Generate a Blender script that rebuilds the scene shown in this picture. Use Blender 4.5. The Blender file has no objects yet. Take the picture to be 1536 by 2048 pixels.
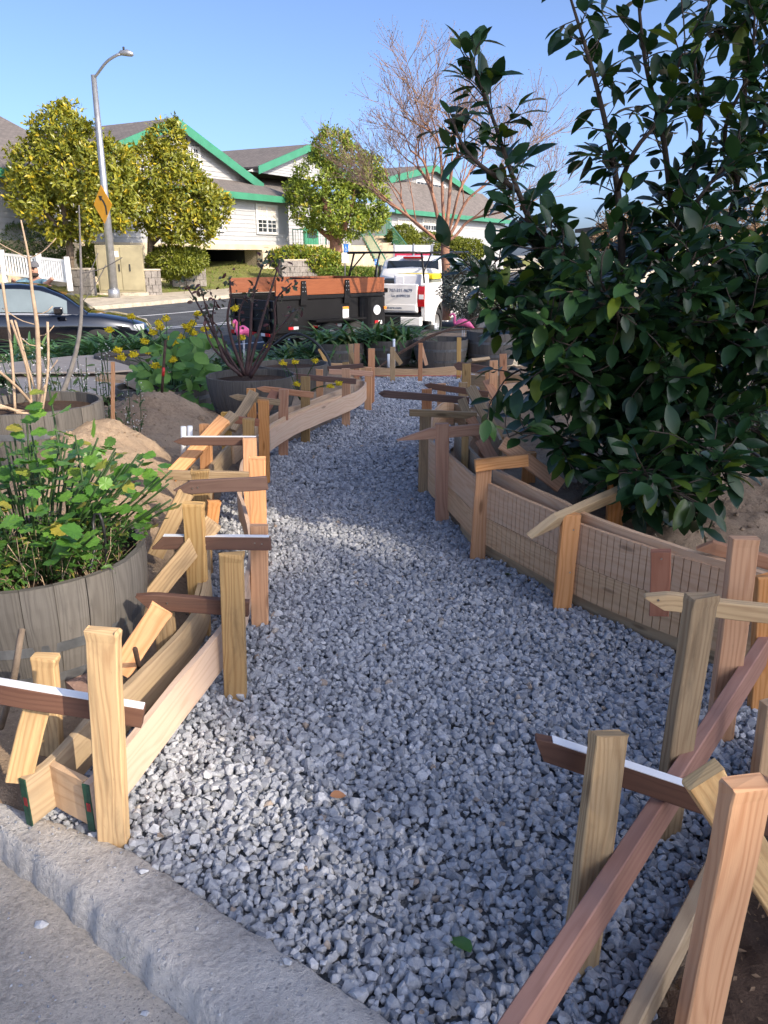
import bpy, bmesh, math, random
import numpy as np
from mathutils import Vector, Matrix, noise

random.seed(7); RS = np.random.RandomState(11)
V = Vector; rad = math.radians
scene = bpy.context.scene
COL = scene.collection

# ------------------------------------------------------------------ camera
CAM_H, PITCH, FPX = 1.55, rad(18.5), 1540.0
cam_d = bpy.data.cameras.new('camera'); cam = bpy.data.objects.new('camera', cam_d); COL.objects.link(cam)
cam.location = (0, 0, CAM_H); cam.rotation_euler = (rad(90) - PITCH, 0, 0)
cam_d.sensor_fit = 'VERTICAL'; cam_d.sensor_height = 24.0; cam_d.lens = FPX / 2048 * 24
cam_d.clip_start = 0.05; cam_d.clip_end = 2000
scene.camera = cam
# ------------------------------------------------------------------ sky and sun
SUN_EL, SUN_AZ = rad(31), math.atan2(0.76, -0.65)
world = bpy.data.worlds.new('World'); scene.world = world; world.use_nodes = True
wn = world.node_tree
sky = wn.nodes.new('ShaderNodeTexSky'); sky.sky_type = 'NISHITA'; sky.sun_disc = False
sky.sun_elevation = SUN_EL; sky.sun_rotation = SUN_AZ; sky.air_density = 0.46; sky.dust_density = 2.6; sky.ozone_density = 3.8
wn.links.new(sky.outputs[0], wn.nodes['Background'].inputs[0])
wn.nodes['Background'].inputs[1].default_value = 0.15
sun_d = bpy.data.lights.new('sun', 'SUN'); sun_d.energy = 2.7; sun_d.angle = rad(0.53); sun_d.color = (1.0, 0.86, 0.68)
sun_o = bpy.data.objects.new('sun', sun_d); COL.objects.link(sun_o)
SUN_DIR = V((math.sin(SUN_AZ) * math.cos(SUN_EL), math.cos(SUN_AZ) * math.cos(SUN_EL), math.sin(SUN_EL)))
sun_o.rotation_euler = SUN_DIR.to_track_quat('Z', 'Y').to_euler()
sun_o.location = (10, -10, 20)
scene.view_settings.view_transform = 'Standard'; scene.view_settings.look = 'None'
scene.view_settings.exposure = 1.22; scene.view_settings.gamma = 1.0
scene.view_settings.use_curve_mapping = False
scene.cycles.max_bounces = 6; scene.cycles.diffuse_bounces = 3; scene.cycles.transparent_max_bounces = 8
scene.cycles.use_denoising = True

# ------------------------------------------------------------------ measuring helpers
def ray(px, py):
    a, b = (px - 768) / FPX, -(py - 1024) / FPX
    s, c = math.sin(PITCH), math.cos(PITCH)
    return V((a, c + b * s, -s + b * c))
C0 = V((0, 0, CAM_H))
def G(px, py, z=0.0):                      # photo point that lies at height z
    r = ray(px, py); return C0 + r * ((z - CAM_H) / r.z)
def D(px, py, y):                          # photo point that lies at distance y
    r = ray(px, py); return C0 + r * (y / r.y)
def lerp(a, b, t): return a + (b - a) * t
def interp(x, xs, ys): return float(np.interp(x, xs, ys))
def rnd(a, b): return random.uniform(a, b)

# ------------------------------------------------------------------ object helpers
def put(name, me, parent=None, mat=None, matrix=None):
    o = bpy.data.objects.new(name, me); COL.objects.link(o)
    if mat is not None and len(me.materials) == 0: me.materials.append(mat)
    if matrix is not None: o.matrix_basis = matrix
    if parent is not None:
        o.parent = parent
        if matrix is None: o.matrix_parent_inverse = parent.matrix_basis.inverted()   # geometry given in world space
    return o
def putl(name, me, parent, mat=None, matrix=None):         # geometry given in the parent's own space
    o = bpy.data.objects.new(name, me); COL.objects.link(o)
    if mat is not None and len(me.materials) == 0: me.materials.append(mat)
    o.parent = parent
    if matrix is not None: o.matrix_basis = matrix
    return o
def thing(name, label, cat, loc=(0, 0, 0), rz=0.0, group=None):
    o = bpy.data.objects.new(name, None); COL.objects.link(o); o.empty_display_size = 0.1
    o.matrix_basis = Matrix.Translation(V(loc)) @ Matrix.Rotation(rz, 4, 'Z')
    tag(o, label, cat, group); return o
def tag(o, label=None, cat=None, group=None, kind=None):
    if label: o['label'] = label
    if cat: o['category'] = cat
    if group: o['group'] = group
    if kind: o['kind'] = kind
    return o
def mesh(name, vs, fs, uvs=None, smooth=False, mats=None, fm=None):
    me = bpy.data.meshes.new(name); me.from_pydata([tuple(v) for v in vs], [], fs)
    if uvs is not None:
        l = me.uv_layers.new(name='UVMap'); l.data.foreach_set('uv', np.array(uvs, dtype=np.float32).ravel())
    if smooth: me.polygons.foreach_set('use_smooth', [True] * len(me.polygons))
    for m in mats or (): me.materials.append(m)
    if fm is not None: me.polygons.foreach_set('material_index', fm)
    me.update(); return me
def np_mesh(name, vs, fs, attr=None, smooth=False, mat=None):     # vs (n,3), fs (m,k) arrays; attr: one value per face
    vs = np.asarray(vs, np.float32); fs = np.asarray(fs, np.int32); m, k = fs.shape
    me = bpy.data.meshes.new(name)
    me.vertices.add(len(vs)); me.vertices.foreach_set('co', vs.ravel())
    me.loops.add(m * k); me.loops.foreach_set('vertex_index', fs.ravel())
    me.polygons.add(m); me.polygons.foreach_set('loop_start', np.arange(0, m * k, k, dtype=np.int32))
    me.update(calc_edges=True)
    if attr is not None:
        a = me.attributes.new('tone', 'FLOAT', 'FACE'); a.data.foreach_set('value', np.asarray(attr, np.float32))
    me.polygons.foreach_set('use_smooth', np.full(m, smooth))
    if mat: me.materials.append(mat)
    me.update(); return me

class MB:                                   # gathers shapes for one mesh
    def __init__(s): s.v = []; s.f = []; s.sm = []
    def add(s, vs, fs, sm=False):
        o = len(s.v); s.v += [V(v) for v in vs]; s.f += [tuple(i + o for i in f) for f in fs]; s.sm += [sm] * len(fs); return s
    def box(s, a, b, m=None, bev=0.0):
        x0, y0, z0 = a; x1, y1, z1 = b
        if bev > 0:
            bm = bmesh.new(); bmesh.ops.create_cube(bm, size=1)
            for v in bm.verts: v.co = V((lerp(x0, x1, v.co.x + .5), lerp(y0, y1, v.co.y + .5), lerp(z0, z1, v.co.z + .5)))
            bmesh.ops.bevel(bm, geom=bm.edges[:], offset=bev, segments=2, affect='EDGES', profile=0.5)
            vs = [v.co.copy() for v in bm.verts]; bm.verts.index_update(); fs = [tuple(v.index for v in f.verts) for f in bm.faces]; bm.free()
        else:
            vs = [V(p) for p in ((x0,y0,z0),(x1,y0,z0),(x1,y1,z0),(x0,y1,z0),(x0,y0,z1),(x1,y0,z1),(x1,y1,z1),(x0,y1,z1))]
            fs = [(0,3,2,1),(4,5,6,7),(0,1,5,4),(1,2,6,5),(2,3,7,6),(3,0,4,7)]
        if m is not None: vs = [m @ v for v in vs]
        return s.add(vs, fs)
    def bar(s, p, q, w, t, up=V((0, 0, 1))):
        p, q = V(p), V(q); ax = (q - p).normalized(); x = ax.cross(up)
        if x.length < 1e-4: x = ax.cross(V((0, 1, 0)))
        x.normalize(); y = x.cross(ax)
        vs = [e + x * (w / 2 * i) + y * (t / 2 * j) for e in (p, q) for i, j in ((-1,-1),(1,-1),(1,1),(-1,1))]
        return s.add(vs, [(3,2,1,0),(4,5,6,7),(0,1,5,4),(1,2,6,5),(2,3,7,6),(3,0,4,7)])
    def tube(s, pts, r, n=8, caps=True):
        pts = [V(p) for p in pts]; k = len(pts); rs = r if isinstance(r, (list, tuple)) else [r] * k
        ref = None; vs = []
        for i, p in enumerate(pts):
            t = (pts[min(i + 1, k - 1)] - pts[max(i - 1, 0)])
            t = t.normalized() if t.length > 1e-9 else V((0, 0, 1))
            if ref is None: ref = t.orthogonal().normalized()
            ref = (ref - t * ref.dot(t)); ref = ref.normalized() if ref.length > 1e-6 else t.orthogonal().normalized()
            b = t.cross(ref)
            for j in range(n):
                a = 2 * math.pi * j / n; vs.append(p + (ref * math.cos(a) + b * math.sin(a)) * rs[i])
        fs = [(i*n+j, i*n+(j+1)%n, (i+1)*n+(j+1)%n, (i+1)*n+j) for i in range(k-1) for j in range(n)]
        if caps: fs += [tuple(range(n-1, -1, -1)), tuple(range((k-1)*n, k*n))]
        return s.add(vs, fs, True)
    def lathe(s, prof, n=24, c=V((0, 0, 0))):
        k = len(prof); vs = [V(c) + V((r * math.cos(2*math.pi*j/n), r * math.sin(2*math.pi*j/n), z)) for r, z in prof for j in range(n)]
        fs = [(i*n+j, i*n+(j+1)%n, (i+1)*n+(j+1)%n, (i+1)*n+j) for i in range(k-1) for j in range(n)]
        return s.add(vs, fs, True)
    def prism(s, poly, h0, h1, m=None):     # polygon in xy pulled from h0 to h1
        n = len(poly); vs = [V((x, y, h)) for h in (h0, h1) for x, y in poly]
        if m is not None: vs = [m @ v for v in vs]
        return s.add(vs, [tuple(range(n-1, -1, -1)), tuple(range(n, 2*n))] + [(i, (i+1)%n, n+(i+1)%n, n+i) for i in range(n)])
    def me(s, name, mat=None):
        me = mesh(name, s.v, s.f); me.polygons.foreach_set('use_smooth', s.sm)
        if mat: me.materials.append(mat)
        return me
    def build(s, name, mat, parent=None): return put(name, s.me(name, mat), parent)
    def buildl(s, name, mat, parent): return putl(name, s.me(name, mat), parent)

def catmull(pts, step):
    pts = [V(p) for p in pts]; P = [pts[0] * 2 - pts[1]] + pts + [pts[-1] * 2 - pts[-2]]; out = []
    for i in range(1, len(P) - 2):
        a, b, c, d = P[i-1:i+3]; n = max(2, int((c - b).length / 0.01))
        for k in range(n):
            t = k / n
            out.append(0.5 * ((2*b) + (c - a) * t + (2*a - 5*b + 4*c - d) * t*t + (3*b - a - 3*c + d) * t**3))
    out.append(pts[-1])
    res = [out[0]]; acc = 0
    for p, q in zip(out, out[1:]):
        acc += (q - p).length
        if acc >= step: res.append(q); acc = 0
    if (res[-1] - out[-1]).length > step * .3: res.append(out[-1])
    return res

# ------------------------------------------------------------------ materials
def newmat(name):
    m = bpy.data.materials.new(name); m.use_nodes = True; nt = m.node_tree
    return m, nt, nt.nodes['Principled BSDF']
def N(nt, t, **kw):
    n = nt.nodes.new('ShaderNode' + t)
    for k, v in kw.items():
        if k in n.inputs and not hasattr(n, k): n.inputs[k].default_value = v
        else: setattr(n, k, v)
    return n
def ramp(nt, fac, stops):
    r = nt.nodes.new('ShaderNodeValToRGB'); e = r.color_ramp.elements
    while len(e) < len(stops): e.new(0.5)
    for el, (p, c) in zip(e, stops): el.position = p; el.color = (c[0], c[1], c[2], 1)
    nt.links.new(fac, r.inputs[0]); return r.outputs[0]
def mix(nt, fac, a, b, mode='MIX'):
    n = nt.nodes.new('ShaderNodeMix'); n.data_type = 'RGBA'; n.blend_type = mode
    for i, x in ((0, fac), (6, a), (7, b)):
        if isinstance(x, (int, float)): n.inputs[i].default_value = x
        elif isinstance(x, (tuple, list)): n.inputs[i].default_value = (x[0], x[1], x[2], 1)
        else: nt.links.new(x, n.inputs[i])
    return n.outputs[2]
def mth(nt, op, a, b=None, clamp=False):
    n = nt.nodes.new('ShaderNodeMath'); n.operation = op; n.use_clamp = clamp
    for i, x in ((0, a), (1, b)):
        if x is None: continue
        if isinstance(x, (int, float)): n.inputs[i].default_value = x
        else: nt.links.new(x, n.inputs[i])
    return n.outputs[0]
def noise_n(nt, vec, scale, detail=4, rough=0.55, dist=0.0):
    n = nt.nodes.new('ShaderNodeTexNoise'); n.inputs['Scale'].default_value = scale; n.inputs['Detail'].default_value = detail
    n.inputs['Roughness'].default_value = rough; n.inputs['Distortion'].default_value = dist
    if vec is not None: nt.links.new(vec, n.inputs['Vector'])
    return n.outputs['Fac']
def bump(nt, b, h, strength, dist=0.01):
    n = nt.nodes.new('ShaderNodeBump'); n.inputs['Strength'].default_value = strength; n.inputs['Distance'].default_value = dist
    nt.links.new(h, n.inputs['Height']); nt.links.new(n.outputs[0], b.inputs['Normal'])
def plain(name, c, rough=0.6, metal=0.0, var=0.12, scale=6.0, spec=0.5, coat=0.0, bmp=0.0, bscale=60):
    m, nt, b = newmat(name)
    g = nt.nodes.new('ShaderNodeNewGeometry').outputs['Position']
    f = noise_n(nt, g, scale, 5)
    nt.links.new(ramp(nt, f, [(0.3, [x * (1 - var) for x in c]), (0.7, [min(1, x * (1 + var)) for x in c])]), b.inputs['Base Color'])
    b.inputs['Roughness'].default_value = rough; b.inputs['Metallic'].default_value = metal
    b.inputs['Specular IOR Level'].default_value = spec; b.inputs['Coat Weight'].default_value = coat
    if bmp: bump(nt, b, noise_n(nt, g, bscale, 5), bmp, 0.01)
    return m
def wood(name, light, dark, stain, stain_amt=0.35, freq=170.0, rough=0.78, bmp=0.25, hue=0.12):
    m, nt, b = newmat(name)
    uv = nt.nodes.new('ShaderNodeUVMap').outputs[0]
    oi = nt.nodes.new('ShaderNodeObjectInfo').outputs['Random']
    sx = nt.nodes.new('ShaderNodeSeparateXYZ'); nt.links.new(uv, sx.inputs[0])
    def vec(a, c):
        cb = nt.nodes.new('ShaderNodeCombineXYZ')
        nt.links.new(mth(nt, 'MULTIPLY', sx.outputs[0], a), cb.inputs[0]); nt.links.new(mth(nt, 'MULTIPLY', sx.outputs[1], c), cb.inputs[1])
        nt.links.new(mth(nt, 'MULTIPLY', oi, 37.0), cb.inputs[2]); return cb.outputs[0]
    warp = noise_n(nt, vec(1.6, 11), 1.0, 2, 0.5, 0.4)
    ph = mth(nt, 'ADD', mth(nt, 'MULTIPLY', sx.outputs[1], freq * 1.9), mth(nt, 'MULTIPLY', warp, 34.0))
    band = mth(nt, 'POWER', mth(nt, 'ADD', mth(nt, 'MULTIPLY', mth(nt, 'SINE', ph), 0.5), 0.5), 2.0)
    fine = noise_n(nt, vec(9, 420), 1.0, 3)
    f = mth(nt, 'ADD', mth(nt, 'MULTIPLY', mth(nt, 'MULTIPLY', band, noise_n(nt, vec(0.9, 22), 1.0, 3, 0.6)), 0.75), mth(nt, 'MULTIPLY', fine, 0.5), True)
    c = ramp(nt, f, [(0.12, light), (0.85, dark)])
    st = ramp(nt, noise_n(nt, vec(3.0, 14), 1.0, 5, 0.65, 0.5), [(0.50, (0, 0, 0)), (0.72, (1, 1, 1))])
    c = mix(nt, mth(nt, 'MULTIPLY', st, stain_amt), c, stain)
    vo = nt.nodes.new('ShaderNodeTexVoronoi'); vo.inputs['Scale'].default_value = 1.0; vo.inputs['Randomness'].default_value = 1.0; nt.links.new(vec(2.3, 9.0), vo.inputs['Vector'])
    kn = ramp(nt, mth(nt, 'ADD', vo.outputs['Distance'], mth(nt, 'MULTIPLY', fine, 0.04)), [(0.075, (1, 1, 1)), (0.135, (0, 0, 0))])
    c = mix(nt, mth(nt, 'MULTIPLY', kn, 0.75), c, [x * 0.45 for x in dark])
    gr_ = ramp(nt, noise_n(nt, vec(14, 60), 1.0, 6, 0.7), [(0.62, (0, 0, 0)), (0.74, (1, 1, 1))])
    c = mix(nt, mth(nt, 'MULTIPLY', gr_, 0.35), c, [x * 0.5 for x in stain])
    hs = nt.nodes.new('ShaderNodeHueSaturation'); nt.links.new(c, hs.inputs['Color'])
    nt.links.new(mth(nt, 'ADD', mth(nt, 'MULTIPLY', oi, hue * 3), 1 - hue * 1.5), hs.inputs['Value'])
    nt.links.new(mth(nt, 'ADD', mth(nt, 'MULTIPLY', mth(nt, 'FRACT', mth(nt, 'MULTIPLY', oi, 17.3)), 0.3), 0.85), hs.inputs['Saturation'])
    nt.links.new(hs.outputs[0], b.inputs['Base Color'])
    b.inputs['Roughness'].default_value = rough; b.inputs['Specular IOR Level'].default_value = 0.3
    bump(nt, b, f, bmp, 0.003); return m
def leafmat(name, a, bcol, cyel=None, yel=0.08, rough=0.4, trans=0.3, by_object=False, tcol=None):
    m, nt, b = newmat(name)
    if by_object: f = nt.nodes.new('ShaderNodeObjectInfo').outputs['Random']
    else:
        at = nt.nodes.new('ShaderNodeAttribute'); at.attribute_name = 'tone'; f = at.outputs['Fac']
    stops = [(0.0, a), (0.85, bcol)]
    if cyel: stops = [(0.0, a), (1 - yel - 0.1, bcol), (1 - yel + 0.02, cyel)]
    c = ramp(nt, f, stops)
    g = nt.nodes.new('ShaderNodeNewGeometry').outputs['Position']
    c2 = mix(nt, 0.5, c, ramp(nt, noise_n(nt, g, 30, 2), [(0.3, (0.7, 0.7, 0.7)), (0.7, (1.0, 1.0, 1.0))]), 'MULTIPLY')
    nt.links.new(c2, b.inputs['Base Color']); b.inputs['Roughness'].default_value = rough; b.inputs['Specular IOR Level'].default_value = 0.45
    t = nt.nodes.new('ShaderNodeBsdfTranslucent')
    tc = mix(nt, 1.0, c2, tcol or (1.0, 1.0, 0.45), 'MULTIPLY'); nt.links.new(tc, t.inputs['Color'])
    mx = nt.nodes.new('ShaderNodeMixShader'); mx.inputs[0].default_value = trans
    nt.links.new(b.outputs[0], mx.inputs[1]); nt.links.new(t.outputs[0], mx.inputs[2])
    nt.links.new(mx.outputs[0], nt.nodes['Material Output'].inputs['Surface']); return m

M = {}
M['fir'] = wood('fresh_fir', (0.66, 0.37, 0.19), (0.47, 0.21, 0.09), (0.42, 0.24, 0.12), 0.25)
M['fir_pink'] = wood('pink_fir', (0.56, 0.31, 0.185), (0.41, 0.19, 0.105), (0.36, 0.18, 0.10), 0.25, 120)
M['fir_yellow'] = wood('yellow_pine', (0.66, 0.44, 0.19), (0.43, 0.235, 0.085), (0.17, 0.11, 0.055), 0.55, 190)
M['weathered'] = wood('weathered_pine', (0.42, 0.295, 0.155), (0.26, 0.16, 0.075), (0.105, 0.08, 0.05), 0.65, 210, 0.85, 0.4)
M['redwood'] = wood('dark_redwood', (0.150, 0.085, 0.062), (0.105, 0.056, 0.042), (0.085, 0.06, 0.05), 0.4, 140, 0.7, 0.15)
M['redwood_new'] = wood('planed_redwood', (0.34, 0.17, 0.115), (0.255, 0.115, 0.075), (0.22, 0.11, 0.08), 0.3, 90, 0.7, 0.15)
M['pale'] = wood('pale_bent_board', (0.60, 0.415, 0.25), (0.47, 0.29, 0.16), (0.36, 0.24, 0.145), 0.35, 95)
M['pale_pink'] = wood('pale_pink_board', (0.61, 0.43, 0.29), (0.50, 0.315, 0.20), (0.60, 0.47, 0.33), 0.5, 100)
M['grey_board'] = wood('weathered_grey_board', (0.44, 0.34, 0.22), (0.33, 0.24, 0.15), (0.23, 0.18, 0.12), 0.5, 110)
M['barrel'] = wood('weathered_oak', (0.135, 0.125, 0.112), (0.082, 0.075, 0.067), (0.05, 0.047, 0.044), 0.5, 200, 0.8, 0.4, 0.12)
M['ply'] = wood('plywood_face', (0.52, 0.43, 0.33), (0.42, 0.33, 0.25), (0.38, 0.31, 0.25), 0.4, 60, 0.8, 0.1)
M['stain_wood'] = wood('stained_side_board', (0.25, 0.095, 0.05), (0.19, 0.065, 0.033), (0.14, 0.05, 0.03), 0.4, 80, 0.5, 0.1)
M['white_paint'] = plain('white_paint', (0.78, 0.79, 0.80), 0.45, var=0.05)
M['green_paint'] = plain('dark_green_paint', (0.015, 0.06, 0.035), 0.6, var=0.4, scale=40)
M['steel'] = plain('galvanised_steel', (0.38, 0.39, 0.40), 0.38, 0.7, 0.15, 8)
M['hoop'] = plain('dull_hoop_steel', (0.16, 0.17, 0.18), 0.5, 0.5, 0.35, 14)
M['rust'] = plain('rusty_iron', (0.07, 0.04, 0.028), 0.85, 0.2, 0.4, 30)
M['black'] = plain('black_enamel', (0.007, 0.007, 0.008), 0.4, 0.0, 0.2, 5, 0.25)
M['rubber'] = plain('tyre_rubber', (0.018, 0.018, 0.018), 0.85)
M['plastic_black'] = plain('black_plastic', (0.02, 0.021, 0.022), 0.45)
M['pvc'] = plain('white_pvc', (0.72, 0.74, 0.75), 0.35, var=0.06)
M['pink'] = plain('pink_plastic', (0.80, 0.13, 0.30), 0.4, var=0.1, scale=20)
M['screw'] = plain('zinc_screw', (0.42, 0.40, 0.36), 0.35, 0.9)
def wall_paint(name, c): return plain(name, c, 0.65, var=0.05, scale=1.5)
M['siding'] = wall_paint('white_siding', (0.35, 0.355, 0.36)); M['trim_green'] = plain('green_trim', (0.045, 0.215, 0.125), 0.45, var=0.1, scale=2)
M['trim_white'] = plain('white_trim', (0.52, 0.52, 0.51), 0.5, var=0.04)
M['concrete_tan'] = plain('tan_concrete', (0.50, 0.42, 0.30), 0.85, var=0.15, scale=2, bmp=0.2, bscale=25)
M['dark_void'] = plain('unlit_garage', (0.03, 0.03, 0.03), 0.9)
M['glass_dark'] = plain('window_glass', (0.025, 0.03, 0.035), 0.06, var=0.3, scale=1.0, spec=0.8)
M['glass_car'] = plain('tinted_glass', (0.16, 0.20, 0.21), 0.06, var=0.15, scale=2, spec=1.0)
M['curtain'] = plain('window_blind', (0.55, 0.5, 0.42), 0.8)
def shingle():
    m, nt, b = newmat('grey_shingles')
    g = nt.nodes.new('ShaderNodeNewGeometry').outputs['Position']
    br = nt.nodes.new('ShaderNodeTexBrick'); br.inputs['Scale'].default_value = 2.2; br.offset = 0.5
    for k, v in (('Color1', (0.19, 0.165, 0.15, 1)), ('Color2', (0.13, 0.115, 0.105, 1)), ('Mortar', (0.07, 0.062, 0.058, 1))): br.inputs[k].default_value = v
    br.inputs['Mortar Size'].default_value = 0.02; br.inputs['Brick Width'].default_value = 0.6; br.inputs['Row Height'].default_value = 0.32
    uv = nt.nodes.new('ShaderNodeUVMap').outputs[0]; nt.links.new(uv, br.inputs['Vector'])
    c = mix(nt, 0.5, br.outputs[0], ramp(nt, noise_n(nt, g, 0.8, 5), [(0.3, (0.75, 0.75, 0.75)), (0.7, (1.15, 1.12, 1.1))]), 'MULTIPLY')
    nt.links.new(c, b.inputs['Base Color']); b.inputs['Roughness'].default_value = 0.9; return m
M['shingle'] = shingle()
def soil_mat(name, dry, damp, leafy=0.0):
    m, nt, b = newmat(name)
    g = nt.nodes.new('ShaderNodeNewGeometry').outputs['Position']
    n1 = noise_n(nt, g, 2.2, 6, 0.6); n2 = noise_n(nt, g, 38, 6, 0.7); n3 = noise_n(nt, g, 170, 3, 0.6)
    f = mth(nt, 'ADD', mth(nt, 'MULTIPLY', n1, 0.65), mth(nt, 'MULTIPLY', n2, 0.4))
    c = ramp(nt, f, [(0.36, damp), (0.62, dry)])
    c = mix(nt, ramp(nt, n3, [(0.62, (0, 0, 0)), (0.72, (1, 1, 1))]), c, [x * 1.5 for x in dry])
    c = mix(nt, ramp(nt, n2, [(0.28, (1, 1, 1)), (0.38, (0, 0, 0))]), c, [x * 0.5 for x in damp])
    nt.links.new(c, b.inputs['Base Color']); b.inputs['Roughness'].default_value = 0.95; b.inputs['Specular IOR Level'].default_value = 0.15
    bump(nt, b, mth(nt, 'ADD', n2, mth(nt, 'MULTIPLY', n3, 0.35)), 0.8, 0.02); return m
M['soil'] = soil_mat('dug_soil', (0.40, 0.30, 0.205), (0.20, 0.14, 0.095))
M['potting'] = soil_mat('potting_soil', (0.10, 0.065, 0.045), (0.035, 0.024, 0.018))
def concrete(name, c, agg=True, sc=1.0):
    m, nt, b = newmat(name)
    g = nt.nodes.new('ShaderNodeNewGeometry').outputs['Position']
    n1 = noise_n(nt, g, 3.0, 6, 0.6); n2 = noise_n(nt, g, 55 * sc, 5, 0.65)
    f = mth(nt, 'ADD', mth(nt, 'MULTIPLY', n1, 0.6), mth(nt, 'MULTIPLY', n2, 0.4))
    col = ramp(nt, f, [(0.34, [x * 0.55 for x in c]), (0.5, c), (0.66, [x * 1.3 for x in c])])
    h = n2
    if agg:
        v = nt.nodes.new('ShaderNodeTexVoronoi'); v.inputs['Scale'].default_value = 95 * sc; nt.links.new(g, v.inputs['Vector'])
        sel = ramp(nt, v.outputs['Color'], [(0.62, (0, 0, 0)), (0.7, (1, 1, 1))])
        near = ramp(nt, v.outputs['Distance'], [(0.28, (1, 1, 1)), (0.42, (0, 0, 0))])
        k = mth(nt, 'MULTIPLY', sel, near)
        wear = ramp(nt, n1, [(0.42, (0, 0, 0)), (0.58, (1, 1, 1))]); k = mth(nt, 'MULTIPLY', k, wear)
        col = mix(nt, mth(nt, 'MULTIPLY', k, 0.55), col, [c[0] * 0.42, c[1] * 0.45, c[2] * 0.5]); h = mth(nt, 'ADD', n2, mth(nt, 'MULTIPLY', k, 0.25))
    nt.links.new(col, b.inputs['Base Color']); b.inputs['Roughness'].default_value = 0.9; b.inputs['Specular IOR Level'].default_value = 0.2
    bump(nt, b, mth(nt, 'ADD', h, mth(nt, 'MULTIPLY', noise_n(nt, g, 260 * sc, 3), 0.4)), 0.9, 0.010); return m
M['kerb'] = concrete('worn_concrete', (0.47, 0.445, 0.41)); M['pavement'] = concrete('dusty_pavement', (0.52, 0.465, 0.395), True, 1.4)
M['sidewalk'] = concrete('sidewalk_concrete', (0.46, 0.40, 0.31), False, 0.3); M['asphalt'] = concrete('asphalt', (0.075, 0.08, 0.088), False, 0.6)
M['block'] = concrete('split_face_block', (0.22, 0.20, 0.18), True, 0.25)
def gravel_mat():
    m, nt, b = newmat('blue_grey_gravel')
    at = nt.nodes.new('ShaderNodeAttribute'); at.attribute_name = 'tone'
    g = nt.nodes.new('ShaderNodeNewGeometry').outputs['Position']
    c = ramp(nt, at.outputs['Fac'], [(0.0, (0.165, 0.18, 0.20)), (0.25, (0.285, 0.30, 0.325)), (0.6, (0.41, 0.425, 0.445)), (0.9, (0.55, 0.56, 0.575)), (0.965, (0.48, 0.46, 0.42)), (0.99, (0.36, 0.29, 0.23))])
    n = noise_n(nt, g, 95, 4, 0.6, 0.6)
    c = mix(nt, 0.75, c, ramp(nt, n, [(0.3, (0.66, 0.68, 0.72)), (0.7, (1.22, 1.2, 1.18))]), 'MULTIPLY')
    nt.links.new(c, b.inputs['Base Color']); b.inputs['Roughness'].default_value = 0.8; b.inputs['Specular IOR Level'].default_value = 0.3
    bump(nt, b, noise_n(nt, g, 260, 3), 0.35, 0.004); return m
M['gravel'] = gravel_mat(); M['gravel_base'] = plain('gravel_fines', (0.10, 0.104, 0.11), 0.95, var=0.4, scale=60, bmp=0.8, bscale=120)
M['bark'] = plain('grey_brown_bark', (0.16, 0.12, 0.085), 0.9, var=0.35, scale=14, bmp=0.5, bscale=40)
M['bark_dark'] = plain('dark_twig_bark', (0.055, 0.04, 0.03), 0.85, var=0.35, scale=14)
M['bark_red'] = plain('red_peeling_bark', (0.27, 0.135, 0.085), 0.75, var=0.35, scale=9, bmp=0.3)
M['bark_pale'] = plain('pale_dry_stem', (0.42, 0.31, 0.21), 0.85, var=0.25, scale=20)
M['bark_grey'] = plain('grey_sapling_bark', (0.20, 0.185, 0.17), 0.85, var=0.25, scale=20)
M['rose_stem'] = plain('dark_rose_stem', (0.06, 0.03, 0.028), 0.6, var=0.35, scale=20)
M['citrus_leaf'] = leafmat('citrus_leaf', (0.014, 0.042, 0.016), (0.030, 0.078, 0.022), (0.13, 0.19, 0.02), 0.05, 0.32, 0.22, True)
M['citrus_mass'] = leafmat('citrus_foliage', (0.013, 0.040, 0.016), (0.028, 0.074, 0.021), (0.12, 0.18, 0.02), 0.04, 0.34, 0.22)
M['magnolia'] = leafmat('magnolia_foliage', (0.12, 0.16, 0.025), (0.33, 0.33, 0.04), (0.6, 0.46, 0.03), 0.18, 0.35, 0.3)
M['arbutus'] = leafmat('arbutus_foliage', (0.12, 0.19, 0.03), (0.28, 0.34, 0.04), (0.5, 0.42, 0.05), 0.12, 0.4, 0.3)
M['hedge'] = leafmat('hedge_foliage', (0.11, 0.15, 0.02), (0.25, 0.27, 0.03), None, 0.1, 0.5, 0.3)
M['strap'] = leafmat('strap_leaf', (0.055, 0.14, 0.05), (0.12, 0.24, 0.085), (0.26, 0.27, 0.09), 0.05, 0.35, 0.25)
M['celery'] = leafmat('celery_leaf', (0.07, 0.19, 0.03), (0.16, 0.34, 0.05), (0.34, 0.30, 0.05), 0.04, 0.4, 0.35, True)
M['celery_mass'] = leafmat('celery_foliage', (0.05, 0.13, 0.03), (0.11, 0.23, 0.04), (0.3, 0.26, 0.06), 0.1, 0.45, 0.35)
M['collard'] = leafmat('collard_leaf', (0.10, 0.24, 0.055), (0.20, 0.37, 0.08), None, 0.1, 0.42, 0.3, True)
M['weed'] = leafmat('weed_foliage', (0.05, 0.10, 0.03), (0.10, 0.17, 0.05), (0.2, 0.2, 0.08), 0.1, 0.5, 0.3)
M['silver'] = leafmat('silver_foliage', (0.06, 0.08, 0.078), (0.13, 0.155, 0.15), None, 0.1, 0.6, 0.2)
M['rose_leaf'] = leafmat('rose_leaf', (0.11, 0.03, 0.035), (0.06, 0.10, 0.055), None, 0.1, 0.4, 0.25)
M['grass'] = leafmat('grass_blade', (0.09, 0.17, 0.02), (0.22, 0.30, 0.04), (0.4, 0.36, 0.1), 0.06, 0.5, 0.3)
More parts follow.
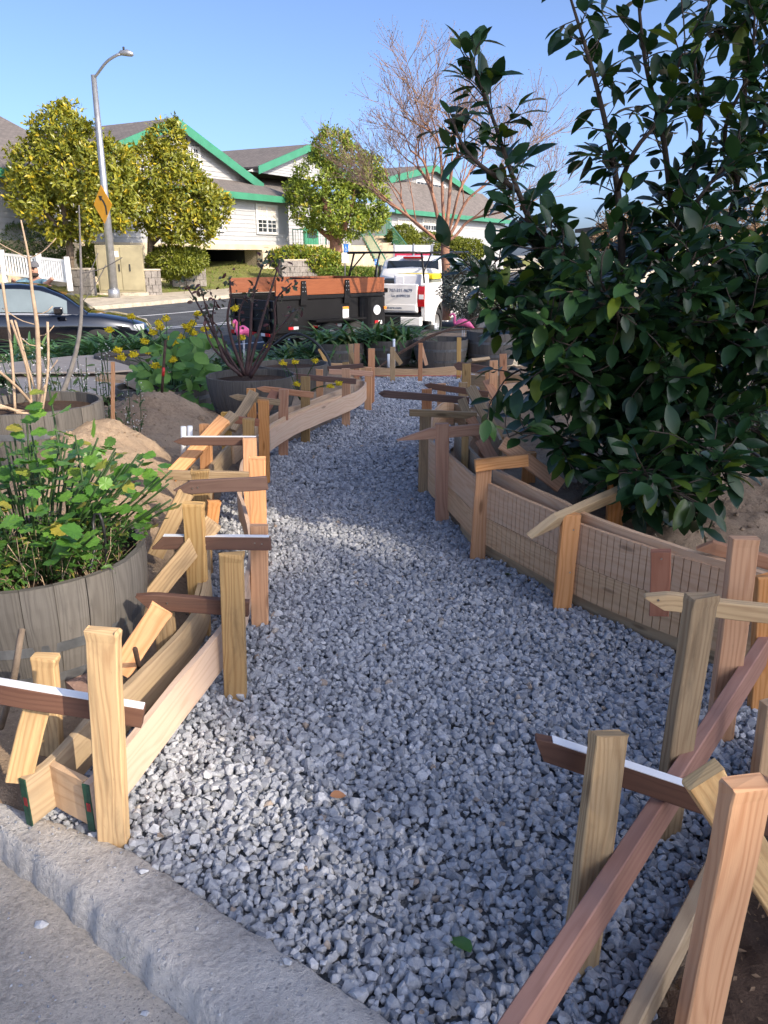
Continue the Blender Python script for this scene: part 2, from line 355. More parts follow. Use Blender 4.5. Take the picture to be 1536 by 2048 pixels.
M['petal_yellow'] = leafmat('yellow_petal', (0.70, 0.52, 0.01), (0.85, 0.70, 0.03), None, 0.1, 0.6, 0.3)
M['petal_white'] = leafmat('white_petal', (0.6, 0.6, 0.62), (0.8, 0.8, 0.8), None, 0.1, 0.6, 0.3)
M['dry_leaf'] = plain('dry_leaf', (0.36, 0.17, 0.08), 0.8)
M['litter'] = leafmat('dead_twig_foliage', (0.16, 0.10, 0.06), (0.30, 0.2, 0.12), None, 0.1, 0.8, 0.2)

# ------------------------------------------------------------------ timber
def plank(name, p0, p1, w, t, wdir, mat, parent, tip=None, batter=0.0, ch=0.003, seg=5, warp=0.0015):
    p0, p1, wdir = V(p0), V(p1), V(wdir); ax = p1 - p0; L = ax.length; ax.normalize()
    x = (wdir - ax * wdir.dot(ax)).normalized(); y = ax.cross(x)
    hw, ht = w / 2, t / 2
    sec = [(-hw+ch,-ht),(hw-ch,-ht),(hw,-ht+ch),(hw,ht-ch),(hw-ch,ht),(-hw+ch,ht),(-hw,ht-ch),(-hw,-ht+ch)]
    per = [0.0]
    for a, b in zip(sec, sec[1:] + sec[:1]): per.append(per[-1] + math.hypot(b[0]-a[0], b[1]-a[1]))
    st = [(s * L / seg, 1.0, 1.0, 0) for s in range(seg + 1)]
    if tip:                                        # sharpened end: (length, skew)
        tl, sk = tip; st = [s for s in st if s[0] < L - tl - 0.01] + [(L - tl, 1, 1, 0), (L - tl * 0.06, 0.12, 0.95, sk * hw), (L, 0.05, 0.8, sk * hw)]
    elif batter: st = st[:-1] + [(L - 0.03, 1.0, 1.0, 0), (L - 0.008, 1 + batter, 1 + batter * 2, 0), (L, 1 + batter * .6, 1 + batter, 0)]
    rs = random.Random(int(abs(p0.x * 9173 + p0.y * 3571 + L * 7919) * 1000))
    vs, uvs, fs = [], [], []
    for k, (s, a, b, o) in enumerate(st):
        jx, jy = rs.uniform(-warp, warp), rs.uniform(-warp, warp)
        end = batter and not tip and k >= len(st) - 2
        for (i, j) in sec:
            e = V((0, 0, 0))
            if end: e = ax * rs.uniform(-0.008, 0.005) + x * rs.uniform(-.002, .002)
            elif k in (0, len(st) - 1): e = ax * (rs.uniform(-0.0015, 0.0015) + i * rs.choice((0, 0.06)))
            vs.append(p0 + ax * s + x * (i * a + o + jx) + y * (j * b + jy) + e)
    for k in range(len(st) - 1):
        for j in range(8):
            fs.append((k*8+j, k*8+(j+1)%8, (k+1)*8+(j+1)%8, (k+1)*8+j))
            uvs += [(st[k][0], per[j]), (st[k][0], per[j+1]), (st[k+1][0], per[j+1]), (st[k+1][0], per[j])]
    for ring, rev in ((0, True), (len(st) - 1, False)):
        ids = list(range(ring * 8, ring * 8 + 8)); ids = ids[::-1] if rev else ids
        fs.append(tuple(ids)); uvs += [(sec[i % 8][0] * 0.6, sec[i % 8][1] * 1.5) for i in ids]
    return put(name, mesh(name, vs, fs, uvs, mats=[mat]), parent)
def stake(base, top, w, mat, parent, thick=0.036, sink=0.10, yaw=0.0, batter=0.0, z0=0.0, name='stake', dy=0.0):
    """a stake seen with its foot at photo point `base` on the ground and its head at photo point `top`"""
    b = G(base[0], base[1], z0); t = D(top[0], top[1], b.y + dy); ax = (t - b).normalized()
    return plank(name, b - ax * sink, t, w, thick, V((math.cos(yaw), math.sin(yaw), 0)), mat, parent, batter=batter)
def bar2(name, a, b, w, t, mat, parent, tip=None, wdir=(0, 0, 1), batter=0.0):
    """board between photo points a=(px,py,distance) and b, given along its middle line; a is the sharpened end"""
    return plank(name, D(*b), D(*a), w, t, wdir, mat, parent, tip=tip, batter=batter)
def screw(p, nrm, parent, r=0.004):
    mb = MB(); q = V(nrm).to_track_quat('Z', 'Y').to_matrix().to_4x4(); m = Matrix.Translation(p) @ q
    vs = [m @ V((r * k * math.cos(a), r * k * math.sin(a), h)) for k, h in ((1, 0), (0.9, 0.0015)) for a in [i * math.pi / 4 for i in range(8)]]
    mb.add(vs, [(i, (i+1) % 8, 8 + (i+1) % 8, 8 + i) for i in range(8)] + [tuple(range(8, 16))])
    return mb.build('screw', M['screw'], parent)
def bent_board(name, pts, h, t, mat, parent, kerf=0.0, side=1, step=0.03, z_off=0.0, seed=1):
    """a board bent along a line of its top edge; kerf = spacing of saw cuts on the face towards `side`"""
    line = catmull(pts, step); rs = random.Random(seed)
    S = [0.0]
    for a, b in zip(line, line[1:]): S.append(S[-1] + (b - a).length)
    st = [(s, 0.0) for s in S]
    base = set(S)
    if kerf:
        s = kerf * .5; st = [q for q in st]
        while s < S[-1] - 0.01:
            hw = 0.0016; st += [(s - hw - 3e-4, 0), (s - hw, 0.011), (s + hw, 0.011), (s + hw + 3e-4, 0)]; s += kerf * rs.uniform(0.85, 1.15)
        st.sort()
        st = [q for q in st if q[0] not in base or not any(abs(q[0] - r[0]) < 0.0026 and r[1] > 0 for r in st)]
    xs, ys, zs = ([p[i] for p in line] for i in range(3))
    vs, fs, uvs = [], [], []
    for s, d in st:
        p = V((interp(s, S, xs), interp(s, S, ys), interp(s, S, zs) + z_off)); e = 0.02
        q1 = V((interp(s + e, S, xs), interp(s + e, S, ys), 0)); q0 = V((interp(s - e, S, xs), interp(s - e, S, ys), 0))
        tn = (q1 - q0).normalized(); nn = V((tn.y, -tn.x, 0)) * side
        wv = 0.0012 * noise.noise(V((s * 6, seed, 0)))
        for o, z in ((t/2 - d, 0), (-t/2, 0), (-t/2, -h), (t/2 - d, -h)): vs.append(p + nn * (o + wv) + V((0, 0, z + 0.0025 * noise.noise(V((s * 3, z * 20, seed))))))
    pv = [0, t, t + h, 2*t + h, 2*t + 2*h]
    for k in range(len(st) - 1):
        for j in range(4):
            fs.append((k*4+j, k*4+(j+1)%4, (k+1)*4+(j+1)%4, (k+1)*4+j))
            uvs += [(st[k][0], pv[j]), (st[k][0], pv[j+1]), (st[k+1][0], pv[j+1]), (st[k+1][0], pv[j])]
    n = len(st)
    for ids in ((3, 2, 1, 0), tuple((n-1)*4 + i for i in range(4))):
        fs.append(ids); uvs += [(0, 0), (0, .02), (.03, .02), (.03, 0)]
    bm = bmesh.new(); me = mesh(name, vs, fs, uvs, mats=[mat]); bm.from_mesh(me); bmesh.ops.recalc_face_normals(bm, faces=bm.faces[:]); bm.to_mesh(me); bm.free()
    return put(name, me, parent)

# ------------------------------------------------------------------ leaves
def leaf_template(ss, ws, fold=0.12, droop=0.18, cup=0.0):
    vs, fs = [], []
    for s, w in zip(ss, ws):
        z = -droop * s * s
        vs += [(s, -w / 2, z + fold * w), (s, 0, z), (s, w / 2, z + fold * w)]
    for i in range(len(ss) - 1):
        a = i * 3; fs += [(a, a+3, a+4, a+1), (a+1, a+4, a+5, a+2)]
    return np.array(vs, np.float32), np.array(fs, np.int32)
T_LEAF = leaf_template([0, .12, .35, .62, .85, 1], [.03, .26, .46, .44, .24, .0])
T_OVAL = leaf_template([0, .15, .4, .7, .92, 1], [.04, .35, .62, .58, .28, .0], 0.1, 0.25)
T_SMALL = leaf_template([0, .5, 1], [.06, .5, .0], 0.15, 0.15)
T_STRAP = leaf_template([0, .15, .32, .5, .68, .85, 1], [.05, .06, .07, .07, .06, .045, .0], 0.18, 0.0)
def frames(d, n):
    d = d / np.linalg.norm(d, axis=1, keepdims=True); s = np.cross(n, d); l = np.linalg.norm(s, axis=1, keepdims=True)
    bad = l[:, 0] < 1e-3; s[bad] = (1, 0, 0); l[bad] = 1; s = s / l; return d, s, np.cross(d, s)
def leaf_batch(P, Dr, Nn, L, W, tmpl, tone, arch=None):
    P, Dr, Nn = (np.asarray(a, np.float32) for a in (P, Dr, Nn)); L, W = np.asarray(L, np.float32), np.asarray(W, np.float32)
    d, s, n = frames(Dr, Nn); tv, tf = tmpl; k = len(tv)
    x = tv[None, :, 0] * L[:, None]; y = tv[None, :, 1] * W[:, None]; z = tv[None, :, 2] * L[:, None]
    if arch is not None: z = z - arch[:, None] * L[:, None] * tv[None, :, 0] ** 2; x = x * (1 - 0.35 * arch[:, None] * tv[None, :, 0])
    vs = P[:, None, :] + x[..., None] * d[:, None, :] + y[..., None] * s[:, None, :] + z[..., None] * n[:, None, :]
    fs = tf[None] + (np.arange(len(P)) * k)[:, None, None]
    return vs.reshape(-1, 3), fs.reshape(-1, tf.shape[1]), np.repeat(np.asarray(tone), len(tf))
def rand_dirs(n):
    a = RS.normal(size=(n, 3)); return a / np.linalg.norm(a, axis=1, keepdims=True)
# ================================================================== THE SETTING
OUT_L = [(44,1559,.18),(102,1515,.185),(182,1431,.20),(241,1380,.215),(313,1311,.23),(365,1256,.245),(401,1202,.255),(416,1140,.265),(423,1086,.275),(421,1010,.285),(426,938,.295),(442,912,.30),(465,886,.30),(486,870,.30),(512,852,.30),(538,834,.305),(577,815,.31),(603,808,.31),(650,790,.31),(700,771,.31)]
IN_L = [(171,1570,.18),(248,1490,.195),(350,1365,.22),(447,1249,.245),(487,1180,.255),(497,1134,.262),(501,1107,.268),(500,1065,.275),(487,1009,.285),(477,980,.29),(481,943,.295),(487,920,.30),(512,886,.30),(538,862,.30),(558,849,.30),(603,826,.305),(684,795,.31),(716,781,.31),(731,768,.31),(726,761,.31),(708,762,.31)]
IN_R = [(908,803,.42),(890,804,.42),(877,812,.42),(866,830,.42),(861,858,.42),(863,882,.42),(895,906,.42),(923,929,.42),(952,953,.42),(983,968,.42),(1040,993,.42),(1103,1020,.42),(1157,1045,.42),(1300,1094,.42),(1453,1139,.42),(1540,1165,.42),(1700,1212,.42)]
OUT_R = [(912,846,.45),(921,872,.45),(940,897,.45),(973,928,.45),(1000,942,.45),(1065,975,.45),(1129,1003,.45),(1160,1022,.45),(1260,1060,.45),(1365,1095,.45),(1450,1121,.45),(1560,1154,.45),(1700,1192,.45)]
W_OUT_L, W_IN_L, W_IN_R, W_OUT_R = ([G(*p) for p in L] for L in (OUT_L, IN_L, IN_R, OUT_R))
KERB_E = [G(-60, 1580, .02), G(60, 1622, .02), G(250, 1690, .02), G(480, 1842, .02), G(800, 2050, .02), G(1150, 2290, .02)]
NR_E = [G(1640, 1440, 0), G(1450, 1700, 0), G(1400, 1790, 0), G(1330, 1925, 0), G(1270, 2048, 0), G(1150, 2300, 0)]   # outer side of the near right form
def xat(line, y):                          # x of a line at distance y
    q = sorted((p.y, p.x) for p in line); return np.interp(y, [a for a, b in q], [b for a, b in q])
XL_PTS = W_OUT_L + [V((-0.25, 8.5, 0)), V((-0.25, 10.6, 0))]
XR_PTS = [p for p in W_IN_R[2:14]] + [V((0.62, 6.6, 0)), V((0.75, 7.6, 0)), V((1.1, 9.0, 0)), V((1.2, 10.6, 0))]
KX = W_IN_R[13]
def inside(x, y):
    xl = xat(XL_PTS, y) - 0.04; xr = xat(XR_PTS, y) + 0.03
    xr = np.where(y < KX.y, np.minimum(xat(W_IN_R[12:], y) + 0.03, 3.0), xr)
    kx = [p.x for p in KERB_E]; ky = [p.y for p in KERB_E]
    k = y > np.interp(x, kx, ky) + 0.004
    nr = (x < xat(NR_E, y) + 0.02)
    return (x > np.where(y < W_OUT_L[0].y, -9, xl)) & (x < xr) & k & nr & (y < 10.45)
def fbm(x, y, sc, oc=4, seed=0.0):
    s = 0.0; a = 1.0
    for i in range(oc):
        s += a * noise.noise(V((x * sc, y * sc, seed + i * 7.3))); sc *= 2.1; a *= 0.5
    return s
def soil_z(x, y, fine=True):
    xl = float(xat(XL_PTS, y)); xr = float(xat(XR_PTS, y)) if y > KX.y else float(min(xat(W_IN_R[12:], y), 3.2))
    g = lambda cx, cy, sx, sy, a, rz=0.0: a * math.exp(-(((x-cx)*math.cos(rz)+(y-cy)*math.sin(rz))/sx)**2 - (((y-cy)*math.cos(rz)-(x-cx)*math.sin(rz))/sy)**2)
    z = -0.05; k = 1.0
    if x < xl - 0.02 and y > 1.7:
        d = min(1, max(0, (xl - 0.05 - x) / 0.22)); d = d * d * (3 - 2 * d)
        m = g(-1.75, 4.55, .55, .95, .46, .25) + g(-1.95, 6.5, .55, .62, .36) + g(-2.9, 5.2, .8, 1.2, .25) + g(-1.35, 3.55, .32, .5, .10)
        z = -0.03 + d * (0.07 + m); k = 1 + m * 3
    elif x > xr + 0.10 and y > 1.9 and not (y < KX.y and x < xr):
        d = min(1, max(0, (x - xr - 0.14) / 0.25)); d = d * d * (3 - 2 * d)
        m = g(1.55, 4.6, .9, .9, .20) + g(1.25, 5.85, .5, .45, .36) + 0.17 + 0.05 * min(1, max(0, (x - 2) / 2))
        m *= 1 - min(1, max(0, (y - 7) / 2.0)) * 0.8
        z = -0.03 + d * m; k = 1 + m * 2
    elif x > float(xat(NR_E, y)) + 0.02: z = -0.015
    if y > 10.4: z = lerp(-0.03, -0.30, min(1, (y - 10.4) / 3.0))
    if y < float(np.interp(x, [p.x for p in KERB_E], [p.y for p in KERB_E])) - 0.03: return -0.2
    if x < -4: z = lerp(z, -0.2, min(1, (-4 - x) / 1.5))
    if fine: z += k * (0.026 * fbm(x, y, 2.6, 5, 1.0) + 0.026 * abs(noise.noise(V((x * 11, y * 11, 2)))) + 0.020 * abs(noise.noise(V((x * 5, y * 5, 12)))) + 0.006 * noise.noise(V((x * 34, y * 34, 5))))
    return z
def heightfield(name, xs, ys, fn, mat):
    nx, ny = len(xs), len(ys); vs = np.array([(x, y, fn(x, y)) for y in ys for x in xs], np.float32)
    i, j = np.meshgrid(np.arange(nx - 1), np.arange(ny - 1)); a = (j * nx + i).ravel()
    o = put(name, np_mesh(name, vs, np.stack([a, a + 1, a + nx + 1, a + nx], 1), None, True, mat)); return tag(o, kind='structure')
garden = heightfield('garden_soil', np.concatenate([np.arange(-7, -3.2, .12), np.arange(-3.2, 3.6, .035), np.arange(3.6, 9.1, .15)]),
                     np.concatenate([np.arange(0.5, 7.4, .035), np.arange(7.4, 13.45, .09)]), soil_z, M['soil'])
NEAR = [V(p) for p in ((-40,9,0),(-16,12.0,0),(-9,13.1,0),(-5,13.7,0),(-2.2,14.2,0),(-0.3,15.3,0),(1.4,17.4,0),(2.6,20.0,0),(3.8,23.2,0),(8,33,0),(16,52,0),(40,110,0))]
FAR = [V(p) for p in ((-60,14,0),(-30,18,0),(-14,20.2,0),(-10,22.2,0),(-8.17,25.1,0),(-6.77,28.6,0),(-4.3,34.5,0),(0.2,46,0),(6,60,0),(26,115,0))]
NEAR_C, FAR_C = catmull(NEAR, 0.8), catmull(FAR, 0.8)
def resample(line, n):
    S = [0.0]
    for a, b in zip(line, line[1:]): S.append(S[-1] + (b - a).length)
    return [V((interp(s, S, [p.x for p in line]), interp(s, S, [p.y for p in line]), 0)) for s in np.linspace(0, S[-1], n)]
NN, FF = resample(NEAR_C, 120), resample(FAR_C, 120)
ZN, ZF = -0.45, -0.05
def strip(name, A, B, za, zb, mat, m=4, kind='structure'):
    vs = []; n = len(A)
    for a, b in zip(A, B):
        for k in range(m + 1): vs.append((lerp(a.x, b.x, k/m), lerp(a.y, b.y, k/m), lerp(za, zb, k/m)))
    fs = [(i*(m+1)+k, i*(m+1)+k+1, (i+1)*(m+1)+k+1, (i+1)*(m+1)+k) for i in range(n-1) for k in range(m)]
    bm = bmesh.new(); me = mesh(name, vs, fs, mats=[mat]); bm.from_mesh(me); bmesh.ops.recalc_face_normals(bm, faces=bm.faces[:])
    if sum(f.normal.z for f in bm.faces) < 0: bmesh.ops.reverse_faces(bm, faces=bm.faces[:])
    bm.to_mesh(me); bm.free(); o = put(name, me)
    return tag(o, kind=kind)
ground = put('ground', mesh('ground', [(-900,-900,-.8),(900,-900,-.8),(900,1500,-.8),(-900,1500,-.8)], [(0,1,2,3)], mats=[M['sidewalk']])); tag(ground, kind='structure')
strip('road', NN, FF, ZN, ZF, M['asphalt'], 6)
def offs(line, d):
    out = []
    for i, p in enumerate(line):
        t = (line[min(i+1, len(line)-1)] - line[max(i-1, 0)]).normalized(); out.append(p + V((t.y, -t.x, 0)) * d)
    return out
NO = offs(NN, 0.16); FO = offs(FF, -0.16)
def kerbstone(name, A, B, z0, z1, label=None):
    n = len(A); vs = []
    for a, b in zip(A, B): vs += [(a.x, a.y, z0), (a.x, a.y, z1 - .015), (lerp(a.x,b.x,.12), lerp(a.y,b.y,.12), z1), (b.x, b.y, z1), (b.x, b.y, z0)]
    fs = [(i*5+k, i*5+k+1, (i+1)*5+k+1, (i+1)*5+k) for i in range(n-1) for k in range(4)]
    return tag(put(name, mesh(name, vs, fs, mats=[M['sidewalk']])), kind='structure')
kerbstone('street_kerb', NN, NO, -.6, -.31); kerbstone('far_street_kerb', FF, FO, -.2, .07)
YD = [V((p.x + (0 if i < len(NO) - 1 else 60), -30, 0)) for i, p in enumerate(NO)]
YA = NO[:-1] + [V((100, 112, 0))]; YD[-1] = V((100, -30, 0))
yard = strip('yard', YA, YD, -.318, -.318, M['sidewalk'], 2)
# painted road lines
def road_pt(i, f, dz=0.006):
    a, b = NN[i], FF[i]; return V((lerp(a.x, b.x, f), lerp(a.y, b.y, f), lerp(ZN, ZF, f) + dz))
for k, (f, i0, i1, w) in enumerate(((0.24, 20, 60, .008), (0.52, 18, 66, .008), (0.545, 18, 66, .008), (0.80, 30, 52, .008))):
    vs = [];
    for i in range(i0, i1): vs += [road_pt(i, f), road_pt(i, f + w)]
    fs = [(2*j, 2*j+1, 2*j+3, 2*j+2) for j in range(i1 - i0 - 1) if k != 0 or j % 3 < 2]
    o = put('road_line', mesh('road_line', vs, [x[::-1] for x in fs], mats=[M['white_paint']])); tag(o, kind='structure')
# far bank: sidewalk, then ground rising to the buildings
U = V((0.49, 0.872, 0)); NB = V((0.872, -0.49, 0))
FS = offs(FF, -3.1); strip('sidewalk', FO, FS, .068, .10, M['sidewalk'], 2)
B1 = offs(FF, -5.0); B2 = offs(FF, -8.0); B3 = offs(FF, -60)
bank_mat = soil_mat('grassy_bank', (0.20, 0.21, 0.06), (0.13, 0.12, 0.05))
vs = []; n = len(FS)
for a, b, c, d in zip(FS, B1, B2, B3):
    r = min(1, max(0, (a.y - 36) / 8)); vs += [(a.x,a.y,.095),(b.x,b.y,.25 + .35*r),(c.x,c.y,.3 + .9*r),(d.x,d.y,.35 + .95*r)]
o = put('bank', mesh('bank', vs, [(i*4+k, (i+1)*4+k, (i+1)*4+k+1, i*4+k+1) for i in range(n-1) for k in range(3)], mats=[bank_mat])); tag(o, kind='structure')

# concrete kerb at the path's end and the dusty pavement below it
KS = [G(-60, 1620, .03), G(0, 1662, .03), G(110, 1748, .03), G(350, 1952, .03), G(455, 2050, .03), G(700, 2290, .03)]
def kerb_line(line, n): return resample(line, n)
kA = kerb_line([V((p.x, p.y, 0)) for p in KERB_E], 90); kB = kerb_line([V((p.x, p.y, 0)) for p in KS], 90)
vs = []
for i, (a, b) in enumerate(zip(kA, kB)):
    w = 0.012 * noise.noise(V((i * .35, 1, 0))) + 0.006 * noise.noise(V((i * 1.1, 5, 0)))
    dr = (a - b).normalized(); a = a + dr * w; b2 = b + dr * (0.012 * noise.noise(V((i * .3, 9, 0))) + 0.008 * noise.noise(V((i, 3, 0))))
    zt = 0.022 + 0.004 * noise.noise(V((i * .4, 2, 2)))
    row = [(a + dr * .01, -.1), (a, zt - .012), (a - dr * .012, zt)]
    for k in (0.25, .5, .75): row.append((lerp(a, b2, k), zt + 0.004 * noise.noise(V((i * .5, k * 6, 4)))))
    row += [(b2 + dr * .022, zt + .002), (b2 + dr * .006, zt - .012), (b2 - dr * .008, zt - .07), (b2 - dr * .02, -.125)]
    vs += [(p.x, p.y, z) for p, z in row]
m = 10
me = mesh('path_kerb', vs, [(i*m+k, i*m+k+1, (i+1)*m+k+1, (i+1)*m+k) for i in range(89) for k in range(m-1)], smooth=True, mats=[M['kerb']])
tag(put('path_kerb', me), kind='structure')
pv = [];
for i, b in enumerate(kB):
    dr = (kA[i] - b).normalized()
    for k, d in enumerate((-0.05, .04, .12, .25, .5, 1.0, 3.0)):
        q = b - dr * d; pv.append((q.x, q.y, -.070 - (0.012 if k == 0 else 0) + 0.006 * noise.noise(V((q.x * 4, q.y * 4, 0))) + (0.01 if k == 1 else 0)))
tag(put('pavement', mesh('pavement', pv, [(i*7+k, i*7+k+1, (i+1)*7+k+1, (i+1)*7+k) for i in range(89) for k in range(6)], smooth=True, mats=[M['pavement']])), kind='structure')

# gravel path: dark fines below, individual stones on top
cs = 0.06; gx, gy = np.meshgrid(np.arange(-1.6, 3.2, cs), np.arange(1.0, 10.6, cs)); ok = inside(gx + cs/2, gy + cs/2)
cells = list(zip(gx[ok], gy[ok])); vs = []; fs = []
for x, y in cells:
    i = len(vs); vs += [(x, y, -.014), (x+cs, y, -.014), (x+cs, y+cs, -.014), (x, y+cs, -.014)]; fs.append((i, i+1, i+2, i+3))
tag(put('gravel_bed', mesh('gravel_bed', vs, fs, mats=[M['gravel_base']])), kind='structure')
def stone_templates(n, seed):
    rs = random.Random(seed); out = []
    for k in range(n):
        bm = bmesh.new(); sx, sy, sz = rs.uniform(.9, 1.3), rs.uniform(.75, 1.05), rs.uniform(.6, .9)
        for i in range(16):
            d = V((rs.gauss(0, 1), rs.gauss(0, 1), rs.gauss(0, 1))).normalized() * rs.uniform(.88, 1.06); bm.verts.new((d.x * sx, d.y * sy, d.z * sz))
        r = bmesh.ops.convex_hull(bm, input=bm.verts[:]); bmesh.ops.delete(bm, geom=[v for v in bm.verts if not v.link_faces], context='VERTS')
        bm.verts.index_update(); out.append((np.array([v.co[:] for v in bm.verts], np.float32), np.array([[v.index for v in f.verts] for f in bm.faces], np.int32))); bm.free()
    return out
STONES = stone_templates(28, 3)
def stone_mesh(name, P, R, mat, tones):
    ti = RS.randint(0, len(STONES), len(P)); VV = []; FFs = []; TT = []; off = 0
    for t, (tv, tf) in enumerate(STONES):
        sel = np.where(ti == t)[0]
        if len(sel) == 0: continue
        q = RS.normal(size=(len(sel), 4)); q[:, 1:3] *= 0.45; q /= np.linalg.norm(q, axis=1, keepdims=True); w, x, y, z = q.T
        Rm = np.stack([1-2*(y*y+z*z), 2*(x*y-z*w), 2*(x*z+y*w), 2*(x*y+z*w), 1-2*(x*x+z*z), 2*(y*z-x*w), 2*(x*z-y*w), 2*(y*z+x*w), 1-2*(x*x+y*y)], 1).reshape(-1, 3, 3)
        vs = np.einsum('nij,kj->nki', Rm, tv) * R[sel][:, None, None] + P[sel][:, None, :]
        VV.append(vs.reshape(-1, 3)); FFs.append((tf[None] + (np.arange(len(sel)) * len(tv))[:, None, None] + off).reshape(-1, 3)); TT.append(np.repeat(tones[sel], len(tf))); off += len(sel) * len(tv)
    return np_mesh(name, np.concatenate(VV), np.concatenate(FFs), np.concatenate(TT), False, mat)
def gravel_points(sp, y0, y1):
    x, y = np.meshgrid(np.arange(-1.7, 3.2, sp), np.arange(y0, y1, sp * .92)); x = x + (np.arange(x.shape[0]) % 2)[:, None] * sp / 2
    x = (x + RS.uniform(-.5, .5, x.shape) * sp).ravel(); y = (y + RS.uniform(-.5, .5, y.shape) * sp).ravel(); k = inside(x, y); return x[k], y[k]
XS, YS, RR = [], [], []
ZL = []
for sp, y0, y1, r, zl in ((.0205, 1.0, 5.2, .0138, 0), (.025, 5.2, 10.5, .0165, 0), (.024, 1.0, 5.2, .0150, -.013)):
    x, y = gravel_points(sp, y0, y1); ZL.append(np.full(len(x), zl)); XS.append(x); YS.append(y); RR.append(np.clip(r * np.exp(RS.normal(0, .27, len(x))), .008, .030))
gxs, gys, grs = np.concatenate(XS), np.concatenate(YS), np.concatenate(RR)
gz = np.array([0.014 * fbm(a, b, 1.6, 3, 8.0) for a, b in zip(gxs, gys)]) + RS.uniform(-.007, .009, len(gxs)) + np.concatenate(ZL)
tones = np.clip(RS.beta(2.2, 2.4, len(gxs)) * .93, 0, 1); sp_ = RS.rand(len(gxs)) < .012; tones[sp_] = RS.uniform(.95, 1.0, sp_.sum())
gr = put('gravel', stone_mesh('gravel', np.stack([gxs, gys, gz], 1), grs, M['gravel'], tones))
tag(gr, 'blue grey crushed stone spread over the curving garden path', 'gravel', kind='stuff')
# a few stones that strayed onto the kerb and pavement
for k, (px, py, r, lab) in enumerate(((85, 1852, .019, 'pale grey stone lying alone on the dusty pavement'), (287, 1744, .011, 'small grey stone on the concrete kerb near the left form'), (575, 1925, .013, 'bluish stone chip on the concrete kerb beside the gravel edge'), (290, 2030, .010, 'dark little stone on the pavement at the bottom edge of the photo'))):
    z = 0.03 if k in (1, 2) else -.066
    p = G(px, py, z); tv, tf = STONES[k]; o = put('loose_stone', np_mesh('loose_stone', tv * r, tf, np.full(len(tf), .75), False, M['gravel']), None, None, Matrix.Translation(p + V((0, 0, r * .3))))
    tag(o, lab, 'stone')
px_ = [];
for k in range(260):
    t = rnd(0.1, .95); i = int(t * 89); a, b = kA[i], kB[i]; f = rnd(-.15, 2.2); q = lerp(a, b, f)
    px_.append((q.x, q.y, (.026 if f < 1 else -.066)))
P = np.array(px_); tag(put('grit', stone_mesh('grit', P, RS.uniform(.0015, .0045, len(P)), M['gravel'], RS.uniform(.1, .6, len(P)))), 'fine grit scattered over the concrete kerb and pavement', 'grit', kind='stuff')
# clods of soil
cl = []; cr = []
for k in range(3600):
    x, y = (rnd(-3.0, -0.9), rnd(2.9, 7.6)) if k < 2400 else (rnd(1.0, 3.2), rnd(2.9, 5.2))
    if bool(inside(np.array([x]), np.array([y]))[0]): continue
    r = 0.005 * math.exp(random.gauss(0.2, .55)); cl.append((x, y, soil_z(x, y) + r * .2)); cr.append(min(r, .035))
clod_mat = soil_mat('soil_clods', (0.40, 0.30, 0.205), (0.24, 0.17, 0.115))
tag(put('soil_clods', stone_mesh('soil_clods', np.array(cl), np.array(cr), clod_mat, RS.rand(len(cl)))), 'loose clods of brown soil on the dug mounds', 'soil', kind='stuff')

# dark mulch in the near right corner
gx_, gy_ = np.meshgrid(np.arange(0.5, 3.0, .03), np.arange(0.7, 2.15, .03)); vs = []; fs = []
for x, y in zip(gx_.ravel(), gy_.ravel()):
    if x > float(xat(NR_E, y)) + 0.03 and x > float(xat(NR_E, y + .03)) + 0.03 and y > float(np.interp(x, [p.x for p in KERB_E], [p.y for p in KERB_E])) + .05:
        i = len(vs); vs += [(a, b, soil_z(a, b) + .008) for a, b in ((x, y), (x + .03, y), (x + .03, y + .03), (x, y + .03))]; fs.append((i, i+1, i+2, i+3))
tag(put('mulch', mesh('mulch', vs, fs, smooth=True, mats=[M['potting']])), kind='structure')
lp_ = [(rnd(.75, 2.2), rnd(.85, 1.9)) for k in range(900)]; lp_ = np.array([(x, y, soil_z(x, y) + .014) for x, y in lp_ if x > float(xat(NR_E, y)) + .05])
v, f, t = leaf_batch(lp_, rand_dirs(len(lp_)) * [1, 1, .3], rand_dirs(len(lp_)) * .4 + [0, 0, 1], RS.uniform(.008, .035, len(lp_)), RS.uniform(.008, .03, len(lp_)), T_SMALL, RS.rand(len(lp_)))
tag(put('leaf_litter', np_mesh('leaf_litter', v, f, t, False, M['litter'])), 'dead leaf litter over dark mulch in the near right corner', 'litter', kind='stuff')

# ================================================================== FORMWORK
YX = V((1, 0, 0))
lf = thing('curb_formwork', 'left timber formwork, two bent boards with stakes between barrel tubs and gravel', 'formwork', G(100, 1600, 0))
def split_line(W, a, b): return W[a:b]
zup = lambda L, d: [p + V((0, 0, d)) for p in L]
ob = bent_board('form_board', W_OUT_L[:8], .150, .021, M['grey_board'], lf, seed=1)
bent_board('form_board', [p + V((-.022, .0, -.004)) for p in W_OUT_L[6:13]], .150, .019, M['grey_board'], lf, seed=2)
bent_board('form_board', W_OUT_L[12:], .150, .019, M['pale'], lf, seed=3)
bent_board('form_board', W_IN_L[:5], .150, .021, M['pale_pink'], lf, seed=4)
bent_board('form_board', W_IN_L[4:14], .150, .018, M['pale_pink'], lf, seed=5)
bent_board('form_board', W_IN_L[13:], .150, .018, M['pale_pink'], lf, seed=6)
bent_board('form_board', [p + V((-.012, .012, .03)) for p in W_IN_L[12:17]], .06, .018, M['pale'], lf, seed=7)
